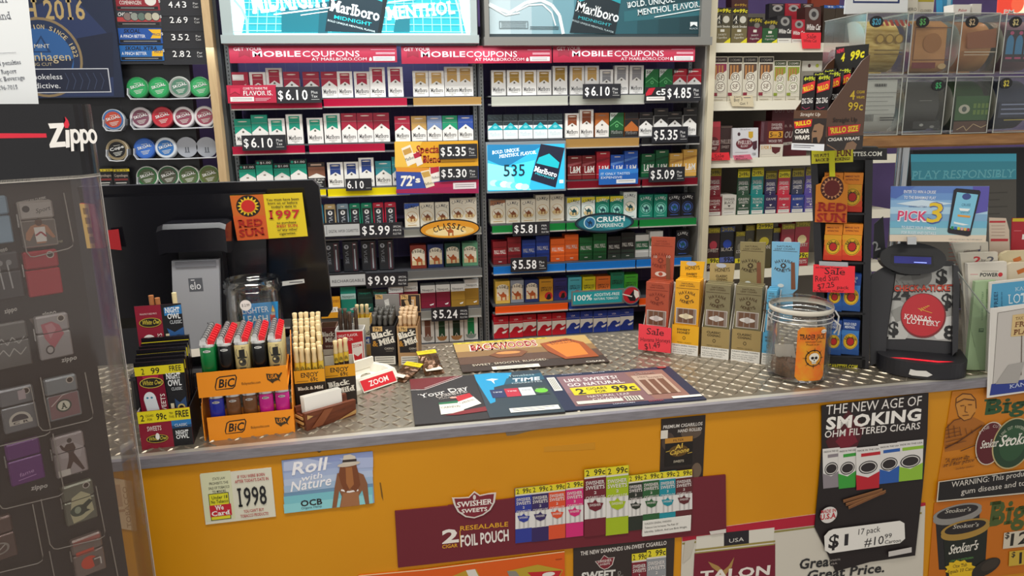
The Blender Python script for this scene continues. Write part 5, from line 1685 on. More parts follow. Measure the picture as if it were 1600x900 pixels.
a.T('MEET',w *.68,60,w *.76,h=10,c='#7a5a4a');a.T('SWEETS',w *.75,66,w *.87,h=9,c='#7a5a4a');a.T('game',w *.68,38,w *.84,h=14,c='#a88a80',ser=True)
a.R(w *.12,h -34,w *.44,h -20,'#d6d0c4');a.R(w *.46,h -40,w *.58,h -18,'#cfc8ba');a.R(w *.78,h -22,w *.99,h -12,'#e2ded4')
for k in range(5):
 a.R(w *(.47+k *.02),h -38,w *(.478+k *.02),h -20,'#3a3632')
a.T('Backwoods',w *.15,11,w *.3,h=6,c='#9a9cae');a.T('garcia',w *.38,11,w *.48,h=6,c='#c4c6d0');a.T('PHILLIES',w *.56,10,w *.68,h=6,c='#d2c8a0');a.E(w *.93,8,10,6,'#9a3a3a');a.T('LONGHORN',w *.35,h -4,w *.5,h=6,c='#c4c6d0');a.T('DUTCH',w *.6,h -4,w *.7,h=6,c='#b8342a')
solo('counter_mat',m,'navy-bordered cigarillo mat with yellow 99c band at the front edge','counter mat')

# ------------------------------------------------------------------ posters on the counter front
def fplate(x0,y0,x1,y1,c,outline=None,th=.0012,lift=0.0008,**k):
 """flat print on the counter front, following its slight bend; outline in photo pixels"""
 ym=(y0 +y1)/2
 ya,yb=1.22,1.22
 for _ in range(3):
  A,B=on_y(x0,ym,ya),on_y(x1,ym,yb)
  ya,yb=edge_y(A.x)+.006,edge_y(B.x)+.006
 A,B=on_y(x0,ym,ya),on_y(x1,ym,yb)
 U=V((B.x -A.x,B.y -A.y,0)).normalized()
 N=U.cross(V((0,0,1)))
 O=A +N *(th +lift)
 m=M()
 a=Art(m,O,U,(0,0,1),px=True,**k)
 q=a.rect(x0,y0,x1,y1) if outline is None else [a.uv(*p) for p in outline]
 a.vmax=CT -.0157-O.z
 a0=a.z
 a.z=0
 m.prism([a.P(*p) for p in q],N *-th,c)
 a.z=a0
 return m,a
m,a=fplate(316,736,428,814,'#dcd9c6')
F=a
a.R(317,737,364,813,'#d7d8b4')
for s_,x0,x1,y in (('STATE LAW',332,352,749.5),('PROHIBITS THE',327,357,756.5),('SALE OF TOBACCO',326,359,763.5),('TO MINORS.',332,354,769.5)):
 a.T(s_,x0,y,x1,h=4,c='#2c2c26',bold=.01)
a.R(327.5,770,359.5,812,'#26261c');a.R(328.5,771,358.5,811,'#dcd62a')
a.T('Under 18',331,779,356,h=5,c='#1c1c14',bold=.03);a.T('No Tobacco',330,785.5,357,h=5,c='#1c1c14',bold=.03)
a.R(328,788,362,806,'#c22030');a.T('We',336,796,350,h=7,c='#f2ece6',ser=True,bold=.05);a.T('Card',331,804.5,360,h=7,c='#f2ece6',ser=True,bold=.05)
a.T('IF YOU WERE BORN',371,745,414,h=4.6,c='#b02a36',bold=.02);a.T("AFTER TODAY'S DATE IN",367,752,420,h=4.6,c='#b02a36',bold=.02)
a.T('1998',373,789,418,h=29,c='#1f1f22',ser=True,bold=.02)
a.T("YOU CAN'T BUY",381,799,413,h=4.4,c='#b02a36',bold=.02);a.T('TOBACCO PRODUCTS!',376,806,420,h=4.4,c='#b02a36',bold=.02)
solo('age_sticker',m,'white tobacco age sticker with 1998 on the yellow counter front','sticker')
m,a=fplate(443,712,583,794,'#8fa4c8')
for i,c in enumerate(('#8d9ac8','#97a6ce','#a5b4d6','#b4c2dc','#9fb8d4')):
 a.R(443,712+i *10,583,722+i *10.2,c)
a.Q([(443,722),(480,716),(520,724),(470,734),(443,736)],'#b7c0dc');a.Q([(530,716),(583,714),(583,730),(550,732)],'#adb8da')
a.R(443,763,583,768,'#6f94b4');a.R(443,768,583,780,'#7cc0cc');a.R(443,780,583,794,'#8fd0d6')
a.T('Roll',456,742,509,733,19,'#f4f2f6',it=.3,bold=.04);a.T('with',470,752,503,746,9,'#f4f2f6',it=.3,bold=.02);a.T('Nature',454,768,517,757,15,'#f4f2f6',it=.3,bold=.03)
a.T('OCB',470,789,504,h=9,c='#2a2426',bold=.05);a.T('Organic Hemp',471,793.5,503,h=3.4,c='#3a4a5a')
sk='#8a5a3c'
a.Q([(527,739),(541,737),(556,736),(568,741),(574,755),(577,787),(571,787),(566,765),(560,775),(562,789),(531,792),(534,775),(530,766),(526,792),(519,793),(523,760)],sk)
a.Q([(536,770),(560,768),(562,789),(532,792)],'#a06c48')
a.PL([(533,765),(545,768),(560,765)],3,'#efe8e4')
a.Q([(532,725),(556,723),(560,738),(563,757),(556,768),(548,762),(540,769),(534,758),(529,742)],'#7a4426');a.Q([(540,730),(550,729),(553,756),(546,764),(541,754)],'#a4683a')
a.E(545,724.5,18,3.6,'#cdbfae',20,rot=4);a.Q([(535,723),(537,711),(547,709),(555,712),(557,721),(546,725)],'#d2c6b6');a.Q([(535,722),(557,720),(557,716),(535.5,718)],'#3a302c')
solo('hemp_poster',m,'beach poster of a person seen from behind in a hat on the counter front','poster')
# foil pouch board
MAR='#6d1f2c'
m,a=fplate(619,772,1134,860,MAR,[(617,799),(700,791),(700,790),(770,783),(800,779),(1020,753),(1134,742),(1135,832),(900,856),(622,887)],th=.003)
t=thing('pouch_board','long maroon foil pouch sign board across the counter front','sign board',(a.O.x +.27,a.O.y,.8))
sh=[(706,777),(716,777),(732,776),(741,767),(750,773),(764,770),(775,769),(773,784),(766,796),(755,804),(741,809),(727,807),(715,799),(709,788)]
cx_,cy_=741,788
A2=a
a.T('2',691,849,717,846,20,'#e9e2dc',bold=.06);a.T('CIGAR',691,857,715,854.5,5.5,'#dba02a',bold=.04);a.L(718.5,829,720,855,1.2,'#dba02a')
a.T('RESEALABLE',719,829,794,822,7,'#dba02a',bold=.03);a.T('FOIL POUCH',720,854,795,844,17,'#e9e2dc',bold=.05)
a.R(1003,808,1077,832,'#e6e3dc')
for k,s_ in enumerate(('SURGEON GENERAL WARNING:','Tobacco Use Increases The Risk Of','Infertility, Stillbirth, And Low Birth Weight.')):
 a.T(s_,1005,817+k *5.2+(2-k),1005+(42,52,64)[k],817+k *5.2-(1.5+k),3,'#4a4844')
a.Q([(1108,830),(1134,826),(1134,832),(1110,835)],'#d6cfc8')
part('board',m,t)
m=M()
a=Art(m,A2.O,A2.U,px=True,z0=.0008)
a.z=.002
uv=[a.uv(*p) for p in sh]
m.prism([a.P(*p) for p in uv],A2.N *-.0012,'#d8cfc8')
a.z=.0022
a.Q([(cx_ +(x -cx_)*.9,cy_ +(y -cy_)*.9) for x,y in sh],'#7c2230')
a.T('SWISHER',714,792,770,786,8,'#efe8e2',ser=True,bold=.04);a.T('SWEETS',721,801,761,797,6,'#efe8e2',ser=True,bold=.04)
a.E(741,776,2.4,4,'#d8cfc8',10)
part('shield_emblem',m,t,'maroon shield emblem')
def swisher(a,x0,x1,yt,yb,sl,c,c2='#dedbd8'):
 """printed foil pouch: slanted quad between x0 and x1"""
 w=x1 -x0
 Y=lambda x,y:y +(x -(x0 +x1)/2)*sl
 def q(y0,y1,cc,xa=x0,xb=x1):
  a.Q([(xa,Y(xa,y0)),(xb,Y(xb,y0)),(xb,Y(xb,y1)),(xa,Y(xa,y1))],cc)
 h=yb -yt
 q(yt,yb,c)
 q(yt,yt +h *.115,'#dfd02a')
 a.T('2',x0 +w *.08,Y(x0,yt +h *.1),x0 +w *.24,Y(x0 +w *.24,yt +h *.1),h *.085,'#221f14',bold=.02);a.T('99c',x0 +w *.45,Y(x0 +w *.45,yt +h *.1),x0 +w *.97,Y(x1,yt +h *.1),h *.085,'#221f14',bold=.03)
 q(yt +h *.115,yt +h *.14,'#d9d5cc')
 q(yt +h *.44,yt +h *.74,c2)
 for k in range(3):
  xx=x0 +w *(.2+k *.27)
  a.Q([(xx,Y(xx,yt +h *.44)),(xx +w *.1,Y(xx,yt +h *.44)),(xx +w *.1,Y(xx,yt +h *.74)),(xx,Y(xx,yt +h *.74))],'#bdbab8')
 for k,s_ in enumerate(('SWISHER','SWEETS','2','CIGARILLOS')):
  yy=yt +h *(.235+k *.07)
  xa,xb=(x0 +w *.06,x0 +w *.94) if k!=2 else (x0 +w *.44,x0 +w *.56)
  a.T(s_,xa,Y(xa,yy),xb,Y(xb,yy),h *(.055 if k<2 else .04),'#e4dcd8',ser=k<2,bold=.02)
 cx,cy,r=(x0 +x1)/2,yt +h *.55,w *.38
 a.Q([(cx -r,cy -r *.35),(cx -r *.3,cy -r *.4),(cx,cy -r *.75),(cx +r *.3,cy -r *.4),(cx +r,cy -r *.35),(cx +r *.7,cy +r *.4),(cx,cy +r *.7),(cx -r *.7,cy +r *.4)],c)
 a.T('SWISHER',cx -r *.7,Y(cx -r *.7,cy +r *.05),cx +r *.7,Y(cx +r *.7,cy +r *.05),r *.3,'#e4dcd8',ser=True)
for i,(x0,x1,yt,yb,c) in enumerate(((805,830.5,761.5,847,'#2e3a94'),(830.5,857,758.5,845,'#35265c'),(857,883,755.5,841,'#d8502c'),(884,911,751.5,838,'#d02a74'),(912.5,946,731,836,MAR),(946.5,981,728,834,'#a2b81c'),
 (981.5,1004,741.5,828,'#2a3028'),(1004,1030,738.5,824,'#2c5c34'),(1030,1055,736,822,'#1b8a9a'),(1055,1081,734,818,'#5c2428'))):
 m=M()
 a=Art(m,A2.O,A2.U,px=True)
 lift=.0022 if i in (4,5) else .0012
 q=a.rect(x0,yt,x1,yb)
 a.z=lift
 m.prism([a.P(*p) for p in q],A2.N *-.0010,c)
 a.z=lift +.0002
 swisher(a,x0,x1,yt,yb,-.115,c)
 part('printed_pouch',m,t)
# the warning box overlaps the last pouches
m=M()
a=Art(m,A2.O,A2.U,px=True)
a.z=.004
m.prism([a.P(*p) for p in a.rect(1003,808,1078,832)],A2.N *-.0012,'#e2dfd8')
a.z=.0042
for k,s_ in enumerate(('SURGEON GENERAL WARNING:','Tobacco Use Increases The Risk Of','Infertility, Stillbirth, And Low Birth Weight.')):
 a.T(s_,1006,816+k *5.4,1006+(42,52,66)[k],h=3,c='#4a4844')
part('warning_label',m,t)
m,a=fplate(1032,652,1100,760,'#2a211e',th=.001)
a.E(1080,676,16,10,'#5a4a3e',18);a.E(1044,690,10,14,'#4a3c34',16);a.E(1088,735,8,12,'#6a5848',14)
a.T('PREMIUM CIGARILLOS',1036,667,1097,h=5,c='#e4ddd6',bold=.02,it=.1);a.T('HAND ROLLED',1059,674,1096,h=4.8,c='#e4ddd6',bold=.02,it=.1)
a.R(1039,683,1082,727,'#191310');a.R(1039,683,1082,691,'#b9822e');a.T('FILTER',1052,689,1068,h=3.4,c='#2a1a0c');a.E(1060,704,15,9,'#5c4216',20)
a.T('Al',1054,703,1066,699,7,'#d9b54a',it=.3,bold=.03);a.T('Capone',1046,711,1076,705,7,'#d9b54a',it=.3,bold=.03);a.L(1040,706,1047,704,.8,'#d9b54a');a.L(1074,708,1081,706,.8,'#d9b54a')
a.T('SWEETS',1052,722,1068,h=3.6,c='#d8cdb8');a.R(1032,672,1043,685,'#d8d2c6')
solo('cigarillo_poster',m,'dark brown hand rolled cigarillo poster above the maroon board','poster')
m,a=fplate(560,880,884,960,'#d85a14',[(560,899),(660,890),(882,861),(884,960),(560,960)],th=.002)
a.PL([(560,899.8),(660,890.8),(882,861.8)],1.4,'#f0d9a8')
a.Q([(702,902),(728,891),(744,889),(752,905)],'#b8922a');a.Q([(728,891),(742,889),(750,905),(734,905)],'#d9d4cc')
a.Q([(792,892),(840,882),(880,890),(872,906),(800,906)],'#b89a2a');a.Q([(792,892),(806,892),(816,906),(798,906)],'#8a8478');a.Q([(824,894),(878,891),(870,906),(836,906)],'#c0202a');a.E(857,897,10,3.4,'#e6e0da',16)
a.R(868,873,878,874,'#8a3a10')
solo('orange_poster',m,'orange poster with cream edge along the bottom of the counter front','poster')
m,a=fplate(896,846,1052,960,'#332a28',th=.0015)
a.T('THE NEW DIAMONDS UN-SWEET CIGARILLO',907,859.5,1041,h=6.2,c='#e4ddd6',bold=.02)
sh2=[(931,877),(938,876),(944,868),(950,872),(959,871),(956,882),(950,887),(944,889),(938,886)]
a.Q([(944.5+(x -944.5)*1.1,878+(y -878)*1.1) for x,y in sh2],'#d8cfc8');a.Q(sh2,'#7c2230');a.T('SWISHER',934,880,956,876.5,4,'#e6ded8',ser=True);a.T('SWEETS',937,884,953,881.5,3,'#e6ded8',ser=True)
a.T('SWEET',908,907,961,902,12,'#d9d6d0',bold=.07);a.T('&',963,905,974,h=14,c='#77726c',ser=True)
swisher(a,987,1010,864,960,-.12,'#7c2230');swisher(a,1010,1040,857,960,-.12,'#8f9296')
solo('cigarillo_poster',m,'charcoal cigarillo poster at the bottom beside the orange poster','poster')
m,a=fplate(1068,818,1450,965,'#cfc9bc',[(1066,832),(1276,803),(1446,786),(1440,965),(1062,965)],th=.001)
a.Q([(1066,832),(1276,803),(1446,785),(1446,790),(1278,820),(1066,846)],'#b01a34');a.Q([(1066,848),(1440,800),(1440,803),(1066,851)],'#8f8448')
a.Q([(1088,838),(1210,824),(1208,850),(1087,864)],'#d9d4c8');a.Q([(1131,832),(1170,828),(1170,850),(1131,855)],'#221f26');a.T('USA',1139,848,1162,845,6,'#d8d4cc')
a.Q([(1086,858),(1211,844),(1211,847),(1086,861)],'#9a8a4a');a.Q([(1085,864),(1211,849),(1211,965),(1080,965)],'#74182e');a.PL([(1086,864),(1210,850)],2,'#9a8a4a')
a.Q([(1106,877),(1122,884),(1130,891),(1138,884),(1147,870),(1143,886),(1134,897),(1136,905),(1124,905),(1124,895),(1112,886)],'#a8834a')
a.T('TALON',1093,907,1202,897,14,'#e6ded6',bold=.06)
a.T('Great',1248,889,1302,883,15,'#2a2a2c',bold=.05,it=.05);a.T('Great Price.',1260,906,1381,893,14,'#2a2a2c',bold=.05,it=.05)
a.Q([(1070,845),(1086,842),(1078,870),(1066,880)],'#c2bbae')
solo('carton_poster',m,'cream and maroon cigarette poster at the base of the counter behind the black poster','poster')
BLK='#211a1b'
m,a=fplate(1284,625,1450,890,BLK,[(1284,634),(1368,624),(1451,614),(1449,680),(1442,760),(1430,868),(1360,878),(1306,893),(1290,858),(1273,824),(1279,760),(1284,700)],th=.0015,lift=.0035)
a.Q([(1290,690),(1325,640),(1352,668),(1338,700),(1300,712)],'#4a141c');a.Q([(1305,690),(1328,662),(1340,690),(1318,704)],'#74182a')
a.T('THE NEW AGE OF',1290,648,1439,633,15,'#e4dfda');a.T('SMOKING',1290,671,1438,656,18,'#eeeae4',bold=.07);a.T('OHM FILTERED CIGARS',1288,684,1437,670,10.5,'#e4dfda',bold=.02)
for i,(x0,y0,x1,y1,c) in enumerate(((1285,700,1312,762,'#8a8288'),(1309,699,1338,762,'#3a9a3a'),(1401,688,1442,750,'#8fbc3a'),(1371,692,1405,754,'#2a5aa8'),(1336,697,1374,763,'#b8202e'))):
 sl=-.1
 xm=(x0 +x1)/2
 Y=lambda x,y:y +(x -xm)*sl
 a.Q([(x0,Y(x0,y0)),(x1,Y(x1,y0)),(x1 -2,Y(x1,y1)),(x0 +1,Y(x0,y1))],'#dcd9d6')
 a.Q([(x0,Y(x0,y1 -24)),(xm,y1 -18),(x1 -1,Y(x1,y1 -26)),(x1 -2,Y(x1,y1)),(x0 +1,Y(x0,y1))],c);a.Q([(x0 +8,Y(x0,y0 +9)),(x1,Y(x1,y0 +9)),(x1,Y(x1,y0 +14)),(x0 +8,Y(x0,y0 +14))],c)
 a.E(xm,y0 +32,(x1 -x0)*.38,10,'#1c1a1c',20);a.E(xm,y0 +32,(x1 -x0)*.34,8.5,'#d8d4d0',20);a.E(xm,y0 +32,(x1 -x0)*.3,7,'#2c2628',20)
 a.T('MADE IN THE USA',x0 +2,Y(x0,y0 +6),x1 -2,Y(x1,y0 +6),2.6,'#5a5654')
for (x0,y0,x1,y1) in ((1316,782,1377,764),(1320,787,1380,768),(1324,792,1382,766)):
 a.L(x0,y0,x1,y1,5,'#7a4e2e');a.L(x0,y0 -1.4,x1,y1 -1.4,1.2,'#96683e')
a.E(1293,803,13,12.5,'#d9d4d0',24);a.T('MADE IN',1281,801,1304,798,5,'#b8202e',bold=.04);a.T('U.S.A',1280,811,1304,807,8,'#b8202e',bold=.06)
a.Q([(1293,828),(1300,825),(1404,812),(1411,816),(1412,840),(1404,847),(1295,863),(1287,858),(1286,836)],'#e6e3dd')
a.T('$',1292,855,1308,853,20,'#221f22',bold=.05);a.T('1',1317,851,1323,850,18,'#2a282c');a.T('17 pack',1339,834,1373,829,9,'#2a282c');a.T('#10',1348,852,1378,848,13,'#2a282c');a.T('99',1380,840,1391,838,7,'#2a282c');a.T('Carton',1380,848,1405,845,5.5,'#2a282c')
a.Q([(1386,860),(1422,853),(1422,861),(1386,868)],'#c9c4c0');a.T('CONTINENTAL',1291,876,1311,873,2.8,'#a8a09a');a.T('USA',1293,881,1306,879,2.8,'#a8a09a')
solo('smoking_poster',m,'black filtered cigar poster with handwritten $1 panel and curled lower corner','poster')
OR='#c87a14'
m,a=fplate(1458,600,1640,780,OR,[(1488,612),(1640,594),(1640,768),(1460,782),(1474,700)],th=.001)
a.T('Big!',1535,648,1612,641,23,'#2a5230',ser=True,bold=.05)
ink='#5a3010'
a.Q([(1475,690),(1478,668),(1490,656),(1503,652),(1522,652),(1538,660),(1544,676),(1534,690),(1500,702),(1476,706)],'#a8641c')
a.Q([(1492,634),(1494,622),(1504,616),(1516,616),(1524,624),(1525,640),(1519,652),(1510,657),(1501,655),(1495,648)],'#c98838');a.PL([(1493,634),(1494,622),(1504,615),(1517,616),(1524,624),(1525,638)],1.4,ink);a.PL([(1493,634),(1497,650),(1506,657),(1516,654),(1523,644)],1,ink)
a.PL([(1494,629),(1506,623),(1522,625)],1.6,ink);a.L(1500,634,1506,633,1.2,ink);a.L(1512,632,1518,632,1.2,ink);a.PL([(1508,634),(1507,643),(1511,644)],.9,ink);a.L(1503,649,1513,648,1.1,ink)
a.PL([(1476,700),(1496,690),(1522,672),(1534,664)],2,ink);a.PL([(1478,668),(1490,656),(1502,653)],1.2,ink);a.PL([(1536,664),(1544,678),(1530,692),(1500,704)],1.4,ink)
for k in range(5):
 a.L(1480+k *9,662+k *2,1482+k *9,684-k *2,.8,ink);a.L(1476,672+k *6,1496+k *3,668+k *5,.8,ink)
a.E(1545,692,22,33,'#d2c8b8',32);a.E(1545,692,20.5,31.5,'#5c1a22',32);a.E(1580,692,31,39,'#b9a878',36);a.E(1580,692,29,37,'#23402a',36);a.E(1580,692,20,27,'#2d5234',30)
a.T('Stoker',1529,700,1556,696,12,'#e4dfd4',ser=True,it=.25,bold=.02);a.T("Stoker's",1558,697,1622,689,17,'#eeeae0',ser=True,it=.25,bold=.02)
a.arc('LONG CUT WINTERGREEN',1580,692,22,150,20,4,'#cfd4bc');a.arc('FINE CUT',1545,692,23,140,60,4,'#d8c4bc')
a.T('"A great dip',1473,722,1512,715,6,ink,ser=True,it=.3);a.T('at a fair price"',1471,729,1523,719,6,ink,ser=True,it=.3);a.T('-bobby stoker',1490,733,1520,728,3,ink,it=.3)
a.Q([(1464,751),(1640,726),(1640,766),(1461,783)],'#d6ccba');a.Q([(1465.5,752),(1640,728),(1640,764),(1463,781)],'#1f1c1d')
a.T('WARNING: This product can cause',1484,760,1652,734,8.5,'#d9d3ca');a.T('gum disease and tooth loss',1499,771,1640,751,8.5,'#d9d3ca')
solo('snuff_poster',m,'orange snuff poster with sketched portrait and black warning band','poster')
m,a=fplate(1448,760,1640,960,'#c26c12',[(1460,786),(1640,768),(1640,890),(1560,900),(1450,908)],th=.001)
a.T('Big',1542,822,1604,814,36,'#4a5a2a',ser=True,bold=.05)
for (cx,cy,rx,h,lid,lidt) in ((1496,800,37,90,'#8d8a86','#2a2628'),(1508,824,37,90,'#a8843c','#241f20')):
 a.Q([(cx -rx +2,cy +4),(cx +rx -2,cy -2),(cx +rx -8,cy +h),(cx -rx +8,cy +h)],'#1d221c' if cx>1500 else '#262426')
 a.E(cx,cy +5,rx,13,lid,28,rot=5);a.E(cx,cy,rx,12,lid,28,rot=5);a.E(cx,cy -.5,rx *.85,9,lidt,26,rot=5);a.T("Stoker's",cx -20,cy +2,cx +20,cy -2,6,'#c9c4b8',ser=True,it=.2)
a.T("Stoker's",1481,866,1526,858,14,'#e4dfd4',ser=True,it=.25,bold=.02);a.T('LONG CUT WINTERGREEN',1484,878,1520,872,3,'#6aa45a')
bx,by=1500,889
pts=[]
for k in range(24):
 r=1 if k%2 else .82
 pts.append((bx +25*r *math.cos(k *math.pi/12),by +15*r *math.sin(k *math.pi/12)))
a.Q(pts,'#e0b81e');a.T('One Tub',1488,887,1510,884,5,'#3a2a10',ser=True);a.T('Equals 10 Cans',1480,896,1520,890,5,'#3a2a10',ser=True)
a.E(1540,886,22,12,'#2a2520',20,rot=20);a.E(1546,882,14,8,'#3a322a',16,rot=20)
a.Q([(1568,832),(1612,826),(1612,852),(1566,857)],'#cfc4b0');a.T('$',1569,841,1576,840,9,'#26221e',bold=.03);a.T('12',1577,852,1606,847,18,'#26221e',bold=.04)
a.Q([(1576,861),(1612,857),(1612,880),(1575,884)],'#c9a83a');a.T('$',1579,870,1585,869,8,'#26221e',bold=.03);a.T('1',1591,880,1595,879,17,'#26221e',bold=.04)
solo('snuff_poster',m,'orange tub snuff poster at the lower right of the counter front','poster')
m,a=fplate(166,752,212,834,'#d6b48a',[(170,746),(206,752),(214,830),(188,826)],th=.001)
a.T('TOBACCO',206,824,198,760,7,'#b08a62',bold=.03);a.R(178,757,190,792,'#c29a74');a.R(182,796,196,800,'#b98f68')
solo('faded_poster',m,'faded cream poster at the counter end seen through the clear case','poster')
m,a=fplate(789,665,866,683,'#8e7c66',[(790,676),(800,671),(826,669),(846,667),(864,664),(852,669),(826,674),(804,680),(792,681)],th=.0004,lift=.0002)
solo('paint_chip',m,'bare chipped patch under the edge trim above the maroon board','paint chip')
m,a=fplate(843,690,930,706,'#c98a18',[(850,698),(930,691),(930,702),(850,706)],th=.0003,lift=.0001)
solo('tape_mark',m,'old tape strip left on the yellow front above the maroon board','tape')
m,a=fplate(592,752,600,785,'#7a5418',[(593,754),(595,754),(598,772),(599,783),(596,776)],th=.0003,lift=.0001)
solo('scratch',m,'dark scratch on the yellow front right of the beach poster','scratch')

# ------------------------------------------------------------------ register seen from behind
def pxprism(m,a,pts,depth,mt,lift=0.0,zmin=CT +0.0022):
 """polygon traced on the art plane, given real depth behind it"""
 z=a.z
 a.z=lift
 q=[a.P(*a.uv(*p)) for p in pts]
 n0=len(m.v)
 m.prism(q,a.N *-depth,mt)
 for p in m.v[n0:]:
  p.z=max(p.z,zmin)
 a.z=z
GLB=mat('#17171c',0.16)
SATB=mat('#212126',0.42)
p0,p1=on_y(120,287,1.5),on_y(489,287,1.5)
pb=on_y(500,478,1.56)
t=thing('register_monitor','black back of a touch screen register with grey display stand on the counter','cash register',(-.3,1.5,CT))
m=M()
x0,x1=p0.x,p1.x +.012
zt_,zb_=p0.z -.006,pb.z -.02
m.prism([(x0,1.5,zt_),(x1 -.012,1.5,zt_),(x1 -.002,1.502,zt_ -.012),(x1 +.004,1.54,zb_ +.015),(x1 -.006,1.545,zb_),(x0,1.545,zb_)],(0,.022,0),GLB,SATB)
m.prism([(x0 +.02,1.503,zt_ -.02),(x1 -.1,1.503,zt_ -.02),(x1 -.12,1.52,zb_ +.03),(x0 +.02,1.52,zb_ +.03)],(0,-.012,0),GLB)
part('screen_back',m,t)
m=M()
m.bbox(-.48,1.412,CT +.001,-.315,1.62,CT +.075,SATB,.006)
m.box(-.48,1.4105,CT +.062,-.315,1.4125,CT +.066,'#33333a')
m.bbox(-.3149,1.5,CT +.001,-.16,1.62,CT +.07,SATB,.006)
part('stand_base',m,t)
PL=1.43
a=Art(M(),(0,PL,0),px=True)
m=M()
g=mat('#a9acb3',.35,.2)
pl=[on_y(268,408,PL),on_y(342,405,PL),on_y(346,540,PL),on_y(273,549,PL)]
m.prism(pl,(0,.012,0),g)
m.prism([pl[3],pl[2],pl[2]+V((0,-.012,-.012)),pl[3]+V((0,-.012,-.012))],(0,.03,-.002),mat('#c8c2b4',.35))
m.prism([pl[0]+V((.006,-.003,-.002)),pl[1]+V((-.006,-.003,-.002)),pl[1]+V((-.006,-.003,-.012)),pl[0]+V((.006,-.003,-.012))],(0,.003,0),mat('#8d9098',.3,.3))
a=Art(m,(0,PL,0),px=True)
a.R(295,434.5,317,455.5,'#55585f')
a.T('elo',297.5,452,314.5,h=12,c='#d8dade',bold=.01);a.R(298,437,304,438.4,'#d8dade')
a.R(324,504,325.4,506,'#3a3a3e')
part('stand_plate',m,t,'grey plate with square emblem')
m=M()
h0,h1=on_y(243,356,PL -.02),on_y(351,352,PL -.02)
hb=on_y(268,405,PL)
prof=[(.012,0),(.0,-.008),(0,-.05),(.03,-.055),(.07,-.05),(.07,0)]
vs=[]
for xx,zz in ((h0.x,h0.z),(h0.x +.01,h0.z +.004),(h1.x -.01,h1.z +.004),(h1.x,h1.z)):
 vs+=[(xx,PL -.02+y,zz +z) for y,z in prof]
n=len(prof)
fs=[(k *n +i,k *n +(i +1)%n,(k +1)*n +(i +1)%n,(k +1)*n +i) for k in range(3) for i in range(n)]+[tuple(range(n)),tuple(range(3*n,4*n))]
m.add(vs,fs,GLB)
m.box(h0.x +.02,PL +.03,CT +.07,h1.x -.02,PL +.068,h0.z -.03,SATB)
part('stand_hood',m,t,'glossy black hood over the grey plate')
MY=1.4985
def mon(x0,y0,x1,y1,c,Y=1.4975,outline=None):
 m=M()
 a=Art(m,(0,Y,0),px=True)
 q=a.rect(x0,y0,x1,y1) if outline is None else [a.uv(*p) for p in outline]
 m.prism([(u,Y,v) for u,v in q],(0,.001,0),c)
 return m,a
ya=MY -.014
m,a=mon(360,300,482,373,'#e0c61c',ya,[(359,306),(472,301),(481,369),(371,376)])
a.Q([(359,306),(411,303.5),(420,373),(371,376)],'#c8641c');a.Q([(364,338),(415,336),(420,373),(371,376)],'#cf5a22')
a.E(388,322,19,17,'#20150f',28,rot=4);
for k in range(16):
 an=k *math.pi/8
 a.Q([(388+17.5*math.cos(an),322+15.6*math.sin(an)),(388+12*math.cos(an +.2),322+10.6*math.sin(an +.2)),(388+12*math.cos(an -.2),322+10.6*math.sin(an -.2))],'#e8c22a')
a.E(388,322,12,10.8,'#e2b41e',24);a.E(388,322,11,9.8,'#c8261e',24)
a.T('RED',373,355,411,352,11,'#a81e14',ser=True,bold=.035);a.T('SUN',375,370,414,366,11,'#a81e14',ser=True,bold=.035)
for s_,y,xa,xb,h,c in (('You must have been',313,416,467,3.6,'#2a2414'),('born on or before',318.5,419,465,3.6,'#2a2414'),("today's date in",324,424,463,3.6,'#2a2414'),('1997',341,421,469,13,'#c0202a'),('to purchase',349,433,463,3.4,'#2a2414'),
 ('RED SUN',354.5,433,465,4,'#b81e28'),('or any other',360,434,465,3.4,'#2a2414'),('cigarettes.',366,437,463,3.4,'#2a2414')):
 a.T(s_,xa,y +.8,xb,y -.8,h,c,bold=.03,ser=(s_=='1997'))
solo('age_sticker',m,'orange and yellow age sticker with 1997 on the register back','sticker')
m,a=mon(441,437,476,446,'#c6c6c2',1.5,[(441,440),(475,436),(476,442),(441,447)])
m2=M();a=Art(m2,(0,1.494,0),px=True);pxprism(m2,a,[(441,440),(475,436),(476,442),(441,447)],.001,'#c6c6c2');a.R(452,440,473,441.5,'#55555a')
solo('asset_label',m2,'thin white label strip low on the register back','label')
m2=M();a=Art(m2,(0,ya,0),px=True);pxprism(m2,a,[(167,360),(185,358),(190,391),(171,389)],.001,'#a81c24')
solo('red_tag',m2,'plain red tag on the register back beside the clear case','tag')
m2=M();a=Art(m2,(0,ya,0),px=True);pxprism(m2,a,[(124,318),(146,320),(162,388),(136,388)],.012,'#a81c24');a.Q([(124,318),(138,319),(149,388),(136,388)],'#c9a45c')
for k in range(4):
 a.Q([(129+k *3.4,325+k *15),(137+k *3.4,325+k *15),(139+k *3.4,335+k *15),(131+k *3.4,335+k *15)],'#7a5a2c')
solo('matchbox_strip',m2,'tan and red box strip on the register back seen through the clear case','box')

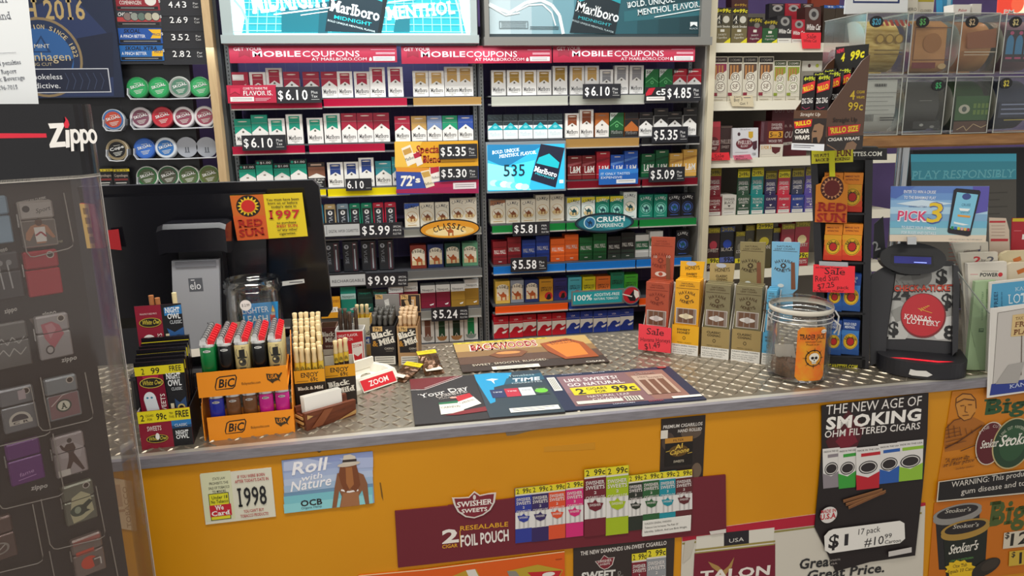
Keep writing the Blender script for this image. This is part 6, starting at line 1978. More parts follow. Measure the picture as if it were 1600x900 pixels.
# ------------------------------------------------------------------ clear jar of lighter leashes
GLASS=clear('clear_plastic',(.97,.98,.98),.05,.04)
def jar(P,r,H,neck,name,label,lidh=0.0):
 t=thing(name,label,'jar',P)
 m=M()
 prof=[(0,.003),(r *.93,.003),(r,.012),(r,H *.8),(r *.97,H *.86),(neck,H *.9)]
 if not lidh:
  prof+=[(neck +.003,H *.905),(neck +.003,H *.925),(neck,H *.93),(neck,H *.945),(neck +.003,H *.95),(neck +.003,H *.97),(neck,H *.975),(neck +.001,H),(neck -.003,H),(neck -.003,H *.9),(r -.004,H *.8),(r -.004,.014)]
 else:
  prof+=[(neck,H *.93),(neck -.003,H *.93),(neck -.003,H *.9),(r -.003,H *.8),(r -.003,.014)]
 m.lathe(prof,P,GLASS,36)
 part('jar_wall',m,t)
 return t
P=on_y(398,560,1.426)
ztop=zat(398,437,P)-CT
Pj=V((P.x +.009,P.y,CT +.0022))
rj=41*(Pj -CAM).dot(fw)/FPX
t=jar(Pj,rj,ztop,rj *.97,'leash_jar','clear screw-neck jar of blue lighter leash cards behind the lighter tray')
m=M()
pa=Art(m,(0,Pj.y -rj *.55,0),px=True)
pxprism(m,pa,[(379,476),(434,471),(436,560),(380,560)],.001,'#1d8ccc')
pa.T('LIGHTER',379,491,420,487,9,'#eef4f6');pa.T('LEASH',381,505,419,503,11,'#eef4f6',bold=.02)
pa.R(423,491,431,517,'#c8242c');pa.R(424,488,430,492,'#b9b9b8');pa.Q([(424,487),(426,476),(429,484),(430,487)],'#e8a42a');pa.Q([(425.5,487),(427,480),(428.5,487)],'#f4e07a')
pa.E(391,519,10,8,'#26262a',20);pa.E(391,519,8,6,'#c8242c',18);pa.E(391,519,4.5,4,'#1b1b1e',12);pa.T('PULL ME!',402,513,418,511,4.5,'#e8d82a')
solo('leash_card',m,'blue lighter leash card standing in the clear jar','card')
m=M()
pa=Art(m,(0,Pj.y -rj *.98,0),px=True)
c=pa.uv(384,477)
rr=abs(pa.uv(393,477)[0]-c[0])
m.prism([(c[0]+rr *math.cos(k *math.pi/12),Pj.y -rj *1.012,c[1]+rr *math.sin(k *math.pi/12)) for k in range(24)],(0,.0006,0),'#e4e2de')
pa.O=V((0,Pj.y -rj *1.013,0));pa.T('$ 2.99',378,479,390,h=4.2,c='#3a3a3c')
solo('price_dot',m,'round white $2.99 sticker on the lighter leash jar','sticker')
rng=random.Random(5)
for i in range(7):
 m=M()
 cx,cy,cz=Pj.x +rng.uniform(-.02,.025),Pj.y +rng.uniform(-.0,.02),CT +.03+i *.017
 an=rng.uniform(0,6)
 pts=[(cx +.017*math.cos(k *.5+an),cy +.012*math.sin(k *.5+an),cz +.009*math.sin(k *.5)) for k in range(13)]
 m.tube(pts,.0025,['#3a3d44','#6a6d72','#23252a'][i%3],6)
 m.lathe([(0,0),(.011,0),(.011,.006),(0,.006)],(cx,cy,cz -.002),['#1d2c58','#b3b3b3','#2a2a2c','#8a8a8c'][i%4],14)
 solo('lighter_leash',m,f'coiled lighter leash inside the clear jar, {ORD[i]} from the bottom','lighter leash','leashes in the jar')

# ------------------------------------------------------------------ honey cigar boxes
rzh=math.radians(-34)
UH=V((math.cos(rzh),math.sin(rzh),0))
HB=[  # front-left px, front-right px, colours, price band text
 ((1003,548),(1044,552),'#a84a30','#9c4630','russet',False),
 ((1048,550),(1091,557),'#e2a21c','#e6ac1e','golden yellow',True),
 ((1094,556),(1139,563),'#7e7556','#a08a58','olive tan',True),
 ((1141,562),(1188,569),'#7e7556','#a08a58','olive tan',True),
 ((1189.5,566),(1210,574),'#5aa6cc','#4f9fc8','sky blue',True)]
HTOP=[(440,512),(437,509),(443,513),(446,516),(452,520)]
FLAP=[(1022,1064,370,445,'#a84a30'),(1057,1102,408,440,'#e8b01e'),(1101,1148,411,445,'#b09a66'),(1154,1200,378,448,'#8c8058'),(1204,1251,378,452,'#79b4d6')]
def topx(P):
 """photo pixel at which a point of the place appears"""
 d=V(P)-CAM
 return 800+FPX *d.dot(RT)/d.dot(fw),450+FPX *d.dot(DN)/d.dot(fw)
HA,HE=at(1003,546),at(1190,569)
rzh=math.atan2((HE -HA).y,(HE -HA).x)
def HL(px):
 """where the view through this pixel column crosses the row of honey boxes"""
 N=V((-(HE -HA).y,(HE -HA).x,0))
 p=hit(px,558,HA,N)
 return V((p.x,p.y,CT))
for i,(pl_,pr_,cp,cb,nm,warn) in enumerate(HB):
 A,B=HL(pl_[0]),HL(pr_[0])
 cN=(A +B)/2
 W=(B -A).length *.965
 rzi=rzh
 yt,ym=HTOP[i]
 mid=(pl_[0]+pr_[0])/2
 zf=zat(mid,ym,cN)-CT
 zp=zat(mid +3,yt,cN +V((.01,.02,0)))-CT
 D_=.06
 t=thing('honey_cigar_box',f'{nm} honey cigar display box, {["leftmost behind the pink sale card", "second from left, beside the sale card", "third from left", "fourth from left with tall pouch behind", "nearest the tobacco jar"][i]}','display box',cN,rzi)
 m=M()
 m.box(-W/2,0,0,W/2,.0012,zf,cb)
 side='#e6e2da'
 for sx in (-W/2,W/2-.001):
  m.prism([(sx,.0012,0),(sx,D_,0),(sx,D_,zp -.006),(sx,D_ -.012,zp -.006),(sx,.0012,zf)],(.001,0,0),side,'#8a6a3c' if i==1 else '#d8d2c6')
 m.box(-W/2+.001,D_ -.001,0,W/2-.001,D_,zp -.006,side)
 a=Art(m,(-W/2,0,zf))
 w,h=W *1000,zf *1000
 nmx={1:('SWEET','HONEY'),2:('CLASSIC','COGNAC'),3:('CLASSIC','COGNAC'),4:('NATURAL','ORIGINAL'),0:('SWEET','RUM')}[i]
 hw=h *.36 if warn else 0
 a.T(nmx[0],w *.18,h *.18,w *.68,h=4.6,c='#3a2a14',bold=.06);a.T(nmx[1],w *.2,h *.28,w *.68,h=4.6,c='#3a2a14',bold=.06)
 a.ring(w *.46,h *.42,3.4,4,.3,'#3a2a14');a.T('PRETEX + QUALITY',w *.2,h *.6,w *.74,h=2.4,c='#4a3818')
 if warn:
  a.R(0,h -hw,w,h,'#e6e4de');a.T('SURGEON GENERAL WARNING:',2,h -hw +5,w -3,h=2.9,c='#222222',bold=.03)
  for k,s_ in enumerate(('Tobacco Use Increases The','Risk Of Infertility, Stillbirth','And Low Birth Weight.')):
   a.T(s_,3,h -hw +11+k *4.6,w -4-k *4,h=2.6,c='#44423e')
 part('box',m,t,local=True)
 # pouch standing in the box
 for j in range(3):
  m=M()
  y0=.004+j *.016
  q=[(-W/2+.003,y0,.004),(W/2-.003,y0,.004),(W/2-.004,y0 +.006,zp),(-W/2+.002,y0 +.006,zp)]
  m.prism(q,(0,.009,.0),mat(cp,.35))
  if j==0:
   a=Art(m,q[3],(1,0,0),(0,.006/zp,1),z0=.0006)
   pw,ph=W *1000-6,(zp -zf)*1000
   ink='#4a3418' if i not in (0,) else '#7a2c1c'
   a.T('NATURAL',pw *.25,8,pw *.75,h=3.4,c=ink);a.T('LEAF CIGARS',pw *.18,13,pw *.8,h=3.4,c=ink);a.R(2,17,pw -2,17.7,ink)
   a.arc('HAVANA',pw/2,60,31,122,58,7,ink,bold=.02);a.arc('HONEYS',pw/2,20,31,238,302,7,ink,bold=.02,inside=True)
   for rot in (0,45,90,135):
    a.E(pw/2,36,5.5,1.8,ink,10,rot=rot)
   a.E(pw/2,36,2.4,2.4,mat(cp,.35),10)
   wy=max(52,ph -38)
   a.R(4,wy,pw -4,ph -3,'#d9d3cc');a.R(5,wy +1,pw -5,ph -4,'#8a7c74')
   for k in range(3):
    a.R(9+k *(pw -18)/3,wy +2,7+(k +1)*(pw -18)/3,ph -5,'#6a4a36')
   a.E(pw/2,(wy +ph)/2-1,pw *.3,5,'#e2d6b4' if i==1 else '#d4d0cc',20);a.E(pw/2,(wy +ph)/2-1,6,7,'#cfc2a4' if i==1 else '#bdb9b6',14)
  solo('honey_pouch',m,f'{nm} cigar pouch, {DIST[j] if j else "front"} in the {["leftmost", "second", "third", "fourth", "fifth"][i]} honey box','cigar pouch','pouches in the honey boxes',loc=cN,rotz=rzi)
 # header card or tall pouch at the back of the box
 fx0,fx1,fy0,fy1,fc=FLAP[i]
 mid_=topx(cN +V((-math.sin(rzi),math.cos(rzi),0))*(D_ -.0068)+V((0,0,zp)))[0]
 hw_=min((fx1 -fx0)/2,W *FPX/(cN -CAM).dot(fw)*.46)
 if i==4:
  mid_,hw_=1228,22
 fx0,fx1=mid_ -hw_,mid_ +hw_
 m=M()
 q=V((0,D_ -.0068,0));q.rotate(Matrix.Rotation(rzi,3,'Z'))
 Ub=V((math.cos(rzi),math.sin(rzi),0))
 a=Art(m,cN +q,Ub,(0,0,1),px=True)
 pxprism(m,a,[(fx0,fy0),(fx1,fy0 +1),(fx1 -4,fy1),(fx1 -11,fy1 +6),(fx1 -12,fy1 +50),(fx0 +8,fy1 +50),(fx0 +5,fy1 +6),(fx0 -1,fy1)],.002 if i in (1,2) else .0045,mat(fc,.4))
 fw_=fx1 -fx0
 ink='#3a2810' if i else '#7a2c1c'
 mx=(fx0 +fx1)/2
 if i in (1,2):
  a.E(mx -2,fy0 +4,8,3.4,'#b8bcc8',16);a.T('HONEYS',fx0 +8,fy0 +14,fx1 -8,fy0 +13,6,ink,bold=.02);a.T(nmx[0],fx0 +9,fy0 +22,fx1 -12,fy0 +22.5,3.6,ink,bold=.05);a.T(nmx[1],fx0 +10,fy0 +27,fx1 -12,fy0 +27.5,3.6,ink,bold=.05)
 else:
  a.T('NATURAL',fx0 +8,fy0 +8,fx1 -12,fy0 +8.5,2.6,ink);a.T('LEAF CIGARS',fx0 +5,fy0 +12,fx1 -8,fy0 +12.5,2.6,ink);a.R(fx0 +2,fy0 +14,fx1 -4,fy0 +14.6,ink)
  a.arc('HAVANA',mx -4,fy0 +57,27,120,64,5.4,ink,bold=.02);a.arc('HONEYS',mx -4,fy0 +22,27,240,300,5.4,ink,bold=.02,inside=True)
  for rot in (0,45,90,135):
   a.E(mx -4,fy0 +37,5,1.6,ink,10,rot=rot)
  a.E(mx -4,fy0 +37,2,2,fc,10)
  a.Q([(fx1 -14,fy0 +32),(fx1 -8,fy0 +32),(fx1 -7,fy1),(fx1 -14,fy1)],'#7a4a30')
  if i==0:
   a.E(mx -4,fy0 +58,9,4,'#d8c8bc',16);a.E(mx -4,fy0 +58,3.5,3,'#a84a30',12);a.T('10',fx0 +4,fy0 +33,fx0 +9,h=4,c='#d8c8bc');a.T('10',fx0 +24,fy0 +33,fx0 +30,h=4,c='#d8c8bc')
  else:
   a.E(mx -8,fy1 -6,5,3,'#cfd6d4',12)
 part('header_card',m,t)
A,B=at(997,549),at(1048,556)
Us=V((math.cos(rzh *.7),math.sin(rzh *.7),0))
m=M()
a=Art(m,(A +B)/2+V((-.006,-.008,0)),Us,(0,0,1),px=True)
pxprism(m,a,[(998,506),(1049,513),(1048,552),(997,546)],.001,mat('#f0404e',.5))
a.T('Sale',1010,522,1037,525,10,'#3a141c',ser=True);a.T('Havana Honeys',1001,533,1047,535.5,6,'#3a141c');a.T('$1.49',1008,546,1032,543,9,'#3a141c')
solo('sale_card',m,'pink handwritten $1.49 Sale card leaning on the leftmost honey box','sale card')

# ------------------------------------------------------------------ tobacco jar
Pt=at(1243,601)
rt=46.5*((Pt -CAM).dot(fw)+.06)/FPX
d=V((Pt.x,Pt.y,0)).normalized()
Pt=Pt +d *rt
ztop=zat(1243,478,Pt)-CT
t=jar(Pt,rt,ztop,rt *.97,'tobacco_jar','round clear tobacco jar with clamp lid and orange skull label',.02)
m=M()
zl=ztop *.93
m.lathe([(rt *.985,zl),(rt *1.0,zl +.003),(rt *1.0,zl +.016),(rt *.97,zl +.02),(rt *.6,zl +.027),(0,zl +.029)],Pt,GLASS,36)
m.lathe([(rt *.99,zl +.004),(rt *1.012,zl +.006),(rt *1.012,zl +.012),(rt *.99,zl +.014)],Pt,mat('#d8d2c4',.3),36)
part('jar_lid',m,t)
m=M()
for zz in (ztop *.84,ztop *.9):
 m.tube([(Pt.x +rt *1.01*math.cos(k *math.pi/18),Pt.y +rt *1.01*math.sin(k *math.pi/18),Pt.z +zz) for k in range(37)],.0013,METAL,6,False)
ex=V((rt *1.03*.8,-rt *1.03*.6,0))
m.tube([Pt +ex +V((0,0,ztop *.98)),Pt +ex *1.12+V((0,0,ztop *.9)),Pt +ex *1.1+V((0,0,ztop *.72)),Pt +ex *1.02+V((0,0,ztop *.66))],.0018,METAL,6)
m.tube([Pt +ex +V((0,0,ztop *.84)),Pt +ex *1.18+V((0,0,ztop *.78)),Pt +ex *1.14+V((0,0,ztop *.64))],.0022,METAL,6)
ex2=V((-rt *1.03,-rt *.1,0))
m.tube([Pt +ex2 +V((0,0,ztop *.95)),Pt +ex2 *1.07+V((0,0,ztop *.86)),Pt +ex2 *1.02+V((0,0,ztop *.8))],.0018,METAL,6)
part('wire_clamp',m,t)
m=M()
# curved label wraps the jar wall
aim0=math.atan2(-Pt.y,-Pt.x)
a0,a1=aim0 -.05,aim0 +.92
ORL,YLL=mat('#e08a14',.45),noisy('label_mottle','#d89a1a','#e0661a',40,.45)
z0_,z1_=zat(1262,594,Pt -d *rt)-CT,zat(1262,511,Pt -d *rt)-CT
nl=16
vs,fs=[],[]
for k in range(nl +1):
 an=a0 +(a1 -a0)*k/nl
 e=.008 if k in (0,nl) else .003 if k in (1,nl -1) else 0
 for zz in (z0_ +e,z1_ -e):
  vs.append((Pt.x +rt *1.008*math.cos(an),Pt.y +rt *1.008*math.sin(an),CT +zz))
m.add(vs,[(2*k,2*k +2,2*k +3,2*k +1) for k in range(nl)],YLL)
class Wrap:
 """printing wrapped round a vertical cylinder: u runs along the arc in mm from the label's middle, v downwards from its top"""
 def __init__(s,m,P,r,mid,zt):
  s.m,s.Pc,s.r,s.mid,s.zt,s.k=m,P,r,mid,zt,0
 def pt(s,x,y):
  an=s.mid +x *.001/s.r
  R=s.r +s.k
  return (s.Pc.x +R *math.cos(an),s.Pc.y +R *math.sin(an),s.Pc.z +s.zt -y *.001)
 def Q(s,pts,c):
  s.m.add([s.pt(*p) for p in pts],[tuple(range(len(pts)))],c)
  s.k+=.00015
 def E(s,cx,cy,rx,ry,c,n=20):
  s.Q([(cx +rx *math.cos(i *2*math.pi/n),cy +ry *math.sin(i *2*math.pi/n)) for i in range(n)],c)
 def T(s,txt,x0,y0,x1,h,c,bold=.0,ser=False):
  vs,fs,wd=glyphs(txt,bold,ser)
  s.m.add([s.pt(x0 +x *(x1 -x0)/wd,y0 -y *h) for x,y in vs],fs,c)
  s.k+=.00015
q=Wrap(m,Pt,rt *1.012,(a0 +a1)/2,z1_)
q.T('TRADER JACK',-26,24,26,10,'#2a1a0c',.02,True)
q.T('KENTUCKY CLUB',-14,31,18,3.4,'#2a1a0c');q.T('Pouch in Jar',-12,36,14,3.4,'#2a1a0c')
q.E(4,62,17,17,'#2a1a0c',28);q.E(4,62,15,15,'#d8921a',28)
for an in range(0,360,45):
 r_=math.radians(an)
 q.Q([(4+14*math.cos(r_ -.08),62+14*math.sin(r_ -.08)),(4+23*math.cos(r_),62+23*math.sin(r_)),(4+14*math.cos(r_ +.08),62+14*math.sin(r_ +.08))],'#2a1a0c')
q.E(4,60,10,9,'#e6e0d0');q.Q([(-1,66),(9,66),(8,73),(0,73)],'#e6e0d0');q.E(.4,61,3,3,'#1c1410',12);q.E(7.6,61,3,3,'#1c1410',12);q.Q([(4,63),(5.5,67),(2.5,67)],'#1c1410');q.Q([(0,70),(8,70),(8,70.8),(0,70.8)],'#1c1410')
q.E(20,8,6,4,'#e8e6de',14);q.T('$2.49',16,10,24,3,'#333333')
part('skull_label',m,t,'orange and yellow label with skull')
m=M()
rng=random.Random(3)
TOB=noisy('shag_tobacco','#3a2414','#6a4426',220,.8)
m.lathe([(0,.008),(rt *.8,.008),(rt *.84,.02),(rt *.76,.034),(rt *.3,.038),(0,.036)],Pt,TOB,24)
for i in range(420):
 an,rr,zz=rng.uniform(0,6.3),rt *.72*math.sqrt(rng.random()),.012+rng.random()*.026
 p=V((Pt.x +rr *math.cos(an),Pt.y +rr *math.sin(an),CT +zz))
 dd=V((rng.uniform(-1,1),rng.uniform(-1,1),rng.uniform(-.4,.6))).normalized()*.008
 n_=V((-dd.y,dd.x,0))*.12
 m.add([p -dd -n_,p -dd +n_,p +dd +n_ +V((0,0,.001)),p +dd -n_],[(0,1,2,3)],TOB)
solo('shag_tobacco',m,'loose brown tobacco filling the bottom of the skull-label jar','tobacco',kind='stuff')
m=M()
pa=Art(m,Pt +V((-.005,.0,0)),V((.9,-.5,0)),(0,0,1),px=True)
pxprism(m,pa,[(1210,538),(1240,538),(1246,570),(1212,556)],.0006,'#d6d0c4');
solo('paper_slip',m,'white paper slip standing in the tobacco jar','paper')

# ------------------------------------------------------------------ red sun pack stand
rzs=math.radians(-30)
Ur=V((math.cos(rzs),math.sin(rzs),0))
Pr=at(1318,586)+V((-.004,.06,0))
A_=lambda m,lift=0.0,z0=.0002:Art(m,Pr +(Ur.cross(V((0,0,1))))*lift,Ur,(0,0,1),px=True,z0=z0)
t=thing('pack_stand','tall black cardboard stand of sunburst cigarette packs beside the tobacco jar','display stand',Pr,0)
m=M()
a=A_(m)
pxprism(m,a,[(1266,236),(1276,236),(1292,588),(1278,588)],.036,SATB)
pxprism(m,a,[(1352,246),(1364,247),(1356,590),(1345,590)],.036,SATB)
part('side_wall',m,t)
m=M();a=A_(m)
pxprism(m,a,[(1266,232),(1386,232),(1386,250),(1267,250)],.02,'#17181a')
a.T('CIGARETTES.COM',1300,244,1378,243.5,6.5,'#e6e6dc',ser=True,bold=.03)
part('top_banner',m,t)
m=M();a=A_(m)
pxprism(m,a,[(1287,556),(1352,562),(1350,588),(1290,586)],.036,'#131315')
a.T('CIGARETTES.COM',1289,574,1340,576,5.6,'#d8cf2a',ser=True,bold=.03)
part('bottom_banner',m,t)
m=M();a=A_(m,-.0325)
pxprism(m,a,[(1272,250),(1364,250),(1356,586),(1290,586)],.006,'#1a1a1d')
part('stand_back',m,t)
m=M()
for yy in (332,409,488,556):
 a=A_(m)
 pxprism(m,a,[(1276+(yy -250)*.04,yy),(1352,yy +1),(1352,yy +4),(1276+(yy -250)*.04,yy +3)],.032,'#202024')
part('stand_shelf',m,t)
m=M();a=A_(m)
pxprism(m,a,[(1268,230),(1372,230),(1372,232),(1268,232)],.05,'#17181a')
part('stand_roof',m,t)
ZROOF=hit(1318,230,Pr,a.N).z +.0006
def sunpack(x0,x1,y0,y1,blue,label,k):
 m=M();a=A_(m,-.004-.0005*k)
 o=thing('sunburst_pack',label,'cigarette pack',a.O +Ur *a.uv((x0 +x1)/2,y1)[0]+V((0,0,a.uv((x0 +x1)/2,y1)[1])),0,'sunburst packs on the black stand')
 base,hi=('#d8381c','#e88a1c') if not blue else ('#1d4f9c','#2a6ab8')
 cx=(x0 +x1)/2
 q=a.rect(x0,y0,x1,y1)
 zm=q[0][1]+(q[2][1]-q[0][1])*.3
 a0=a.z
 a.z=0
 m.prism([a.P(q[0][0],zm),a.P(q[2][0],zm),a.P(q[2][0],q[2][1]),a.P(q[0][0],q[2][1])],a.N *-.023,base)
 a.z=a0
 yy=y0 +(y1 -y0)*.3
 for j,c in enumerate((('#e0a01e','#e0881e','#dc6a1e','#d44a1c','#cc341a') if not blue else ('#3a7ac0','#2f6cb4','#2660a8','#20569c','#1b4c90'))):
  a.R(x0,yy +(y1 -yy)*j/5,x1,yy +(y1 -yy)*(j +1)/5,c)
 cy=y0 +(y1 -y0)*.62
 r=(x1 -x0)*.42
 a.E(cx,cy,r,r *1.08,'#e0b41e',26);a.E(cx,cy,r *.93,r,'#3a1c10',26);a.E(cx,cy,r *.88,r *.95,'#e0b41e',26)
 for j in range(14):
  an=j *2*math.pi/14
  a.Q([(cx +r *.62*math.cos(an),cy +r *.66*math.sin(an)),(cx +r *.52*math.cos(an +.25),cy +r *.55*math.sin(an +.25)),(cx +r *.52*math.cos(an -.25),cy +r *.55*math.sin(an -.25))],'#3a1c10')
 a.E(cx,cy,r *.52,r *.55,'#3a1c10',18);a.E(cx,cy,r *.47,r *.5,'#b81e1c',18)
 a.arc('RED SUN',cx,cy,r *.66,160,20,r *.26,'#3a1c10',bold=.04)
 part('pack_box',m,o)
 m=M();a2=A_(m,-.004-.0005*k)
 a2.z=0
 m.prism([a2.P(q[0][0],q[0][1]),a2.P(q[2][0],q[0][1]),a2.P(q[2][0],zm +.0006),a2.P(q[0][0],zm +.0006)],a2.N *-.023,hi if not blue else '#17408a')
 a2.z=.0002
 if not blue:
  a2.T('IMMENSE TASTE',x0 +4,y0 +7,x1 -4,h=2.6,c='#7a2414',bold=.02);a2.T('SATISFACTION',x0 +5,y0 +12,x1 -5,h=2.6,c='#7a2414',bold=.02)
 else:
  a2.T('BOLD COLD',x0 +4,y0 +8,x1 -4,h=3.6,c='#dfe6ee',bold=.04);a2.T('MENTHOL',x0 +5,y0 +13,x1 -6,h=3.6,c='#dfe6ee',bold=.04)
 part('flip_top',m,o)
for k,(x0,x1,y0,y1,blue,pos) in enumerate(((1286.5,1315.5,270,331,False,'left on the top tier behind the hang tag'),(1316.5,1347,270,331,False,'right on the top tier'),(1288,1315,350,407,False,'left on the second tier'),(1316,1346.5,350,407,False,'right on the second tier'),
 (1293,1315,428,486,True,'left on the third tier behind the sale card'),(1316,1344,428,486,True,'right on the third tier'),(1291,1314,500,554,True,'left on the lowest tier behind the jar'),(1315,1342,500,554,True,'right on the lowest tier'))):
 sunpack(x0,x1,y0,y1,blue,f'{"blue" if blue else "orange"} sunburst cigarette pack, {pos}',k)
m=M();a=A_(m,.004)
pxprism(m,a,[(1275,289),(1283,286),(1286,277),(1300,273),(1316,278),(1321,287),(1325,288),(1323,349),(1273,347)],.0008,'#e28a1c')
a.Q([(1274,318),(1324,320),(1323,349),(1273,347)],'#d86a1a')
a.E(1300,294,18,18.5,'#4a1810',28)
for j in range(16):
 an=j *math.pi/8
 a.Q([(1300+17*math.cos(an),294+17.4*math.sin(an)),(1300+12*math.cos(an +.2),294+12.3*math.sin(an +.2)),(1300+12*math.cos(an -.2),294+12.3*math.sin(an -.2))],'#d8986a')
a.E(1300,294,12.4,12.7,'#6a1612',24)
a.T('RED',1277,329,1322,331,13,'#a81e14',ser=True,bold=.04);a.T('SUN',1276,346,1321,347,13,'#a81e14',ser=True,bold=.04)
solo('hang_tag',m,'orange die-cut sunburst hang tag on the black pack stand','hang tag')
m=M();a=A_(m,.0065)
pxprism(m,a,[(1295,232),(1304,232),(1305,276),(1296,276)],.0006,'#dfe01c')
solo('yellow_strip',m,'bright yellow strip holding the sunburst hang tag','strip')
m=M();a=A_(m,.0035)
pxprism(m,a,[(1268,235),(1333,232),(1333,253),(1268,256)],.0006,'#d8d22a')
a.T('WE PUT THE',1271,246,1303,244,4.6,'#4a3010',ser=True,bold=.03);a.T('FUN',1307,244.5,1330,243,9.5,'#6a2a1c',ser=True,bold=.06);a.T('BACK IN SMOKING!',1274,252.5,1328,250,4.4,'#4a3010',ser=True,bold=.03)
solo('fun_sign',m,'yellow green slogan sign across the top of the black stand','sign')
m=M();a=A_(m,.008)
pxprism(m,a,[(1271,413),(1336,416),(1335,458),(1270,456)],.0008,mat('#f0303c',.5))
pxprism(m,a,[(1280,408),(1325,410),(1325,417),(1280,415)],.0004,mat('#a9adb2',.3))
a.T('Sale',1288,428,1320,430,10.5,'#3a1018',ser=True);a.T('Red Sun',1274,440,1310,438,9,'#3a1018');a.T('$7.25',1278,452,1304,448,8,'#3a1018');a.T('pack',1308,451,1326,452,5,'#3a1018');a.T('Full flavor or Menthol',1272,455.5,1318,456,2.6,'#3a1018');a.T('All Natural Tobacco',1274,419,1316,420,2.6,'#6a1822')
solo('sale_card',m,'red handwritten $7.25 Sale card on the black pack stand','sale card')

# ------------------------------------------------------------------ ticket checking terminal
rzk=math.radians(-30)
Uk=V((math.cos(rzk),math.sin(rzk),0))
Nk=Uk.cross(V((0,0,1)))
Pk=at(1436,578)+V((0,.012,0))
LEAN=V((0,0,1))-Nk *.22
LEAN.normalize()
t=thing('ticket_checker','black ticket checking terminal with a red circle face beside the pack stand','terminal',Pk)
K_=lambda m,lift=0.0,z0=.0002,up=(0,0,1):Art(m,Pk +Nk *lift,Uk,up,px=True,z0=z0)
m=M();a=K_(m,0,.0002,LEAN)
body=[(1381,425),(1392,415),(1440,405),(1488,408),(1497,418),(1496,550),(1438,560),(1374,556)]
pxprism(m,a,body,.035,SATB)
part('body',m,t)
for pts in ([(1358,444),(1364,428),(1384,416),(1398,428),(1385,530),(1384,562),(1360,574)],[(1490,414),(1497,416),(1500,424),(1497,546),(1488,556)]):
 m=M();a=K_(m,.018,.0002,LEAN)
 pxprism(m,a,pts,.03,SATB)
 part('side_rail',m,t)
m=M();a=K_(m,.003,.0002,LEAN)
face=[(1400,428),(1422,432),(1460,428),(1493,412),(1493,534),(1438,530),(1386,526)]
pxprism(m,a,face,.003,'#a9a9a6')
for cx,cy,r,c in ((1473,434,24,'#c9c9c5'),(1478,474,26,'#bdbdb9'),(1420,452,22,'#8f8f8c'),(1398,516,22,'#b9b9b5'),(1482,516,24,'#cfcfcb'),(1440,432,16,'#7c7c7a')):
 n=26
 q=[(cx +r *math.cos(k *2*math.pi/n),cy +r *math.sin(k *2*math.pi/n)) for k in range(n)]
 q=[(min(max(x,1388+(528-y)*.13),1492),min(max(y,430 if x<1440 else 416),530)) for x,y in q]
 a.Q(q,c)
for k in range(6):
 a.L(1400+k *9,438+k *2,1404+k *10,444+k *2,1.4,'#6f6f6c')
a.Q([(1392,486),(1408,478),(1416,496),(1400,504)],'#8a8a86');a.Q([(1446,486),(1490,476),(1492,492),(1452,500)],'#9b9b97')
for s_,x0,y0,x1,h in (('$',1462,443,1480,22),('$',1470,481,1487,22),('$',1388,523,1404,20),('8',1474,529,1491,20),('24',1394,468,1422,16)):
 a.T(s_,x0,y0,x1,y0 +.5,h,'#1b1b1c',bold=.06)
a.E(1442,493,36,35,'#7a1a20',36);a.E(1441.5,492,34,33,'#b8242e',36)
a.T('CHECK-A-TICKET',1397,456,1492,455,10,'#2a1a1a',bold=.1);a.T('CHECK-A-TICKET',1397,455,1492,454,9,'#d0442c',bold=.04)
for k in range(5):
 a.L(1436+k *3,482-k,1440+k *3,486-k *2,1.4,'#d8a83a')
a.L(1434,482,1456,489,1,'#d8a83a')
a.T('KANSAS',1412,498,1454,503,8,'#efe6e2',ser=True,bold=.01);a.T('LOTTERY',1416,505,1468,510,8,'#efe6e2',ser=True,bold=.01)
part('face_plate',m,t,'printed face with red circle')
m=M();a=K_(m,.04,.0002,LEAN)
hd=[(1427+52*math.cos(k *math.pi/18),404+25*math.sin(k *math.pi/18)+(52*math.cos(k *math.pi/18))*.04) for k in range(36)]
pxprism(m,a,hd,.05,mat('#18181b',.3))
a.z=.0004
a.Q([(1392,397),(1458,400),(1460,416),(1450,420),(1398,416),(1391,411)],'#050507');a.Q([(1397,400),(1455,402),(1455,413),(1397,411)],mat('#1a1c66',.3,0,.5));a.Q([(1428,409),(1448,410),(1448,411.4),(1428,410.4)],mat('#8a9aff',.3,0,.8))
part('display_head',m,t,'rounded head with small blue screen')
m=M();a=K_(m,.034)
pxprism(m,a,[(1418,371),(1432,371),(1432,382),(1418,382)],.012,mat('#b9bcc0',.2))
part('card_clip',m,t)
m=M()
n=24
bc=Pk +Nk *.0
q0,q1=[],[]
for k in range(n +1):
 an=math.pi *k/n
 q0.append(bc +Uk *((-.088 if an>1.57 else -.076)*math.cos(an))+Nk *(.055*math.sin(an)+.02))
q0+=[bc +Uk *.088-Nk *.05,bc -Uk *.076-Nk *.05]
for p in q0:
 p.z=CT +.0022
m.prism(q0,(0,0,.032),SATB)
part('base',m,t)
m=M();a=Art(m,bc +Nk *.042+V((0,0,.0345)),Uk,Nk *-1+V((0,0,.001)),z0=.0003)
a.poly([(-.055,-.012),(.03,-.018),(.06,-.004),(.03,-.009),(-.03,-.006)],mat('#e01828',.4,0,1.2))
part('scan_slot',m,t,'red glowing scan slot')
m=M();a=Art(m,bc +Nk *.0755,Uk,(0,0,1),z0=.0006)
a.poly([(-.022,.010),(-.016,.008),(.012,.008),(.02,.013),(.008,.02),(-.01,.019),(-.02,.021)],'#d4d2ce')
part('scuff_mark',m,t,'white scuffed patch on the base')
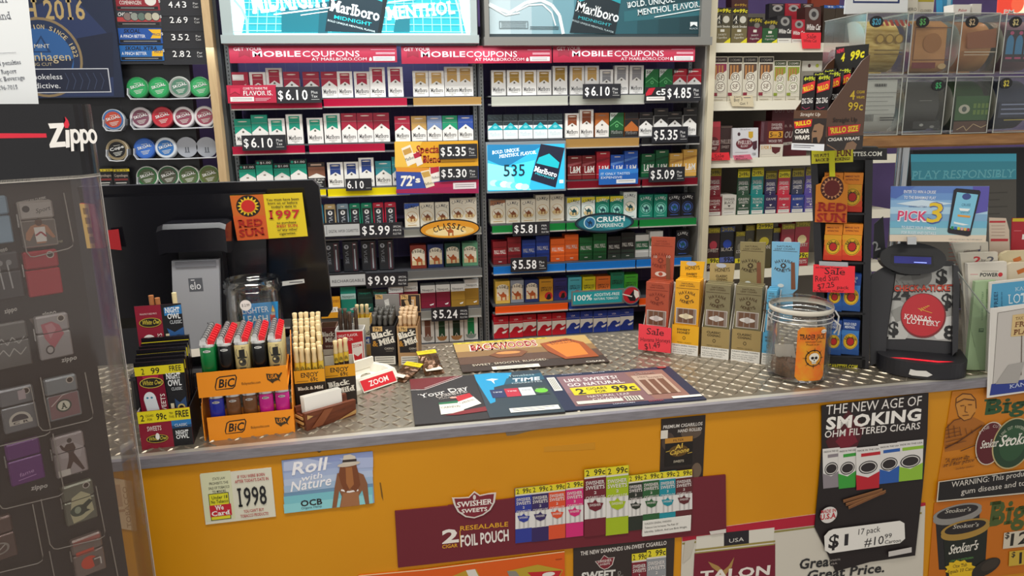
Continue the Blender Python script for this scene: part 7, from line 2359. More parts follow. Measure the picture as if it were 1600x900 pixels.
# pick three card on top of the terminal
m=M();a=K_(m,.02)
pxprism(m,a,[(1392,291),(1546,291),(1540,378),(1390,376)],.0015,'#8fb4d8')
for i,c in enumerate(('#5d7fc0','#6a94cc','#86b0d8','#a9cbe2','#7fa9cc','#6fb0cc','#9cc4cc','#d9cbb8')):
 a.Q([(1392-i *.3,291+i *10.8),(1546-i *.7,291+i *10.9),(1545-i *.7,302+i *10.9),(1392-i *.3,302+i *10.7)],c)
a.Q([(1520,291),(1546,291),(1543,330),(1524,334)],'#5a54a8');a.Q([(1400,318),(1440,312),(1490,318),(1440,324)],'#c9dcea');a.Q([(1392,291),(1430,291),(1400,310),(1391,308)],'#4f6cb4')
a.T('ENTER TO WIN A CRUISE',1412,302,1462,h=4.6,c='#eef3f8',bold=.01);a.T('TO THE BAHAMAS! PLAY',1412,311,1462,h=4.6,c='#eef3f8',bold=.01)
a.T('KANSAS LOTTERY',1420,324,1448,h=2.6,c='#3a5a9a');a.T('PICK',1402,345,1448,h=15,c='#efe6ee',bold=.12);a.T('PICK',1402,344,1448,h=14,c='#d0406c',bold=.04)
a.T('3',1448,348,1471,h=31,c='#4a5a9a',ser=True,bold=.06,it=.05);a.T('3',1447,347,1470,h=30,c='#e0c030',ser=True,bold=.02,it=.05)
a.T('TO ELECT YOUR SYMBOLS',1408,358,1462,h=4.4,c='#eef3f8',bold=.01);a.T('FOR RULES AND DETAILS',1408,366,1462,h=4.4,c='#e4ebf2',bold=.01)
a.Q([(1494,294),(1530,297),(1532,300),(1516,367),(1512,369),(1482,364),(1480,361),(1490,297)],'#25242c');a.Q([(1495,300),(1528,304),(1515,360),(1484,356)],'#7cc0dc')
a.E(1510,307,7,5,'#3f4f8c',16);a.T('CRUISE',1502,322,1516,h=4,c='#2a5a7a');a.T('LOTO',1501,333,1514,h=4,c='#2a5a7a');a.Q([(1498,325),(1516,326),(1512,330),(1500,329)],'#e8f0f2');a.Q([(1496,335),(1516,337),(1515,340),(1496,338)],'#e09a3a');a.Q([(1490,346),(1514,351),(1504,352),(1490,349)],'#dfe8ea')
for k,c in enumerate(('#2a8a5a','#3a6ab0','#c8c83a','#d8a8a0','#e0b060','#a03a3a')):
 a.Q([(1486+k *5,353+k *.6),(1490+k *5,353.6+k *.6),(1489+k *5,358+k *.6),(1485+k *5,357.4+k *.6)],c)
a.T('mobile screens show April 1 - May 31 while supplies last',1482,374,1534,374.6,1.6,'#4a5a6a')
solo('lottery_card',m,'blue cruise lottery card with pictured phone clipped on the ticket checker','promo card')
m=M();a=K_(m,-.05)
pxprism(m,a,[(1366,350),(1380,338),(1384,400),(1364,405)],.002,'#3a3a3c')
a.T('2',1367,392,1376,389,14,'#c9c9c6',bold=.03)
solo('number_card',m,'dark card with a pale number between pack stand and ticket checker','card')
m=M();a=K_(m,-.05)
pxprism(m,a,[(1352,418),(1362,424),(1357,545),(1346,535)],.03,'#a9a9a8')
for k in range(9):
 a.Q([(1352-k *.5,436+k *11),(1361-k *.5,441+k *11),(1361-k *.5,442.4+k *11),(1352-k *.5,437.4+k *11)],'#5a5a5c')
solo('slip_stack',m,'grey ruled stack of slips beside the ticket checker','paper stack')

# ------------------------------------------------------------------ play slips and leaflets at the right
def leaflet(pts,lift,c,depth,label,draw=None,name='leaflet',zmin=CT +.0022,cat='leaflet',group=None):
 m=M()
 a=Art(m,Pb +Nb *lift,Ub_,(0,0,1),px=True)
 pxprism(m,a,pts,depth,c,0,zmin)
 if draw:
  draw(a)
 return solo(name,m,label,cat,group)
rzb=math.radians(-14)
Ub_=V((math.cos(rzb),math.sin(rzb),0))
Nb=Ub_.cross(V((0,0,1)))
Pb=at(1545,583)
PAP='#d6cfbf'
def lines_(a,x0,x1,y0,n,dy,c):
 for k in range(n):
  a.R(x0,y0 +k *dy,x1,y0 +k *dy +1.2,c)
leaflet([(1478,368),(1530,372),(1534,580),(1506,578),(1500,410)],-.092,'#d8cdbc',.004,'white play slip with red heading behind the note card',lambda a:(a.T('MEGA',1484,383,1520,h=7,c='#c8303a',ser=True,bold=.05),lines_(a,1482,1500,388,5,6,'#cf8a80')),'play_slip')
leaflet([(1488,380),(1544,378),(1546,580),(1508,578),(1502,420)],-.06,PAP,.01,'cream play slip with a small musical note',lambda a:(a.PL([(1505,394),(1532,390),(1532,384)],1.2,'#6a5a5a'),a.T('SUPER KANSAS',1506,393,1530,h=2.6,c='#7a6a60'),a.E(1530,391,2,1.6,'#55506a',10)),'play_slip')
leaflet([(1500,396),(1559,394),(1560,580),(1510,578),(1504,430)],-.045,PAP,.01,'cream play slip with linked red and black numerals',lambda a:(a.T('2',1520,411,1532,h=10,c='#c8303a',bold=.06),a.T('by',1533,408,1540,h=4,c='#5a5a5a'),a.T('2',1541,411,1553,h=10,c='#5a5a64',bold=.04)),'play_slip')
leaflet([(1512,412),(1573,409),(1572,580),(1516,578)],-.03,'#d9d3c8',.012,'cream play slip with black and red ball lettering',lambda a:(a.T('POWER',1531,432,1559,h=5.5,c='#26262a',bold=.06),a.E(1563,429,3.6,3.4,'#c8303a',14),lines_(a,1534,1560,423,1,3,'#b0a89c'),lines_(a,1516,1528,428,1,3,'#d8a0a0')),'play_slip')
leaflet([(1546,340),(1572,341),(1577,360),(1580,470),(1547,470)],-.09,'#cdbba8',.002,'curved cream play slip with red grid bands behind the blue cruise card',lambda a:(a.R(1546,345,1571,348,'#b83038'),a.R(1548,373,1575,377,'#b83038'),lines_(a,1549,1570,352,4,5,'#b8a090'),a.R(1550,398,1577,402,'#b83038')),'play_slip',-9)
leaflet([(1582,341),(1640,340),(1640,470),(1577,470)],-.1,'#a8202c',.003,'red play slip with yellow top at the right edge',lambda a:(a.R(1582,341,1640,346,'#c8b42a'),a.R(1597,366,1640,374,'#e4e0da'),lines_(a,1584,1596,360,1,4,'#d06a70')),'play_slip',-9)
m=M()
for k,(px,py) in enumerate(((1588,404),(1594,422))):
 p=hit(px,py,Pb +Nb *(-.05+.012*k),Nb)
 pr=[(.0,-.16),(.03,-.16),(.031,.0),(.028,.008),(.02,.011),(.008,.012),(0,.012)]
 m2=M();m2.X=Matrix.Translation(p)@Matrix.Rotation(rzb,4,'Z')
 pts=[(-.033,0,-.12),(-.033,0,.0),(-.028,0,.01),(-.018,0,.015),(.05,0,.017),(.05,0,-.12)]
 m2.prism(pts,(0,.01,0),mat('#cbbd98' if k==0 else '#d2c6ae',.5))
 a=Art(m2,(-.033,0,.015),(1,0,0),(0,0,1));a.Q([(26,16),(40,10),(44,18),(30,24)],'#c06a2c')
 for p in m2.v:
  p.z=max(p.z,CT +.0022)
 solo('rounded_card',m2,'cream card with a rounded top and orange mark, %s of two at the right edge'%('rear' if k==0 else 'front'),'card')
leaflet([(1524,440),(1556,438),(1552,586),(1510,580)],-.012,'#9fb890',.01,'pale green claim form standing beside the ticket checker',lambda a:(a.T('KANSAS LOTTERY',1536,500,1537,455,3,'#5a7a58'),a.T('WINNER CLAIM FORM',1543,500,1544,452,3,'#5a7a58'),a.R(1529,513,1537,519,'#4a6a4c'),a.R(1531,514.5,1536,516,'#9fb890')),'claim_form',cat='form')
leaflet([(1546,441),(1650,430),(1650,590),(1540,585)],-.004,'#d8d4cc',.004,'blue topped lottery brochure behind the white flyer',lambda a:(a.Q([(1550,444),(1650,433),(1650,470),(1547,481)],'#4f9cc4'),a.T('FREE!',1559,480,1559,456,6,'#1c3a5a',bold=.03),a.T('please take one',1566,478,1566,456,2.6,'#1c3a5a'),a.T('KANSAS',1586,455,1622,451,6,'#b8d4e4',ser=True),a.T('LOTTERY',1575,475,1640,468,15,'#d8e6ee',ser=True)),'brochure',cat='brochure')
def flyer(a):
 a.Q([(1549,483),(1566,485),(1556,600),(1546,605)],'#dcd8d2')
 a.Q([(1558,488),(1650,474),(1650,590),(1552,600)],'#c4bfba');a.PL([(1559,489),(1600,482),(1650,475)],.8,'#7a7670');a.PL([(1559,489),(1551,600)],.8,'#7a7670')
 a.Q([(1549,600),(1650,586),(1650,604),(1546,618)],'#2a3c8c');a.T('KANSAS',1577,607,1622,599,6,'#c9d2e8',ser=True)
 a.Q([(1582,492),(1630,486),(1630,522),(1579,526)],'#d4b882');a.T('TAX TIME',1586,500,1612,497,4.5,'#7a5a34',ser=True);a.T('FREE',1585,511,1614,508,8,'#7a4a2c',ser=True,bold=.02);a.T('PLAY',1583,523,1614,520,8,'#7a4a2c',ser=True,bold=.02)
 a.L(1596,524,1595,586,1.2,'#5a4a3a')
 a.Q([(1555,600),(1575,570),(1600,565),(1590,598)],'#a8a4a0')
m=M()
Pf=V((Pb.x,0,0))
Pf.y=edge_y(1.139)-.009
a=Art(m,Pf,V((1,-.1,0)),(0,0,1),px=True)
pxprism(m,a,[(1548,482),(1650,468),(1650,606),(1542,622)],.0012,'#e2dfda',0,-9)
flyer(a)
solo('flyer',m,'white flyer with blue band hanging over the counter edge at far right','flyer')
m=M();a=Art(m,Pb +Nb *.004,Ub_,(0,0,1),px=True)
AC=clear('acrylic_sheet',(.97,.98,.97),.05,.03)
pxprism(m,a,[(1497,425),(1546,490),(1650,476),(1650,586),(1532,588)],.002,AC)
m.tube([hit(x,y,a.O,a.N) for x,y in ((1497,425),(1520,456),(1546,490))],.0012,mat('#8f9690',.2),6)
solo('leaflet_holder',m,'clear acrylic leaflet holder in front of the claim form','leaflet holder')

# ------------------------------------------------------------------ lottery ticket dispenser on a wooden shelf
YB=1.5
WD=noisy('oak_plank','#8a5f34','#a87a48',10,.45,stretch=(2,14,14))
m=M()
xw=on_y(1338,215,YB -.012).x
zs=1.5195
m.bbox(xw,YB -.012,1.494,1.9,YB +.17,zs,WD,.004)
solo('wooden_shelf',m,'oak plank shelf carrying the lottery ticket dispenser','shelf')
pp=on_y(1405,300,1.62)
m=M()
m.lathe([(.014,0),(.014,1.494-CT -.0026)],(pp.x,1.62,CT +.0022),mat('#b4b7ba',.18,.9),20)
m.lathe([(.03,0),(.03,.006),(.015,.01)],(pp.x,1.62,CT +.0022),mat('#b4b7ba',.18,.9),20)
solo('shelf_post',m,'chrome post holding up the oak shelf over the counter','post')
m=M()
m.lathe([(.02,0),(.02,1.494-CT -.0026)],(1.82,1.64,CT +.0022),mat('#8a8d90',.25,.9),16)
solo('shelf_post',m,'second chrome post of the oak shelf past the frame edge','post')
BINX=[on_y(x,70,YB).x for x in (1351,1415,1423,1486,1500,1558,1568,1630)]
BIN=clear('bin_plastic',(.95,.96,.95),.02,.1,.008,'#c8c8c0')
ZT=[(1.647,1.772),(zs +.001,1.641)]
PRICE={(0,0):('$20','#4fa8c8'),(0,1):('$5','#5aa85a'),(0,2):('$2','#c8b08a'),(0,3):('$2','#d8c88a'),(1,1):('$5','#3fae6a'),(1,3):('$2','#d8c84a')}
GOLD_=noisy('gold_ticket','#b8923a','#ecd080',30,.3,.35,stretch=(1,1,6))
TK={(0,0):GOLD_,(0,1):noisy('copper_ticket','#b07c48','#cc9460',14,.4,.15),(0,2):noisy('bronze_ticket','#a86a40','#d09a60',12,.35,.15),(0,3):mat('#7a5a6a',.4),(1,0):mat('#cfcfca',.45),(1,1):mat('#4a4846',.4),(1,2):mat('#2a4a24',.4),(1,3):mat('#2c3450',.4)}
TN={(0,0):'gold foil',(0,1):'copper',(0,2):'bronze',(0,3):'blue and pink',(1,0):'white barcoded',(1,1):'charcoal',(1,2):'green and brown',(1,3):'navy'}
for r in range(2):
 for k in range(4):
  x0,x1=BINX[2*k],BINX[2*k +1]
  z0,z1=ZT[r]
  nm='upper' if r==0 else 'lower'
  t=thing('ticket_bin',f'clear bin of {TN[r, k]} lottery tickets, {ORD[k]} along the {nm} dispenser row','ticket bin',((x0 +x1)/2,YB +.1,z0),0,None)
  m=M()
  th=.0016
  m.box(x0,YB,z0,x1,YB +th,z1,BIN)
  m.box(x0,YB +th,z0 +th,x0 +th,YB +.155,z1,BIN);m.box(x1 -th,YB +th,z0 +th,x1,YB +.155,z1,BIN)
  m.box(x0,YB +th,z0,x1,YB +.155,z0 +th,BIN);m.box(x0 +th,YB +th,z1 -th,x1 -th,YB +.155,z1,BIN)
  ed=mat('#b9bcb6',.2)
  for xx in (x0,x1):
   m.tube([(xx,YB,z0),(xx,YB,z1)],.0011,ed,5)
   m.tube([(xx,YB,z1),(xx,YB +.155,z1)],.0009,ed,5)
  m.tube([(x0,YB,z1),(x1,YB,z1)],.0011,ed,5);m.tube([(x0,YB,z0 +.001),(x1,YB,z0 +.001)],.0011,ed,5)
  part('bin_shell',m,t)
  if (r,k) in PRICE:
   txt,c=PRICE[r,k]
   m=M()
   fx,fz=(.022,.018) if r==0 else ((.075,.017) if k==1 else (.018,.014))
   cxp,czp=x0 +fx,z1 -fz
   m.prism([(cxp +.0155*math.cos(q *math.pi/14),YB -.0012,czp +.0115*math.sin(q *math.pi/14)) for q in range(28)],(0,.001,0),'#17171a')
   a=Art(m,(cxp,YB -.0012,czp),(1,0,0),(0,0,1))
   a.T(txt,-7-(3 if len(txt)>2 else 0),6,7+(3 if len(txt)>2 else 0),h=12,c=c,bold=.03)
   part('price_oval',m,t,f'black oval reading {txt}')
  # the roll of tickets inside
  m=M()
  xa,xb=x0 +.007,x1 -.007
  cy,R=YB +.062,.054
  cz=z0 +R +.006
  tm=TK[r,k]
  full=(r,k) not in ((1,0),)
  n=22
  pts=[(cy +R *math.cos(q),cz +R *math.sin(q)) for q in [math.pi *(1.42-1.02*i/n) for i in range(n +1)]] if full else [(YB +.005,z1 -.004),(YB +.0045,z0 +.05),(YB +.012,z0 +.022),(YB +.03,z0 +.008)]
  if (r,k)==(0,1):
   pts=[(YB +.03,z0 +.112),(YB +.008,z0 +.1),(YB +.006,z0 +.02),(YB +.012,z0 +.008),(YB +.03,z0 +.004)]
  vs=[(x,y,z) for y,z in pts for x in (xa,xb)]
  m.add(vs,[(2*i,2*i +1,2*i +3,2*i +2) for i in range(len(pts)-1)],tm,True)
  if full and (r,k)!=(0,1):
   for xx in (xa,xb):
    m.add([(xx,cy,cz)]+[(xx,y,z) for y,z in pts],[(0,i +1,i +2) for i in range(len(pts)-1)],mat('#c9c5b8',.5))
   m.add([(xa,cy +R *.99,cz),(xb,cy +R *.99,cz),(xb,cy,cz -R),(xa,cy,cz -R)],[(0,1,2,3)],tm)
  a=Art(m,(xa,YB +.0036,z1),(1,0,0),(0,0,1))
  if (r,k)==(1,0):
   a.z=.0006
   for j in range(14):
    a.R(27+j *2,12,28+j *2+(j%3)*.4,18,'#4a4a4a')
   for j in range(6):
    a.R(8,30+j *9,86-(j *13%30),31+j *9,'#8a8a88')
   for j in range(8):
    a.R(6+j *3,76,7.4+j *3,90,'#4a4a4a')
   a.R(44,82,80,84,'#3a3a3a');a.R(44,87,78,89,'#3a3a3a')
  if (r,k)==(0,0):
   for j in range(3):
    u=30+j *22
    a.E(u,52,10,10,'#8a6a24',16);a.E(u,52,7.5,7.5,'#c8a44c',14)
   for j in range(7):
    a.Q([(10+j *12,14),(17+j *12,14),(24+j *12,26),(17+j *12,26)],'#b83a2a')
   for j in range(2):
    a.R(18,74+j *8,84,76+j *8,'#6a5018')
  if (r,k)==(0,1):
   a.z=-.0018
   a.border(4,28,92,96,2,'#7a4a28');a.R(4,100,60,112,'#7a2a2c');a.E(48,60,22,20,'#a8703c',20);a.E(76,108,10,6,'#c8a878',14)
  if (r,k)==(0,2):
   a.R(8,78,88,80,'#d8c8b0');a.R(8,84,70,85.5,'#d8c8b0');a.Q([(10,40),(80,30),(84,70),(14,72)],'#9a5a34')
  if (r,k)==(0,3):
   a.R(0,34,92,100,'#2c2430')
   for j in range(4):
    a.E(12+j *22,60,9,16,'#3a86b8',14);a.R(3+j *22,60,21+j *22,84,'#3a86b8');a.E(14+j *22,40,5,4,'#c04a7a',10);a.R(4+j *22,90,20+j *22,94,'#c04a7a')
  if (r,k)==(1,2):
   a.R(2,40,88,92,'#33602c');a.R(2,94,88,120,'#5a3420');a.E(24,68,14,10,'#c9c4b4',16);a.E(24,68,6,6,'#55605a',12)
   for j in range(8):
    a.R(46+j%4*10,56+j//4*14,53+j%4*10,66+j//4*14,'#6a8a3a')
   a.PL([(10,112),(26,104),(34,114),(50,100),(70,108),(84,102)],1.4,'#d8b88a')
  if (r,k)==(1,3):
   a.R(4,54,90,88,'#232a46')
   for j in range(3):
    a.R(10,58+j *10,84,61+j *10,'#8a93b4')
   a.R(20,92,80,94,'#b8a83a')
  if (r,k)==(1,1):
   a.R(30,48,60,49,'#9a9894');a.R(20,92,84,108,'#2c2a2a');a.E(40,100,5,3,'#aaaaa6',10);a.E(66,104,6,3,'#8a8a88',10)
  part('ticket_roll',m,t)
# bin to the left whose inner roll shows through the side
z0,z1=ZT[0]
m=M()
m.X=Matrix.Translation((BINX[0]+.012,YB +.135,z0 +.045))@Matrix.Rotation(math.pi/2,4,'Y')
m.lathe([(.004,0),(.017,0),(.017,.06),(.004,.06),(.004,0)],(0,0,0),mat('#49625f',.4),28)
solo('ticket_roll',m,'small grey-green ticket roll behind the gold foil roll in the dispenser','ticket roll')
# things standing on top of the dispenser
def toptag(pts,y,c,label,draw=None,name='paper_sign',cat='sign',th=.002):
 m=M()
 a=Art(m,(0,y,0),px=True)
 pxprism(m,a,pts,th,c)
 if draw:
  draw(a)
 solo(name,m,label,cat)
toptag([(1324,-40),(1420,-40),(1418,19),(1319,22)],YB +.03,'#dfe3e4','white paper sign with dark border on top of the dispenser',lambda a:(a.R(1334,-30,1407,5,'#2a3a6a'),a.R(1336,-30,1404,2,'#e4e6e4')))
toptag([(1415,-30),(1435,-30),(1434,22),(1415,22)],YB +.05,'#c9c4b4','plain cream pouch standing on the dispenser beside the white paper sign',lambda a:a.T('HERO',1416,17,1432,h=5,c='#3a342c'),'foil_pouch','pouch',.01)
toptag([(1433,-20),(1462,-20),(1458,21),(1434,21)],YB +.06,'#c8c2b2','cream pouch with yellow top standing on the ticket dispenser',lambda a:(a.R(1434,-20,1460,3,'#a89a2a'),a.T('CLOSED',1438,19,1455,h=4,c='#3a342c')),'foil_pouch','pouch',.01)
toptag([(1490,7),(1517,7),(1516,23),(1490,22)],YB +.06,'#e0ddd6','white pack lettered in red lying on the dispenser',lambda a:a.T('Pabst',1497,18,1510,h=4,c='#c03038',ser=True,it=.2),'white_pack','pack',.03)
toptag([(1519,6),(1534,6),(1533,23),(1519,23)],YB +.06,'#d4d0c8','plain white pack beside the red-lettered pack',None,'white_pack','pack',.03)
toptag([(1472,-20),(1489,-20),(1488,22),(1473,22)],YB +.1,'#2a7fa8','blue pack standing on the dispenser',lambda a:a.R(1480,-20,1486,22,'#8ab4c8'),'blue_pack','pack',.02)
toptag([(1562,-40),(1640,-40),(1640,24),(1558,23)],YB +.08,mat('#e0402c',.4,0,.5),'glowing red and cream picture sign at the upper right corner',lambda a:(a.Q([(1578,-40),(1640,-40),(1640,20),(1584,22)],mat('#f4d8b0',.4,0,.9)),a.E(1590,6,10,14,mat('#e05a3a',.4,0,.6),16),a.T('PM',1568,21,1584,h=6,c='#f4ece4',bold=.05)))

# ------------------------------------------------------------------ screen under the shelf
YM=1.72
t=thing('message_screen','black framed teal and grey message display under the oak shelf','screen',on_y(1505,340,YM))
m=M();a=Art(m,(0,YM,0),px=True)
q=a.rect(1416,233,1600,452)
m.box(q[0][0],YM,CT +.0022,q[2][0],YM +.04,q[0][1],'#141416')
part('screen_frame',m,t)
m=M();a=Art(m,(0,YM -.0006,0),px=True)
pxprism(m,a,[(1423,241),(1588,240),(1588,440),(1426,440)],.0005,mat('#625f58',.5))
a.Q([(1423,241),(1588,240),(1588,280),(1424,282)],mat('#2c7886',.35,0,.45));a.Q([(1423,241),(1588,240),(1588,252),(1423,253)],mat('#33889a',.35,0,.5))
a.T('PLAY RESPONSIBLY',1424,280,1585,277,13,mat('#5f9ea4',.4,0,.4),ser=True)
for k in range(5):
 a.R(1545,300+k *11,1574-(k%2)*12,302+k *11,'#524f49')
part('screen_panel',m,t)
m=M();a=Art(m,(0,YM +.046,0),px=True)
pxprism(m,a,[(1600,236),(1680,236),(1680,335),(1600,333)],.03,'#1a1a1c')
pxprism(m,a,[(1604,243),(1680,243),(1680,318),(1604,318)],.001,mat('#c4d8e0',.4,0,.8),.0015)
pxprism(m,a,[(1606,334),(1612,334),(1612,470),(1606,470)],.02,'#1a1a1c')
solo('side_screen',m,'second dark-edged bright screen cut by the right frame edge','screen')

# ------------------------------------------------------------------ cigar shelves at the right
CREAM=mat('#d9d3bf',.5)
RYF,RYB=2.72,3.02
RX0,RX1=on_y(1106,250,RYF).x,2.02
ZS=[on_y(1190,y,RYF).z for y in (67,157.5,246,334.5,420)]
t=thing('cigar_shelf_unit','cream metal shelf unit of cigars between the cigarette rack and the ticket dispenser','shelf unit',((RX0 +RX1)/2,2.85,0))
m=M();m.box(RX0,RYB,.5,RX1,RYB +.02,1.96,noisy('shelf_back','#6f6a62','#7c766c',6,.7));part('back_panel',m,t)
for z in ZS:
 m=M()
 m.box(RX0 +.004,RYF,z -.012,RX1,RYB -.001,z -.004,CREAM)
 m.prism([(RX0 +.004,RYF,z),(RX1,RYF,z),(RX1,RYF -.008,z -.034),(RX0 +.004,RYF -.008,z -.034)],(0,.003,0),mat('#e2ddcb',.4))
 part('shelf',m,t)
m=M()
for x in (RX0 -.004,):
 m.box(x,RYF -.004,.5,x +.008,RYB +.02,1.95,CREAM)
part('end_panel',m,t)
def rbox(x0,x1,yt,yb,row,c,depth=.07,dy=.01,draw=None,lean=0.0,name='cigar_box',label='',cat='cigar box',zb=None,group=None):
 """box or pouch standing on shelf `row`, front face traced from the photo"""
 Y=RYF +dy
 a0=Art(M(),(0,Y,0),px=True)
 q=a0.rect(x0,yt,x1,yb)
 z=ZS[row]-.0035 if zb is None else zb
 m=M()
 V_=V((0,lean,1)).normalized()
 h=q[0][1]-z
 m.prism([(q[0][0],Y +lean *h,q[0][1]),(q[2][0],Y +lean *h,q[0][1]),(q[2][0],Y,z),(q[0][0],Y,z)],(0,depth,0),c)
 a=Art(m,(q[0][0],Y +lean *h,q[0][1]),(1,0,0),V_)
 if draw:
  draw(a,(q[2][0]-q[0][0])*1000,h *1000)
 return solo(name,m,label,cat,group)
YG='#e0d41e'
def four99(c,c2):
 def d(a,w,h):
  a.R(1,1,w -1,h *.16,'#241f16');a.T('4=99c',w *.06,h *.13,w *.94,h=h *.1,c=YG,bold=.05,it=.15)
  a.R(w *.1,h *.2,w *.45,h *.44,'#15140f');a.T('4',w *.12,h *.43,w *.4,h=h *.22,c='#e6e2d2',ser=True);a.E(w *.7,h *.32,w *.2,h *.1,'#c9c6b8',14)
  a.T('Quick Smoke',w *.06,h *.54,w *.94,h=h *.06,c='#e6e2d2',bold=.03);a.R(2,h *.56,w -2,h,c2)
  a.R(w *.38,h *.59,w *.62,h *.66,'#d8d5c8');a.T('SHORTY',w *.25,h *.76,w *.75,h=h *.05,c='#dcd8c8');a.T('Cigarillos',w *.2,h *.84,w *.8,h=h *.05,c='#dcd8c8',ser=True)
  a.Q([(w *.5,h),(w,h *.82),(w,h)],YG)
 return d
def four99b(c):
 def d(a,w,h):
  a.R(0,0,w,h *.34,'#241f16');a.T('4=99c',w *.06,h *.18,w *.94,h=h *.14,c='#b8a41e',bold=.05,it=.15)
  a.E(w *.62,h *.3,w *.2,h *.1,'#77736a',12)
  a.R(w *.38,h *.46,w *.62,h *.56,'#d8d5c8');a.T('SHORTY',w *.25,h *.7,w *.75,h=h *.06,c='#e0d8d0');a.T('Cigarillos',w *.18,h *.82,w *.82,h=h *.06,c='#e0d8d0',ser=True)
  a.Q([(w *.5,h),(w,h *.78),(w,h)],YG)
 return d
def whitecat(a,w,h):
 a.E(w *.55,h *.2,w *.32,h *.16,'#8f8c88',16);a.E(w *.55,h *.2,w *.16,h *.08,'#3a3638',12)
 a.T('White Cat',w *.06,h *.62,w *.96,h=h *.15,c='#e8e4de',it=.2,bold=.04);a.R(0,h *.8,w,h,'#d9d6ce');a.R(w *.1,h *.86,w *.8,h *.89,'#9a968e')
rbox(1116,1142,12,65.5,0,'#4a4430',.06,.012,four99('','#6f6440'),.0,'cigarillo_box','olive four for 99c cigarillo box at the left end of top shelf','cigarillo box')
rbox(1142.5,1168,12.5,65.5,0,'#4a4430',.06,.012,four99('','#6f6440'),.0,'cigarillo_box','olive four for 99c cigarillo box beside the maroon one','cigarillo box')
rbox(1168.5,1191,27,65.5,0,'#5c1830',.06,.012,four99b(''),.0,'cigarillo_box','maroon shorty cigarillo box on the top shelf','cigarillo box')
rbox(1191.5,1215,31,65.5,0,'#24542c',.06,.012,four99b(''),.0,'cigarillo_box','green shorty cigarillo box on the top shelf','cigarillo box')
rbox(1146,1172,-4,14,0,'#46201c',.05,.09,lambda a,w,h:a.T('4=99c',w *.15,h *.1+12,w *.9,h=9,c='#b8922a',bold=.04,it=.15),.1,'header_card','brown header card leaning above the olive cigarillo boxes','header card')
rbox(1216,1238,24,65.5,0,'#2a282a',.06,.012,whitecat,.12,'cigarillo_box','black white-lettered cigarillo box on the top shelf','cigarillo box')
rbox(1238.5,1259,30,65.5,0,'#a81c2e',.06,.012,whitecat,.12,'cigarillo_box','red white-lettered cigarillo box on the top shelf','cigarillo box')
rbox(1259.5,1284,10,65.5,0,'#46241e',.06,.012,whitecat,.1,'cigarillo_box','brown white-lettered cigarillo box behind the red sale card','cigarillo box')
for x0,x1,c,nm in ((1203,1227,'#2a282a','black'),(1228,1252,'#a82030','red'),(1252.5,1272,'#3a2622','dark brown')):
 rbox(x0,x1,5,30,0,c,.03,.15,lambda a,w,h:(a.E(w *.55,18,w *.32,12,'#a8a4a0',16),a.E(w *.55,19,w *.15,6,'#3a3638',12),a.R(w *.2,4,w *.9,6,'#c9a8a0')),.05,'cigarillo_pouch',f'{nm} cat-picture pouch raised at the back of the top shelf','cigarillo pouch')
for x0,x1,c,nm in ((1286,1304,'#2a4a8a','blue'),(1304.5,1322,'#2a4a8a','second blue')):
 rbox(x0,x1,8,60,0,'#3a2e20',.03,.05,lambda a,w,h:(a.Q([(0,0),(w,2),(w,12),(0,10)],'#2a5aa8'),a.T('95',w *.3,9,w *.8,h=6,c='#dfe4ea')),0,'cigarillo_pouch',f'{nm}-topped brown pouch behind the ticket dispenser','cigarillo pouch')
rbox(1268,1312,-12,8,0,'#8a3418',.03,.2,lambda a,w,h:(a.E(20,14,9,9,'#c8601c',12),a.E(44,16,9,9,'#b8461c',12)),0,'orange_box','orange and red box top behind the blue-topped pouches','box')
def sf(c,hc):
 def d(a,w,h):
  a.R(w *.04,h *.02,w *.96,h *.13,hc);a.T('2 CIGARS',w *.15,h *.1,w *.85,h=h *.05,c='#d8d0c4')
  a.Q([(w *.06,h *.5),(w *.94,h *.3),(w *.94,h *.16),(w *.06,h *.16)],c)
  for k in range(3):
   a.R(w *(.14+.22*k),h *.19,w *(.28+.22*k),h *.5,'#a8703c');a.R(w *(.16+.22*k),h *.19,w *(.19+.22*k),h *.5,'#c8965c')
  for cy,r in ((h *.46,.34),(h *.66,.4)):
   a.E(w *.52,cy,w *r,w *r,'#e9e4d4',22);a.E(w *.52,cy,w *(r -.05),w *(r -.05),'#4a2a1c' if c!='#8a9a2a' else '#6a7a24',22);a.E(w *.52,cy,w *(r -.09),w *(r -.09),'#e9e4d4',22)
   a.T('SF',w *.32,cy +h *.045,w *.72,h=h *.1,c='#5a3a24',ser=True)
  a.R(w *.05,h *.88,w *.95,h *.89,'#b8b09c');a.R(w *.1,h *.93,w *.7,h *.95,'#c4bca8');a.R(w *.02,h *.79,w *.3,h *.86,'#8a2a3c' if c!='#8a9a2a' else '#8a9a2a')
 return d
for i,(x0,x1,c,hc,nm) in enumerate(((1115,1137,'#8a2a4a','#3a2428','plum-striped'),(1138,1160.5,'#5a4438','#2a2626','dark-topped'),(1161.5,1184,'#5a4438','#2a2626','dark-topped'),(1186,1209,'#5a4438','#2a2626','dark-topped'),(1209.5,1229,'#8a9a2a','#3a4424','green'),(1230,1250.5,'#8a9a2a','#3a4424','green'))):
 rbox(x0,x1,88 if i<4 else 94,157,1,'#d8d2c0',.05,.012,sf(c,hc),.05,'cigar_pouch',f'cream and {nm} cigar pouch, {ORD[i]} along the second cigar shelf','cigar pouch',group='pouches on the second cigar shelf')
rbox(1252,1283,95,157,1,'#c9c5b8',.06,.03,lambda a,w,h:(a.E(w *.35,h *.12,6,7,'#4a2a24',14),a.E(w *.75,h *.12,7,7,'#a8b03a',14),a.R(0,h *.25,w,h,'#8a8478')),.0,'cigar_box','cream cigar box with round emblems behind the cigar wraps display','cigar box')
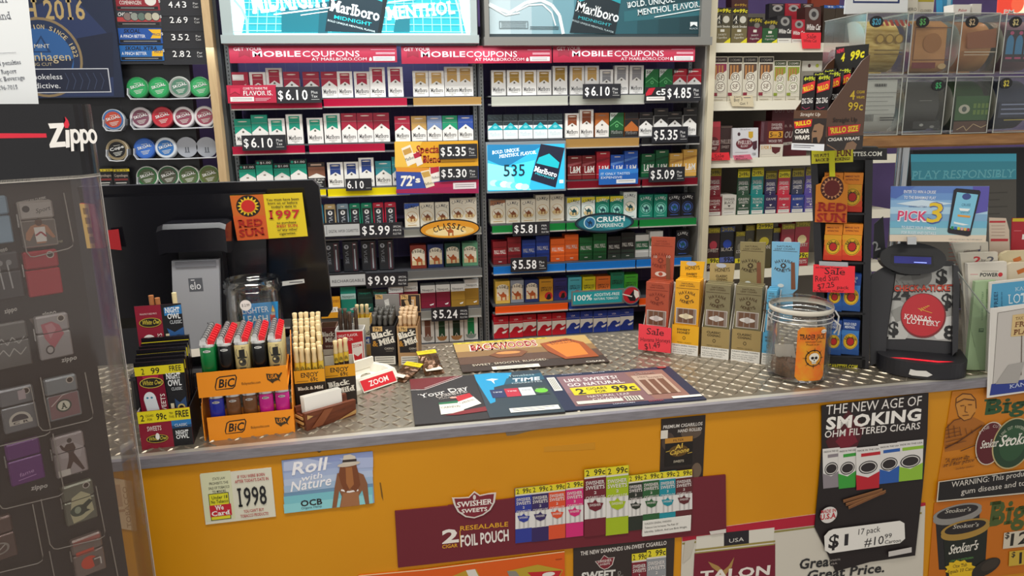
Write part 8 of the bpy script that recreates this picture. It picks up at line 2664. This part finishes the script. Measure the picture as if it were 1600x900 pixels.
rbox(1109.5,1126,190,245.5,2,'#9a3038',.06,.012,lambda a,w,h:(a.R(0,0,w,h *.14,'#b83844'),a.E(w *.4,h *.6,w *.5,h *.2,'#5c1a20'),a.T('PHILLIES',w *.05,h *.62,w *.9,h=h *.12,c='#e8dcd4',ser=True),a.T('SWEET',w *.1,h *.74,w *.7,h=h *.07,c='#e8dcd4')),.05,'cigar_pouch','red oval-emblem cigar pouch at the left end of the third shelf','cigar pouch')
rbox(1125,1143.5,196,245.5,2,'#3a2624',.05,.03,lambda a,w,h:(a.T('PHILLIES',w *.04,h *.54,w *.94,h=h *.12,c='#b8a8a0',ser=True),a.T('SWEET',w *.15,h *.68,w *.8,h=h *.08,c='#b8a8a0'),a.R(2,4,w -2,8,'#6a5a50')),.0,'cigar_pouch','dark brown cigar pouch beside the white oval-emblem box','cigar pouch')
rbox(1146,1186,200,245.5,2,'#d4d4d8',.05,.008,lambda a,w,h:(a.T('Sale',w *.3,8,w *.7,h=5,c='#8a8a90'),a.E(w *.25,h *.2,6,7,'#4a3038',14),a.Q([(w *.62,h *.12),(w *.8,h *.12),(w *.8,h *.3),(w *.71,h *.36),(w *.62,h *.3)],'#c8a02a'),a.E(w *.46,h *.52,w *.33,h *.18,'#5c1a24',26),a.E(w *.46,h *.52,w *.31,h *.165,'#6a2430',26),a.T('PHILLIES',w *.2,h *.53,w *.72,h=h *.12,c='#e8e0dc',ser=True),a.T('BLUNT',w *.32,h *.63,w *.6,h=h *.07,c='#e8e0dc'),
 a.Q([(w *.78,h *.46),(w *.95,h *.42),(w *.95,h *.66),(w *.87,h *.74),(w *.78,h *.68)],'#4a2430'),a.R(w *.1,h *.78,w *.6,h *.8,'#b8b8bc'),a.T('155',w *.76,h *.9,w *.9,h=h *.08,c='#3a3a3c')),.12,'cigar_box','white oval-emblem cigar box leaning on the third shelf','cigar box')
rbox(1188,1224,189,245.5,2,'#5c1a20',.06,.02,lambda a,w,h:(a.R(0,0,w *.28,h *.62,'#4a1a24'),[a.R(2+k *3,3,3+k *3,h *.55,'#8a6a74') for k in range(4)],a.T('SWISHER',w *.45,h *.14,w *.92,h=h *.07,c='#e0d0cc',ser=True),a.T('SWEETS',w *.45,h *.23,w *.92,h=h *.07,c='#e0d0cc',ser=True),a.R(w *.36,h *.28,w *.96,h *.46,'#d89a2a'),a.T('5',w *.4,h *.43,w *.52,h=h *.12,c='#3a1a10',bold=.04),a.T('FOR',w *.54,h *.42,w *.7,h=h *.06,c='#3a1a10'),a.T('3',w *.76,h *.43,w *.9,h=h *.12,c='#3a1a10',bold=.04),a.T('WOOD TIPS',w *.36,h *.58,w *.94,h=h *.07,c='#e0d0cc',bold=.02),
 a.R(0,h *.63,w,h,'#dcd6c8'),a.T('5 FOR 3',w *.06,h *.76,w *.48,h=h *.09,c='#c8901e',bold=.05),a.Q([(w *.5,h *.7),(w *.9,h *.72),(w *.86,h *.84),(w *.68,h *.9),(w *.54,h *.84)],'#5c1a20'),a.border(w *.06,h *.9,w *.9,h *.97,.6,'#8a8478')),.0,'cigar_box','maroon and cream wood tip cigar box reading 5 for 3','cigar box')
rbox(1205,1262,168,245.5,2,'#5c1420',.05,.1,lambda a,w,h:(a.T('OUT OUTLAW',w *.05,h *.1,w *.98,h=h *.1,c='#7a5a5c',bold=.04,it=.15),a.T('OUTLAW',w *.36,h *.62,w *.98,h=h *.13,c='#d8c8c4',bold=.05,it=.15),a.Q([(w *.32,h *.72),(w *1,h *.68),(w *1,h *.74),(w *.32,h *.78)],'#dcd4cc'),a.T('ALL NATURAL',w *.45,h *.765,w *.95,h=h *.04,c='#3a1a1c'),a.T('B. B. R.',w *.36,h *.4,w *.7,h=h *.05,c='#c8a8a4'),a.T('Original',w *.6,h *.86,w *.9,h=h *.05,c='#c8a8a4')),.0,'cigar_box','large dark red cigar box standing behind the wood tip box','cigar box')
FL=[(1106,1127.5,'#7a1a26','SWISHER','SWEETS','red'),(1128.5,1150,'#d4d0c6','SWISHER','BLACK','cream'),(1151,1172,'#2a4a34','GREEN','SWEETS','dark green'),(1173,1193.5,'#16807c','TROPICAL','FUSION','teal'),
 (1194.5,1213.5,'#2c2450','GRAPE','','purple'),(1214.5,1235,'#c02a40','STRAWBERRY','','bright red'),(1236,1256,'#243a86','BLUEBERRY','','blue'),(1257,1276,'#5a4a9a','WHITE','GRAPE','violet')]
for i,(x0,x1,c,s1,s2,nm) in enumerate(FL):
 ink='#e8e2dc' if nm!='cream' else '#4a4640'
 rbox(x0,x1,305 if i else 308,334,3,c,.09,.01,lambda a,w,h:(a.T(s1,w *.1,h *.26,w *.9,h=h *.12,c=ink,ser=True),a.T(s2,w *.15,h *.42,w *.85,h=h *.12,c=ink,ser=True) if s2 else None,a.Q([(w *.38,h *.48),(w *.62,h *.48),(w *.5,h *.58)],ink),a.T('CIGARILLOS',w *.15,h *.68,w *.85,h=h *.07,c=ink),a.R(w *.08,h *.76,w *.92,h *.94,'#e2e0da'),a.R(w *.14,h *.82,w *.8,h *.84,'#8a8a86')),0,'cigarillo_box',f'{nm} open cigarillo tray box on the fourth cigar shelf','cigarillo box')
 if i==1:
  continue
 pc=c if nm!='blue' else '#2a2f4a'
 for j in range(2):
  rbox(x0 +1.5,x1 -1,264+(i *5%7)+(-3 if j else 0),306,3,mat(pc,.25),.006,.03+j *.022,lambda a,w,h:(a.R(0,0,w,h *.16,YG if i in (2,3,5) else '#9a8c1e'),a.T('2=99c',w *.08,h *.13,w *.92,h=h *.09,c='#22200f',bold=.03),a.T('SWISHER',w *.1,h *.34,w *.9,h=h *.09,c='#e4dedc',ser=True),a.T('SWEETS',w *.12,h *.47,w *.88,h=h *.09,c='#e4dedc',ser=True),a.T('2',w *.42,h *.58,w *.58,h=h *.08,c='#e4dedc'),a.R(0,h *.7,w,h,'#d8d6d2'),a.Q([(w *.15,h *.76),(w *.5,h *.7),(w *.85,h *.76),(w *.7,h *.94),(w *.5,h *1.0),(w *.3,h *.94)],pc)),0,'cigarillo_pouch',f'{nm} two for 99c pouch, {"front" if j == 0 else "rear"} of the pair above its tray box','cigarillo pouch',zb=ZS[3]+.008,group='swisher pouches on the fourth cigar shelf'.replace('swisher ','cigarillo '))
for i,(x0,x1,yt,c,nm,lo) in enumerate(((1104.5,1124,356,'#3a1a1c','maroon',True),(1125,1147,354,'#1a1c24','black',True),(1149,1163,362,'#4a4638','grey-olive',True),(1164,1178,352,'#3c3826','dark olive',False),(1181,1206,349,'#4a4220','yellow-banded olive',False),(1207,1220,356,'#2a2a3a','dark blue',False),(1220,1240,350,'#8a1c2c','red',False),(1241,1264,346,'#a02434','bright red',True))):
 rbox(x0,x1,yt,419,4,mat(c,.3),.03,.02+.01*(i%2),lambda a,w,h:(a.R(0,h *.0,w,h *.12,'#8a8020' if i not in (1,4) else ('#4a5a8a' if i==1 else YG)),a.T('2=99c',w *.1,h *.1,w *.95,h=h *.08,c='#c8b82a' if i not in (4,) else '#22200f',bold=.03),a.E(w *.5,h *.4,w *.3,h *.1,['#b83a4a','#2a4ab0','#7a7668','#6a6440','#b8a82a','#4a4a6a','#e0c8c0','#e8d8a0'][i],14),
 a.T(['SWEET','BLACK','GOLD','GREEN','CHEYENNE','GRAPE','SWEET','CHERRY'][i],w *.08,h *.56,w *.92,h=h *.08,c='#d8d0c4',ser=True),a.R(0,h *.7,w,h *.82,YG if i!=1 else '#5a6ab0') if lo else None,a.T('99c',w *.3,h *.81,w *.95,h=h *.1,c='#1c1a10',bold=.05) if lo else None,a.T(['SWEETS','BLACK','','','','','','SWEETS'][i],w *.1,h *.94,w *.9,h=h *.08,c='#e4dcd4',ser=True) if lo and i in (0,1,7) else None),0,'cigarillo_pouch',f'{nm} cigarillo pouch, {ORD[i]} along the lowest cigar shelf','cigarillo pouch',group='pouches on the lowest cigar shelf')
def shelfcard(pts,y,c,label,draw,name='sale_card',cat='sale card'):
 m=M();a=Art(m,(0,y,0),px=True)
 pxprism(m,a,pts,.0008,c,0,-9)
 draw(a)
 solo(name,m,label,cat)
shelfcard([(1251,51),(1283,51),(1282,76),(1254,76)],RYF -.012,mat('#f0303c',.5),'red handwritten Sale card on the top cigar shelf edge',lambda a:(a.T('Sale',1260,60,1275,h=6.5,c='#7a1a20',ser=True),a.T('White Cat',1255,66,1276,h=5,c='#5a1a20')))
shelfcard([(1140,150),(1176,149),(1178,167),(1144,166)],RYF -.012,'#dccfae','cream handwritten price note on the second cigar shelf edge',lambda a:(a.T('Buy 3',1147,159,1160,157,5,'#3a3a3c'),a.T('Get 1',1156,164,1168,163,4,'#3a3a3c'),a.T('New!',1147,153,1158,152,2.6,'#5a5a5c'),a.R(1162,152,1173,153,'#6a6a6c')),'price_note','note')
shelfcard([(1107,239),(1139,238),(1141,250),(1108,251)],RYF -.012,mat('#f0303c',.5),'red handwritten Sale card at the left end of third cigar shelf',lambda a:(a.T('Sale',1116,246,1131,h=5.5,c='#7a1a20',ser=True),a.T('Phillies',1111,250,1128,h=3.6,c='#5a1a20')))
shelfcard([(1145,243),(1172,241),(1176,249),(1148,250)],RYF -.012,mat('#e0708a',.5),'pink handwritten card on the third cigar shelf edge',lambda a:(a.T('Phillies',1149,246,1162,h=3,c='#5a2030'),a.T('Blunt',1150,249.4,1168,h=2.6,c='#5a2030')))
# cigar wraps display standing on the sunburst stand
thr=math.radians(-72)
Pc=on_z(1288,236,ZROOF)
t=thing('wrap_display','brown slant-cut cigar wraps display box standing on the black pack stand','display box',Pc,thr)
zf=zat(1288,172,Pc)-ZROOF
zb_=zat(1288,172,Pc)-ZROOF +.085
Wr,Dr=.075,.1
BRN=mat('#5a3c2a',.45)
m=M()
m.box(-Wr,0,0,0,.0012,zf,BRN)
for sx in (-Wr,-.0012):
 m.prism([(sx,.0012,0),(sx,Dr,0),(sx,Dr,zb_ +.012),(sx,Dr -.02,zb_),(sx,.0012,zf)],(.0012,0,0),BRN)
m.box(-Wr +.0012,Dr -.0012,0,-.0012,Dr,zb_ +.012,'#1a1716')
m.box(-Wr +.0012,.0012,0,-.0012,Dr -.0012,.002,BRN)
a=Art(m,(-Wr,0,zf))
w,h=Wr *1000,zf *1000
a.R(0,h *.2,w,h *.82,'#2a211e');a.T('Straight Up',w *.2,h *.14,w *.8,h=h *.08,c='#e8e0d4',it=.3)
a.Q([(w *.02,h *.28),(w *.58,h *.22),(w *.56,h *.4),(w *.06,h *.46)],'#c8242c');a.T("'RILLO",w *.06,h *.4,w *.55,h *.34,h *.1,'#e8d41e',bold=.06)
a.T('CIGAR',w *.08,h *.58,w *.52,h *.56,h *.1,'#efe9e0',bold=.06);a.T('WRAPS',w *.08,h *.74,w *.54,h *.72,h *.1,'#efe9e0',bold=.06)
a.Q([(w *.62,h *.8),(w *.6,h *.56),(w *.66,h *.36),(w *.8,h *.32),(w *.94,h *.38),(w *.92,h *.62),(w *.84,h *.8)],'#8a6a50');a.Q([(w *.64,h *.8),(w *.64,h *.68),(w *.76,h *.66),(w *.8,h *.8)],'#1f1815');a.L(w *.64,h *.52,w *.74,h *.52,2.5,'#1f1815')
a.R(0,h *.83,w,h,'#dfe2e6');a.R(w *.06,h *.87,w *.7,h *.89,'#4a4a50');a.R(w *.06,h *.92,w *.6,h *.935,'#6a6a70')
part('box',m,t,local=True)
m=M();a=Art(m,(0,0,zb_),(0,1,0),(0,0,1),z0=.0004)
w,h=Dr *1000,zb_ *1000
for s_,x0,y0,x1,hh,c in (('4',.55,.43,.68,.1,'#d8b82a'),('CIGAR',.72,.36,.94,.03,'#d8b82a'),('WRAPS',.72,.42,.94,.03,'#d8b82a'),('99c',.52,.55,.92,.09,'#d8b82a'),('Straight Up',.16,.68,.8,.05,'#1f1815')):
 a.T(s_,w *x0,h *y0,w *x1,h=h *hh,c=c,bold=.02)
a.Q([(w *.04,h *.73),(w *.9,h *.71),(w *.86,h *.8),(w *.06,h *.83)],'#c8242c');a.T("'RILLO SIZE",w *.1,h *.805,w *.84,h *.785,h *.06,'#e8d41e',bold=.06)
a.R(0,h *.84,w,h,'#2a211e');a.T('CIGAR WRAPS',w *.06,h *.89,w *.9,h=h *.035,c='#efe9e0',bold=.05);a.Q([(w *.5,h),(w *.56,h *.92),(w *.72,h *.9),(w *.84,h *.94),(w *.8,h)],'#8a6a50');a.PL([(w *.04,h *.93),(w *.2,h *.97),(w *.3,h)],2,'#8a6a50')
part('side_print',m,t,local=True)
m=M()
m.box(-Wr +.002,Dr -.004,zb_ -.03,-.002,Dr -.0022,zb_ +.03,'#16130f')
a=Art(m,(-Wr +.002,Dr -.004,zb_ +.03))
a.T('NEW!',4,12,20,10,7,'#e0304a',bold=.06);a.T('4',14,27,22,26,13,YG,bold=.08,it=.2);a.T('99c',34,26,64,22,14,YG,bold=.08,it=.2)
part('header_card',m,t,local=True)
for i in range(2):
 for j in range(3):
  m=M()
  x=-Wr +.006+i *.033
  y=.008+j *.026
  zt_=zf +.062+j *.006
  m.prism([(x,y,.004),(x +.029,y,.004),(x +.029,y +.004,zt_),(x,y +.004,zt_)],(0,.006,0),mat('#1c1718',.25))
  a=Art(m,(x,y +.004,zt_),(1,0,0),(0,.04,1),z0=.0005)
  a.R(0,0,29,10,'#17140f');a.T('4=99c',2,9,27,h=7,c='#c8d02a',bold=.05);a.Q([(1,16),(28,10),(28,26),(1,32)],'#c8282c');a.T("'RILLO",3,29,26,24,8,'#e8d41e',bold=.05);a.T('ZIG ZAG',2,50,27,49,9,'#e0dcd8',bold=.04)
  a.PL([(4,56),(12,60),(22,57)],1,'#b03a5a')
  o=solo('wrap_pouch',m,f'dark cigar wrap pouch, {["far", "near"][i]} file and {ORD[j]} deep in the wraps display','wrap pouch','pouches in the wraps display',loc=Pc,rotz=thr)

# ------------------------------------------------------------------ curved clear lighter case at the left
rzz_=math.radians(35)
Uz=V((math.cos(rzz_),math.sin(rzz_),0))
Nz=Uz.cross(V((0,0,1)))
P0=CAM +ray(60,350)*.93
Z_=lambda m,lift=0.0,z0=.0002:Art(m,P0 +Nz *lift,Uz,(0,0,1),px=True,z0=z0)
ZB=V((P0.x,P0.y,0))
t=thing('lighter_case','tall curved clear display case of metal lighters with a black header','display case',ZB -Uz *.15)
m=M()
def zbox(m,u0,u1,n0,n1,z0,z1,c):
 q=[ZB +Uz *u +Nz *n for u,n in ((u0,n0),(u1,n0),(u1,n1),(u0,n1))]
 m.prism([p +V((0,0,z0)) for p in q],(0,0,z1 -z0),c)
zbox(m,-.36,.046,-.1,.036,0,.74,SATB)
part('pedestal',m,t)
m=M()
zbox(m,-.36,.042,-.012,-.0005,.741,1.6,noisy('case_liner','#17161a','#1f1d22',20,.5))
zbox(m,.034,.042,-.09,-.0125,.741,1.6,'#1c1b1f')
part('backboard',m,t)
def footprint(off):
 """clear wall: straight front, rounded right corner, straight return"""
 r=.05+off
 C=ZB +Uz *.029+Nz *(.035-.05)
 pts=[C +Nz *r -Uz *.42]
 for k in range(13):
  an=math.pi/2*k/12
  pts.append(C +Nz *(r *math.cos(an))+Uz *(r *math.sin(an)))
 pts.append(C +Uz *r -Nz *.07)
 return pts
CASE=clear('case_acrylic',(.95,.95,.95),.03,.08,.07,'#9a8478')  # brown haze of light reflected in the acrylic, put into its colour
m=M()
f0=footprint(0)
n=len(f0)
m.add([p +V((0,0,z)) for z in (.741,1.515) for p in f0],[(i,i +1,n +i +1,n +i) for i in range(n -1)],CASE,False)
f1=footprint(-.002)
m.add([p +V((0,0,z)) for z in (.741,1.515) for p in f1],[(i,i +1,n +i +1,n +i) for i in range(n -1)],CASE,False)
part('clear_wall',m,t)
m=M()
for k in (11,13):
 m.tube([f0[k]+V((0,0,.742)),f0[k]+V((0,0,1.514))],.0008,mat('#b9b4b0',.2),5)
part('wall_seam',m,t)
m=M()
f2,f3=footprint(.001),footprint(-.004)
HB_=mat('#18181c',.22)
m.add([p +V((0,0,z)) for z in (1.512,1.6) for p in f2],[(i,i +1,n +i +1,n +i) for i in range(n -1)],HB_,False)
m.add([p +V((0,0,z)) for z in (1.512,1.6) for p in f3],[(i,i +1,n +i +1,n +i) for i in range(n -1)],HB_,False)
m.add([p +V((0,0,1.6)) for p in f2 +f3],[(i,i +1,n +i +1,n +i) for i in range(n -1)],HB_)
m.add([p +V((0,0,1.511)) for p in f2]+[p +V((0,0,1.515)) for p in f2],[(i,i +1,n +i +1,n +i) for i in range(n -1)],'#b9b4ac')
part('header_band',m,t,'black header with white lettering and red line')
m=M();a=Z_(m,.0362)
a.Q([(-60,208),(72,208.5),(73,215),(-60,217)],'#d8243c')
a.z=.0004
for ch,x0,x1,b,h in (('Z',76,101,229,36),('i',101,109,232,30),('p',109,124,226,33),('p',124,137,225,32),('o',136,150,223,33)):
 if ch=='i':
  a.Q([(102,203),(108,203),(109,230),(103,231)],'#efece8')
 elif ch=='Z':
  a.Q([(75,193),(99,192),(100,197),(88,222),(102,221),(103,229),(78,231),(77,226),(89,200),(78,201)],'#efece8')
 else:
  cx=(x0 +x1)/2+1
  a.E(cx,213,(x1 -x0)*.52,11.5,'#efece8',22);a.E(cx +.5,213,(x1 -x0)*.22,6.5,'#18181c',16)
  if ch=='p':
   a.Q([(x0,202),(x0 +4.5,202),(x0 +6.5,236),(x0 +2,236.5)],'#efece8')
a.Q([(101,200),(99,194),(102,188),(101,182),(106,188),(108,195),(106,200)],'#d8243c')
part('header_lettering',m,t)
LB=mat('#a9a39c',.25)
def metal_lighter(cx,cy,face,label,draw=None,w=.0375,h=.0565,dark=False):
 p=hit(cx,cy,P0 +Nz *.011,Nz)
 o=thing('metal_lighter',label,'metal lighter',p -V((0,0,h/2)),rzz_,'metal lighters in the clear case')
 zs_=h *.6
 fm=mat(face,.28,.35 if not dark else .1)
 sm=mat('#b9b6b2',.22,.9)
 m=M()
 m.bbox(-w/2,0,0,w/2,.0105,zs_ -.0006,fm,.0015)
 a=Art(m,(-w/2,0,h),clip=((h -zs_)*1000+.6,h *1000-1))
 if draw:
  draw(a,w *1000,h *1000)
 part('case_body',m,o,local=True)
 m=M()
 m.bbox(-w/2,0,zs_ +.0003,w/2,.0105,h,fm,.0022)
 a=Art(m,(-w/2,0,h),clip=(1,(h -zs_)*1000-.5))
 if draw:
  draw(a,w *1000,h *1000)
 part('case_lid',m,o,local=True)
 m=M()
 m.tube([(-w/2-.0012,.005,zs_ -.008),(-w/2-.0012,.005,zs_ +.008)],.0014,sm,8)
 part('hinge',m,o,local=True)
def sportd(a,w,h):
 a.E(8,9,4,4,'#2a2a2c',14);a.T('Sport',18,15,34,12,5,'#2c2c30',it=.3);a.R(1.5,h *.43,w -1.5,h -2,'#6a625c')
 a.Q([(4,38),(10,30),(16,28),(22,28),(28,31),(35,46),(32,47),(25,38),(24,52),(14,52),(13,38),(7,48),(3,46)],'#b07a5a');a.Q([(13,32),(25,32),(25,50),(14,50)],'#e2dcd6');a.E(19,26,4,4.6,'#5a3a2c',12);a.PL([(14,42),(20,38),(25,44)],2,'#a83a44')
def rdot(a,w,h):
 a.E(29,6,4.4,4.4,'#cfc6bc',14);a.E(29,6,3.3,3.3,'#3a2a20',12)
def heartd(a,w,h):
 rdot(a,w,h);a.Q([(6,10),(18,8),(26,14),(30,26),(16,44),(8,28)],'#b8606c');a.Q([(10,12),(18,10),(22,18),(14,30)],'#c88890');a.E(12,44,5,6,'#4a4446',14);a.E(12,44,3.4,4.2,'#b9b3b0',12)
def teamd(c,c2,ch):
 def d(a,w,h):
  rdot(a,w,h);a.R(2,22,w -2,h -3,c);a.PL([(4,36),(18,24),(30,22)],1.2,'#c9b8b4');a.E(18,38,9,8.5,c2,20);a.E(18,38,7,6.6,'#e0dcc8',18)
  if ch:
   a.T(ch,14.5,42,21.5,h=7.5,c='#2a3a2a',ser=True,bold=.05)
 return d
def womand(a,w,h):
 a.R(2,2,w -2,h -2,'#a89c9c');a.Q([(4,12),(20,8),(34,20),(30,34),(8,30)],'#b8adad')
 a.E(20,8,3,3.4,'#3a2c2a',10);a.Q([(16,12),(24,12),(26,20),(23,26),(27,36),(33,52),(30,53),(21,38),(13,53),(10,52),(16,34),(17,25),(10,18),(8,12),(10,11),(13,16)],'#4a322c')
 a.R(2,46,16,h -2,'#d8d0c8')
def eagled(a,w,h):
 rdot(a,w,h);a.Q([(10,18),(22,12),(32,20),(34,44),(20,52),(8,54),(6,40)],'#c4bd98');a.E(16,38,10,8,'#3a4a3c',18);a.Q([(14,36),(30,26),(34,30),(24,38),(30,42),(18,44)],'#2c3a30');a.E(15,37,4,5,'#9aa48c',12)
def helmetd(a,w,h):
 rdot(a,w,h);a.R(2,2,w -2,8,'#b86a62');a.R(4,18,26,24,'#d8523c');a.E(18,38,10,9.5,'#e0482c',20);a.Q([(22,34),(30,32),(30,46),(24,48)],'#6a5650');a.PL([(24,36),(32,36),(32,46)],1.4,'#e8e2dc')
CL=[(60,350,'#b4aca6','silver sports-picture lighter at the top of the clear case',sportd),(68,427,'#b02034','plain red lighter below the silver sports-picture one',rdot),(85,526,'#a8a2a2','silver lighter with a pink heart print and peace mark',heartd),
 (99,622,'#8f9498','grey and maroon team lighter with a letter A roundel',teamd('#8a6468','#3f4a40','A')),(110,711,'#9a9090','grey lighter with a dark standing figure silhouette',womand),(125,786,'#77786a','olive team lighter with a green winged helmet mark',eagled),
 (139,868,'#8a7a74','grey lighter with an orange helmet mark near the frame bottom',helmetd),
 (-12,345,'#8aa4b8','pale blue lighter cut by the left frame edge, top row',None),(6,432,'#3a3a3e','black lighter with silver key shapes in the second row',lambda a,w,h:[a.PL([(6+k *9,12),(8+k *9,44)],1.6,'#a8a8a8') or a.E(8+k *9,12,3,3.4,'#8a8a8c',10) for k in range(3)]),
 (19,540,'#6a6866','grey lighter with etched zigzag lines in the third row',lambda a,w,h:[a.PL([(3,24+k *14),(9,18+k *14),(14,27+k *14),(20,18+k *14),(26,27+k *14),(33,19+k *14)],1.2,'#b4b0ac') for k in range(2)]),
 (30,640,'#7f8084','grey team lighter with a mountain arch mark',lambda a,w,h:(rdot(a,w,h),a.E(18,42,12,11,'#cfc8bc',20,0,180),a.E(18,42,9,8,'#4a464c',18,0,180),a.R(6,42,31,47,'#cfc8bc'),a.T('C R',10,46,27,h=3,c='#3a363c',bold=.04),a.R(20,4,28,16,'#b8a8ac'))),
 (40,722,'#6a2a7c','purple lighter with faint script in the fifth row',lambda a,w,h:(a.T('fame',10,46,26,44,5,'#c89ad0',it=.2),a.L(8,50,28,48,1,'#b888c4'))),(-4,845,'#6a5652','brown lighter with a pale ring mark cut by the left edge',lambda a,w,h:(a.ring(20,40,10,8,.25,'#c4bcb4'),a.L(16,44,26,36,1.4,'#c4bcb4')))]
for cx,cy,c,lab,d in CL:
 metal_lighter(cx,cy,c,lab,d,dark=c in ('#b02034','#6a2a7c','#3a3a3e'))
m=M();a=Z_(m,.0006)
for x,y,w in ((62,494,22),(3,489,20),(92,565,24),(108,738,26),(44,765,26),(-6,395,14)):
 a.T('zippo',x +4,y +1,x +4+w,y -4,7,'#d8d4ce',bold=.05,it=.1)
a.T('LIFETIME GUARANTEE',52,386,98,378,3,'#c9c6a0');a.T('AMERICAN CLASSIC',30,318,72,310,3.4,'#d8d4ce',bold=.03)
a.Q([(30,400),(76,396),(70,408),(38,412)],'#4a484c');a.Q([(45,498),(92,490),(84,500),(52,508)],'#6a5f58')
part('printed_cards',m,t)
k=0
for x0,y0,x1,y1 in ((55,592,140,665),(72,770,158,850),(85,850,180,930),(-30,602,72,690),(-10,690,92,785),(-40,800,60,890),(35,310,108,395)):
 m=M()
 r=10
 sl=-.24
 Y=lambda x,y:y +(x -(x0 +x1)/2)*sl
 sh=lambda y:(y -(y0 +y1)/2)*.2
 pts=[(x0 +sh(y0),Y(x0,y0)),(x0 +sh(y1 -r),Y(x0,y1 -r)),(x0 +4+sh(y1),Y(x0 +4,y1 -2)),(x0 +r +sh(y1),Y(x0 +r,y1)),(x1 -r +sh(y1),Y(x1 -r,y1)),(x1 -3+sh(y1),Y(x1 -3,y1 -3)),(x1 +sh(y1 -r),Y(x1,y1 -r)),(x1 +sh(y0),Y(x1,y0))]
 pts=[hit(x,y,P0 +Nz *.018,Nz) for x,y in pts]
 m.tube(pts,.0007,LB,5)
 d=Nz *-.0175
 for p_,q_ in zip(pts,pts[1:]):
  m.add([p_,q_,q_ +d,p_ +d],[(0,1,2,3)],clear('blister',(.9,.9,.9),.05,.1) if k==0 else BL)
  BL=m.ms[-1]
  k=1
 part('blister_cell',m,t)
# paper notice behind the header
m=M();a=Z_(m,-.0135)
pxprism(m,a,[(-80,-80),(36,-80),(50,60),(61,168),(-80,168)],.0006,'#dfe3e6',0,-9)
for s_,x0,y0,x1,y1,h in (('and',-2,31,18,30,12),('in',-2,4,12,4,12),('and penalties',-10,103,33,100,7),('offender. Report',-30,118,26,114,7),('Alcoholic Beverage',-32,130,39,124,7),('(785) 296-7015',-22,142,28,139,7)):
 a.T(s_,x0,y0,x1,y1,h,'#6a6e78',ser=True)
a.L(-20,84,25,82,.8,'#8a8e96')
solo('paper_notice',m,'white printed paper notice standing behind the black case header','notice')
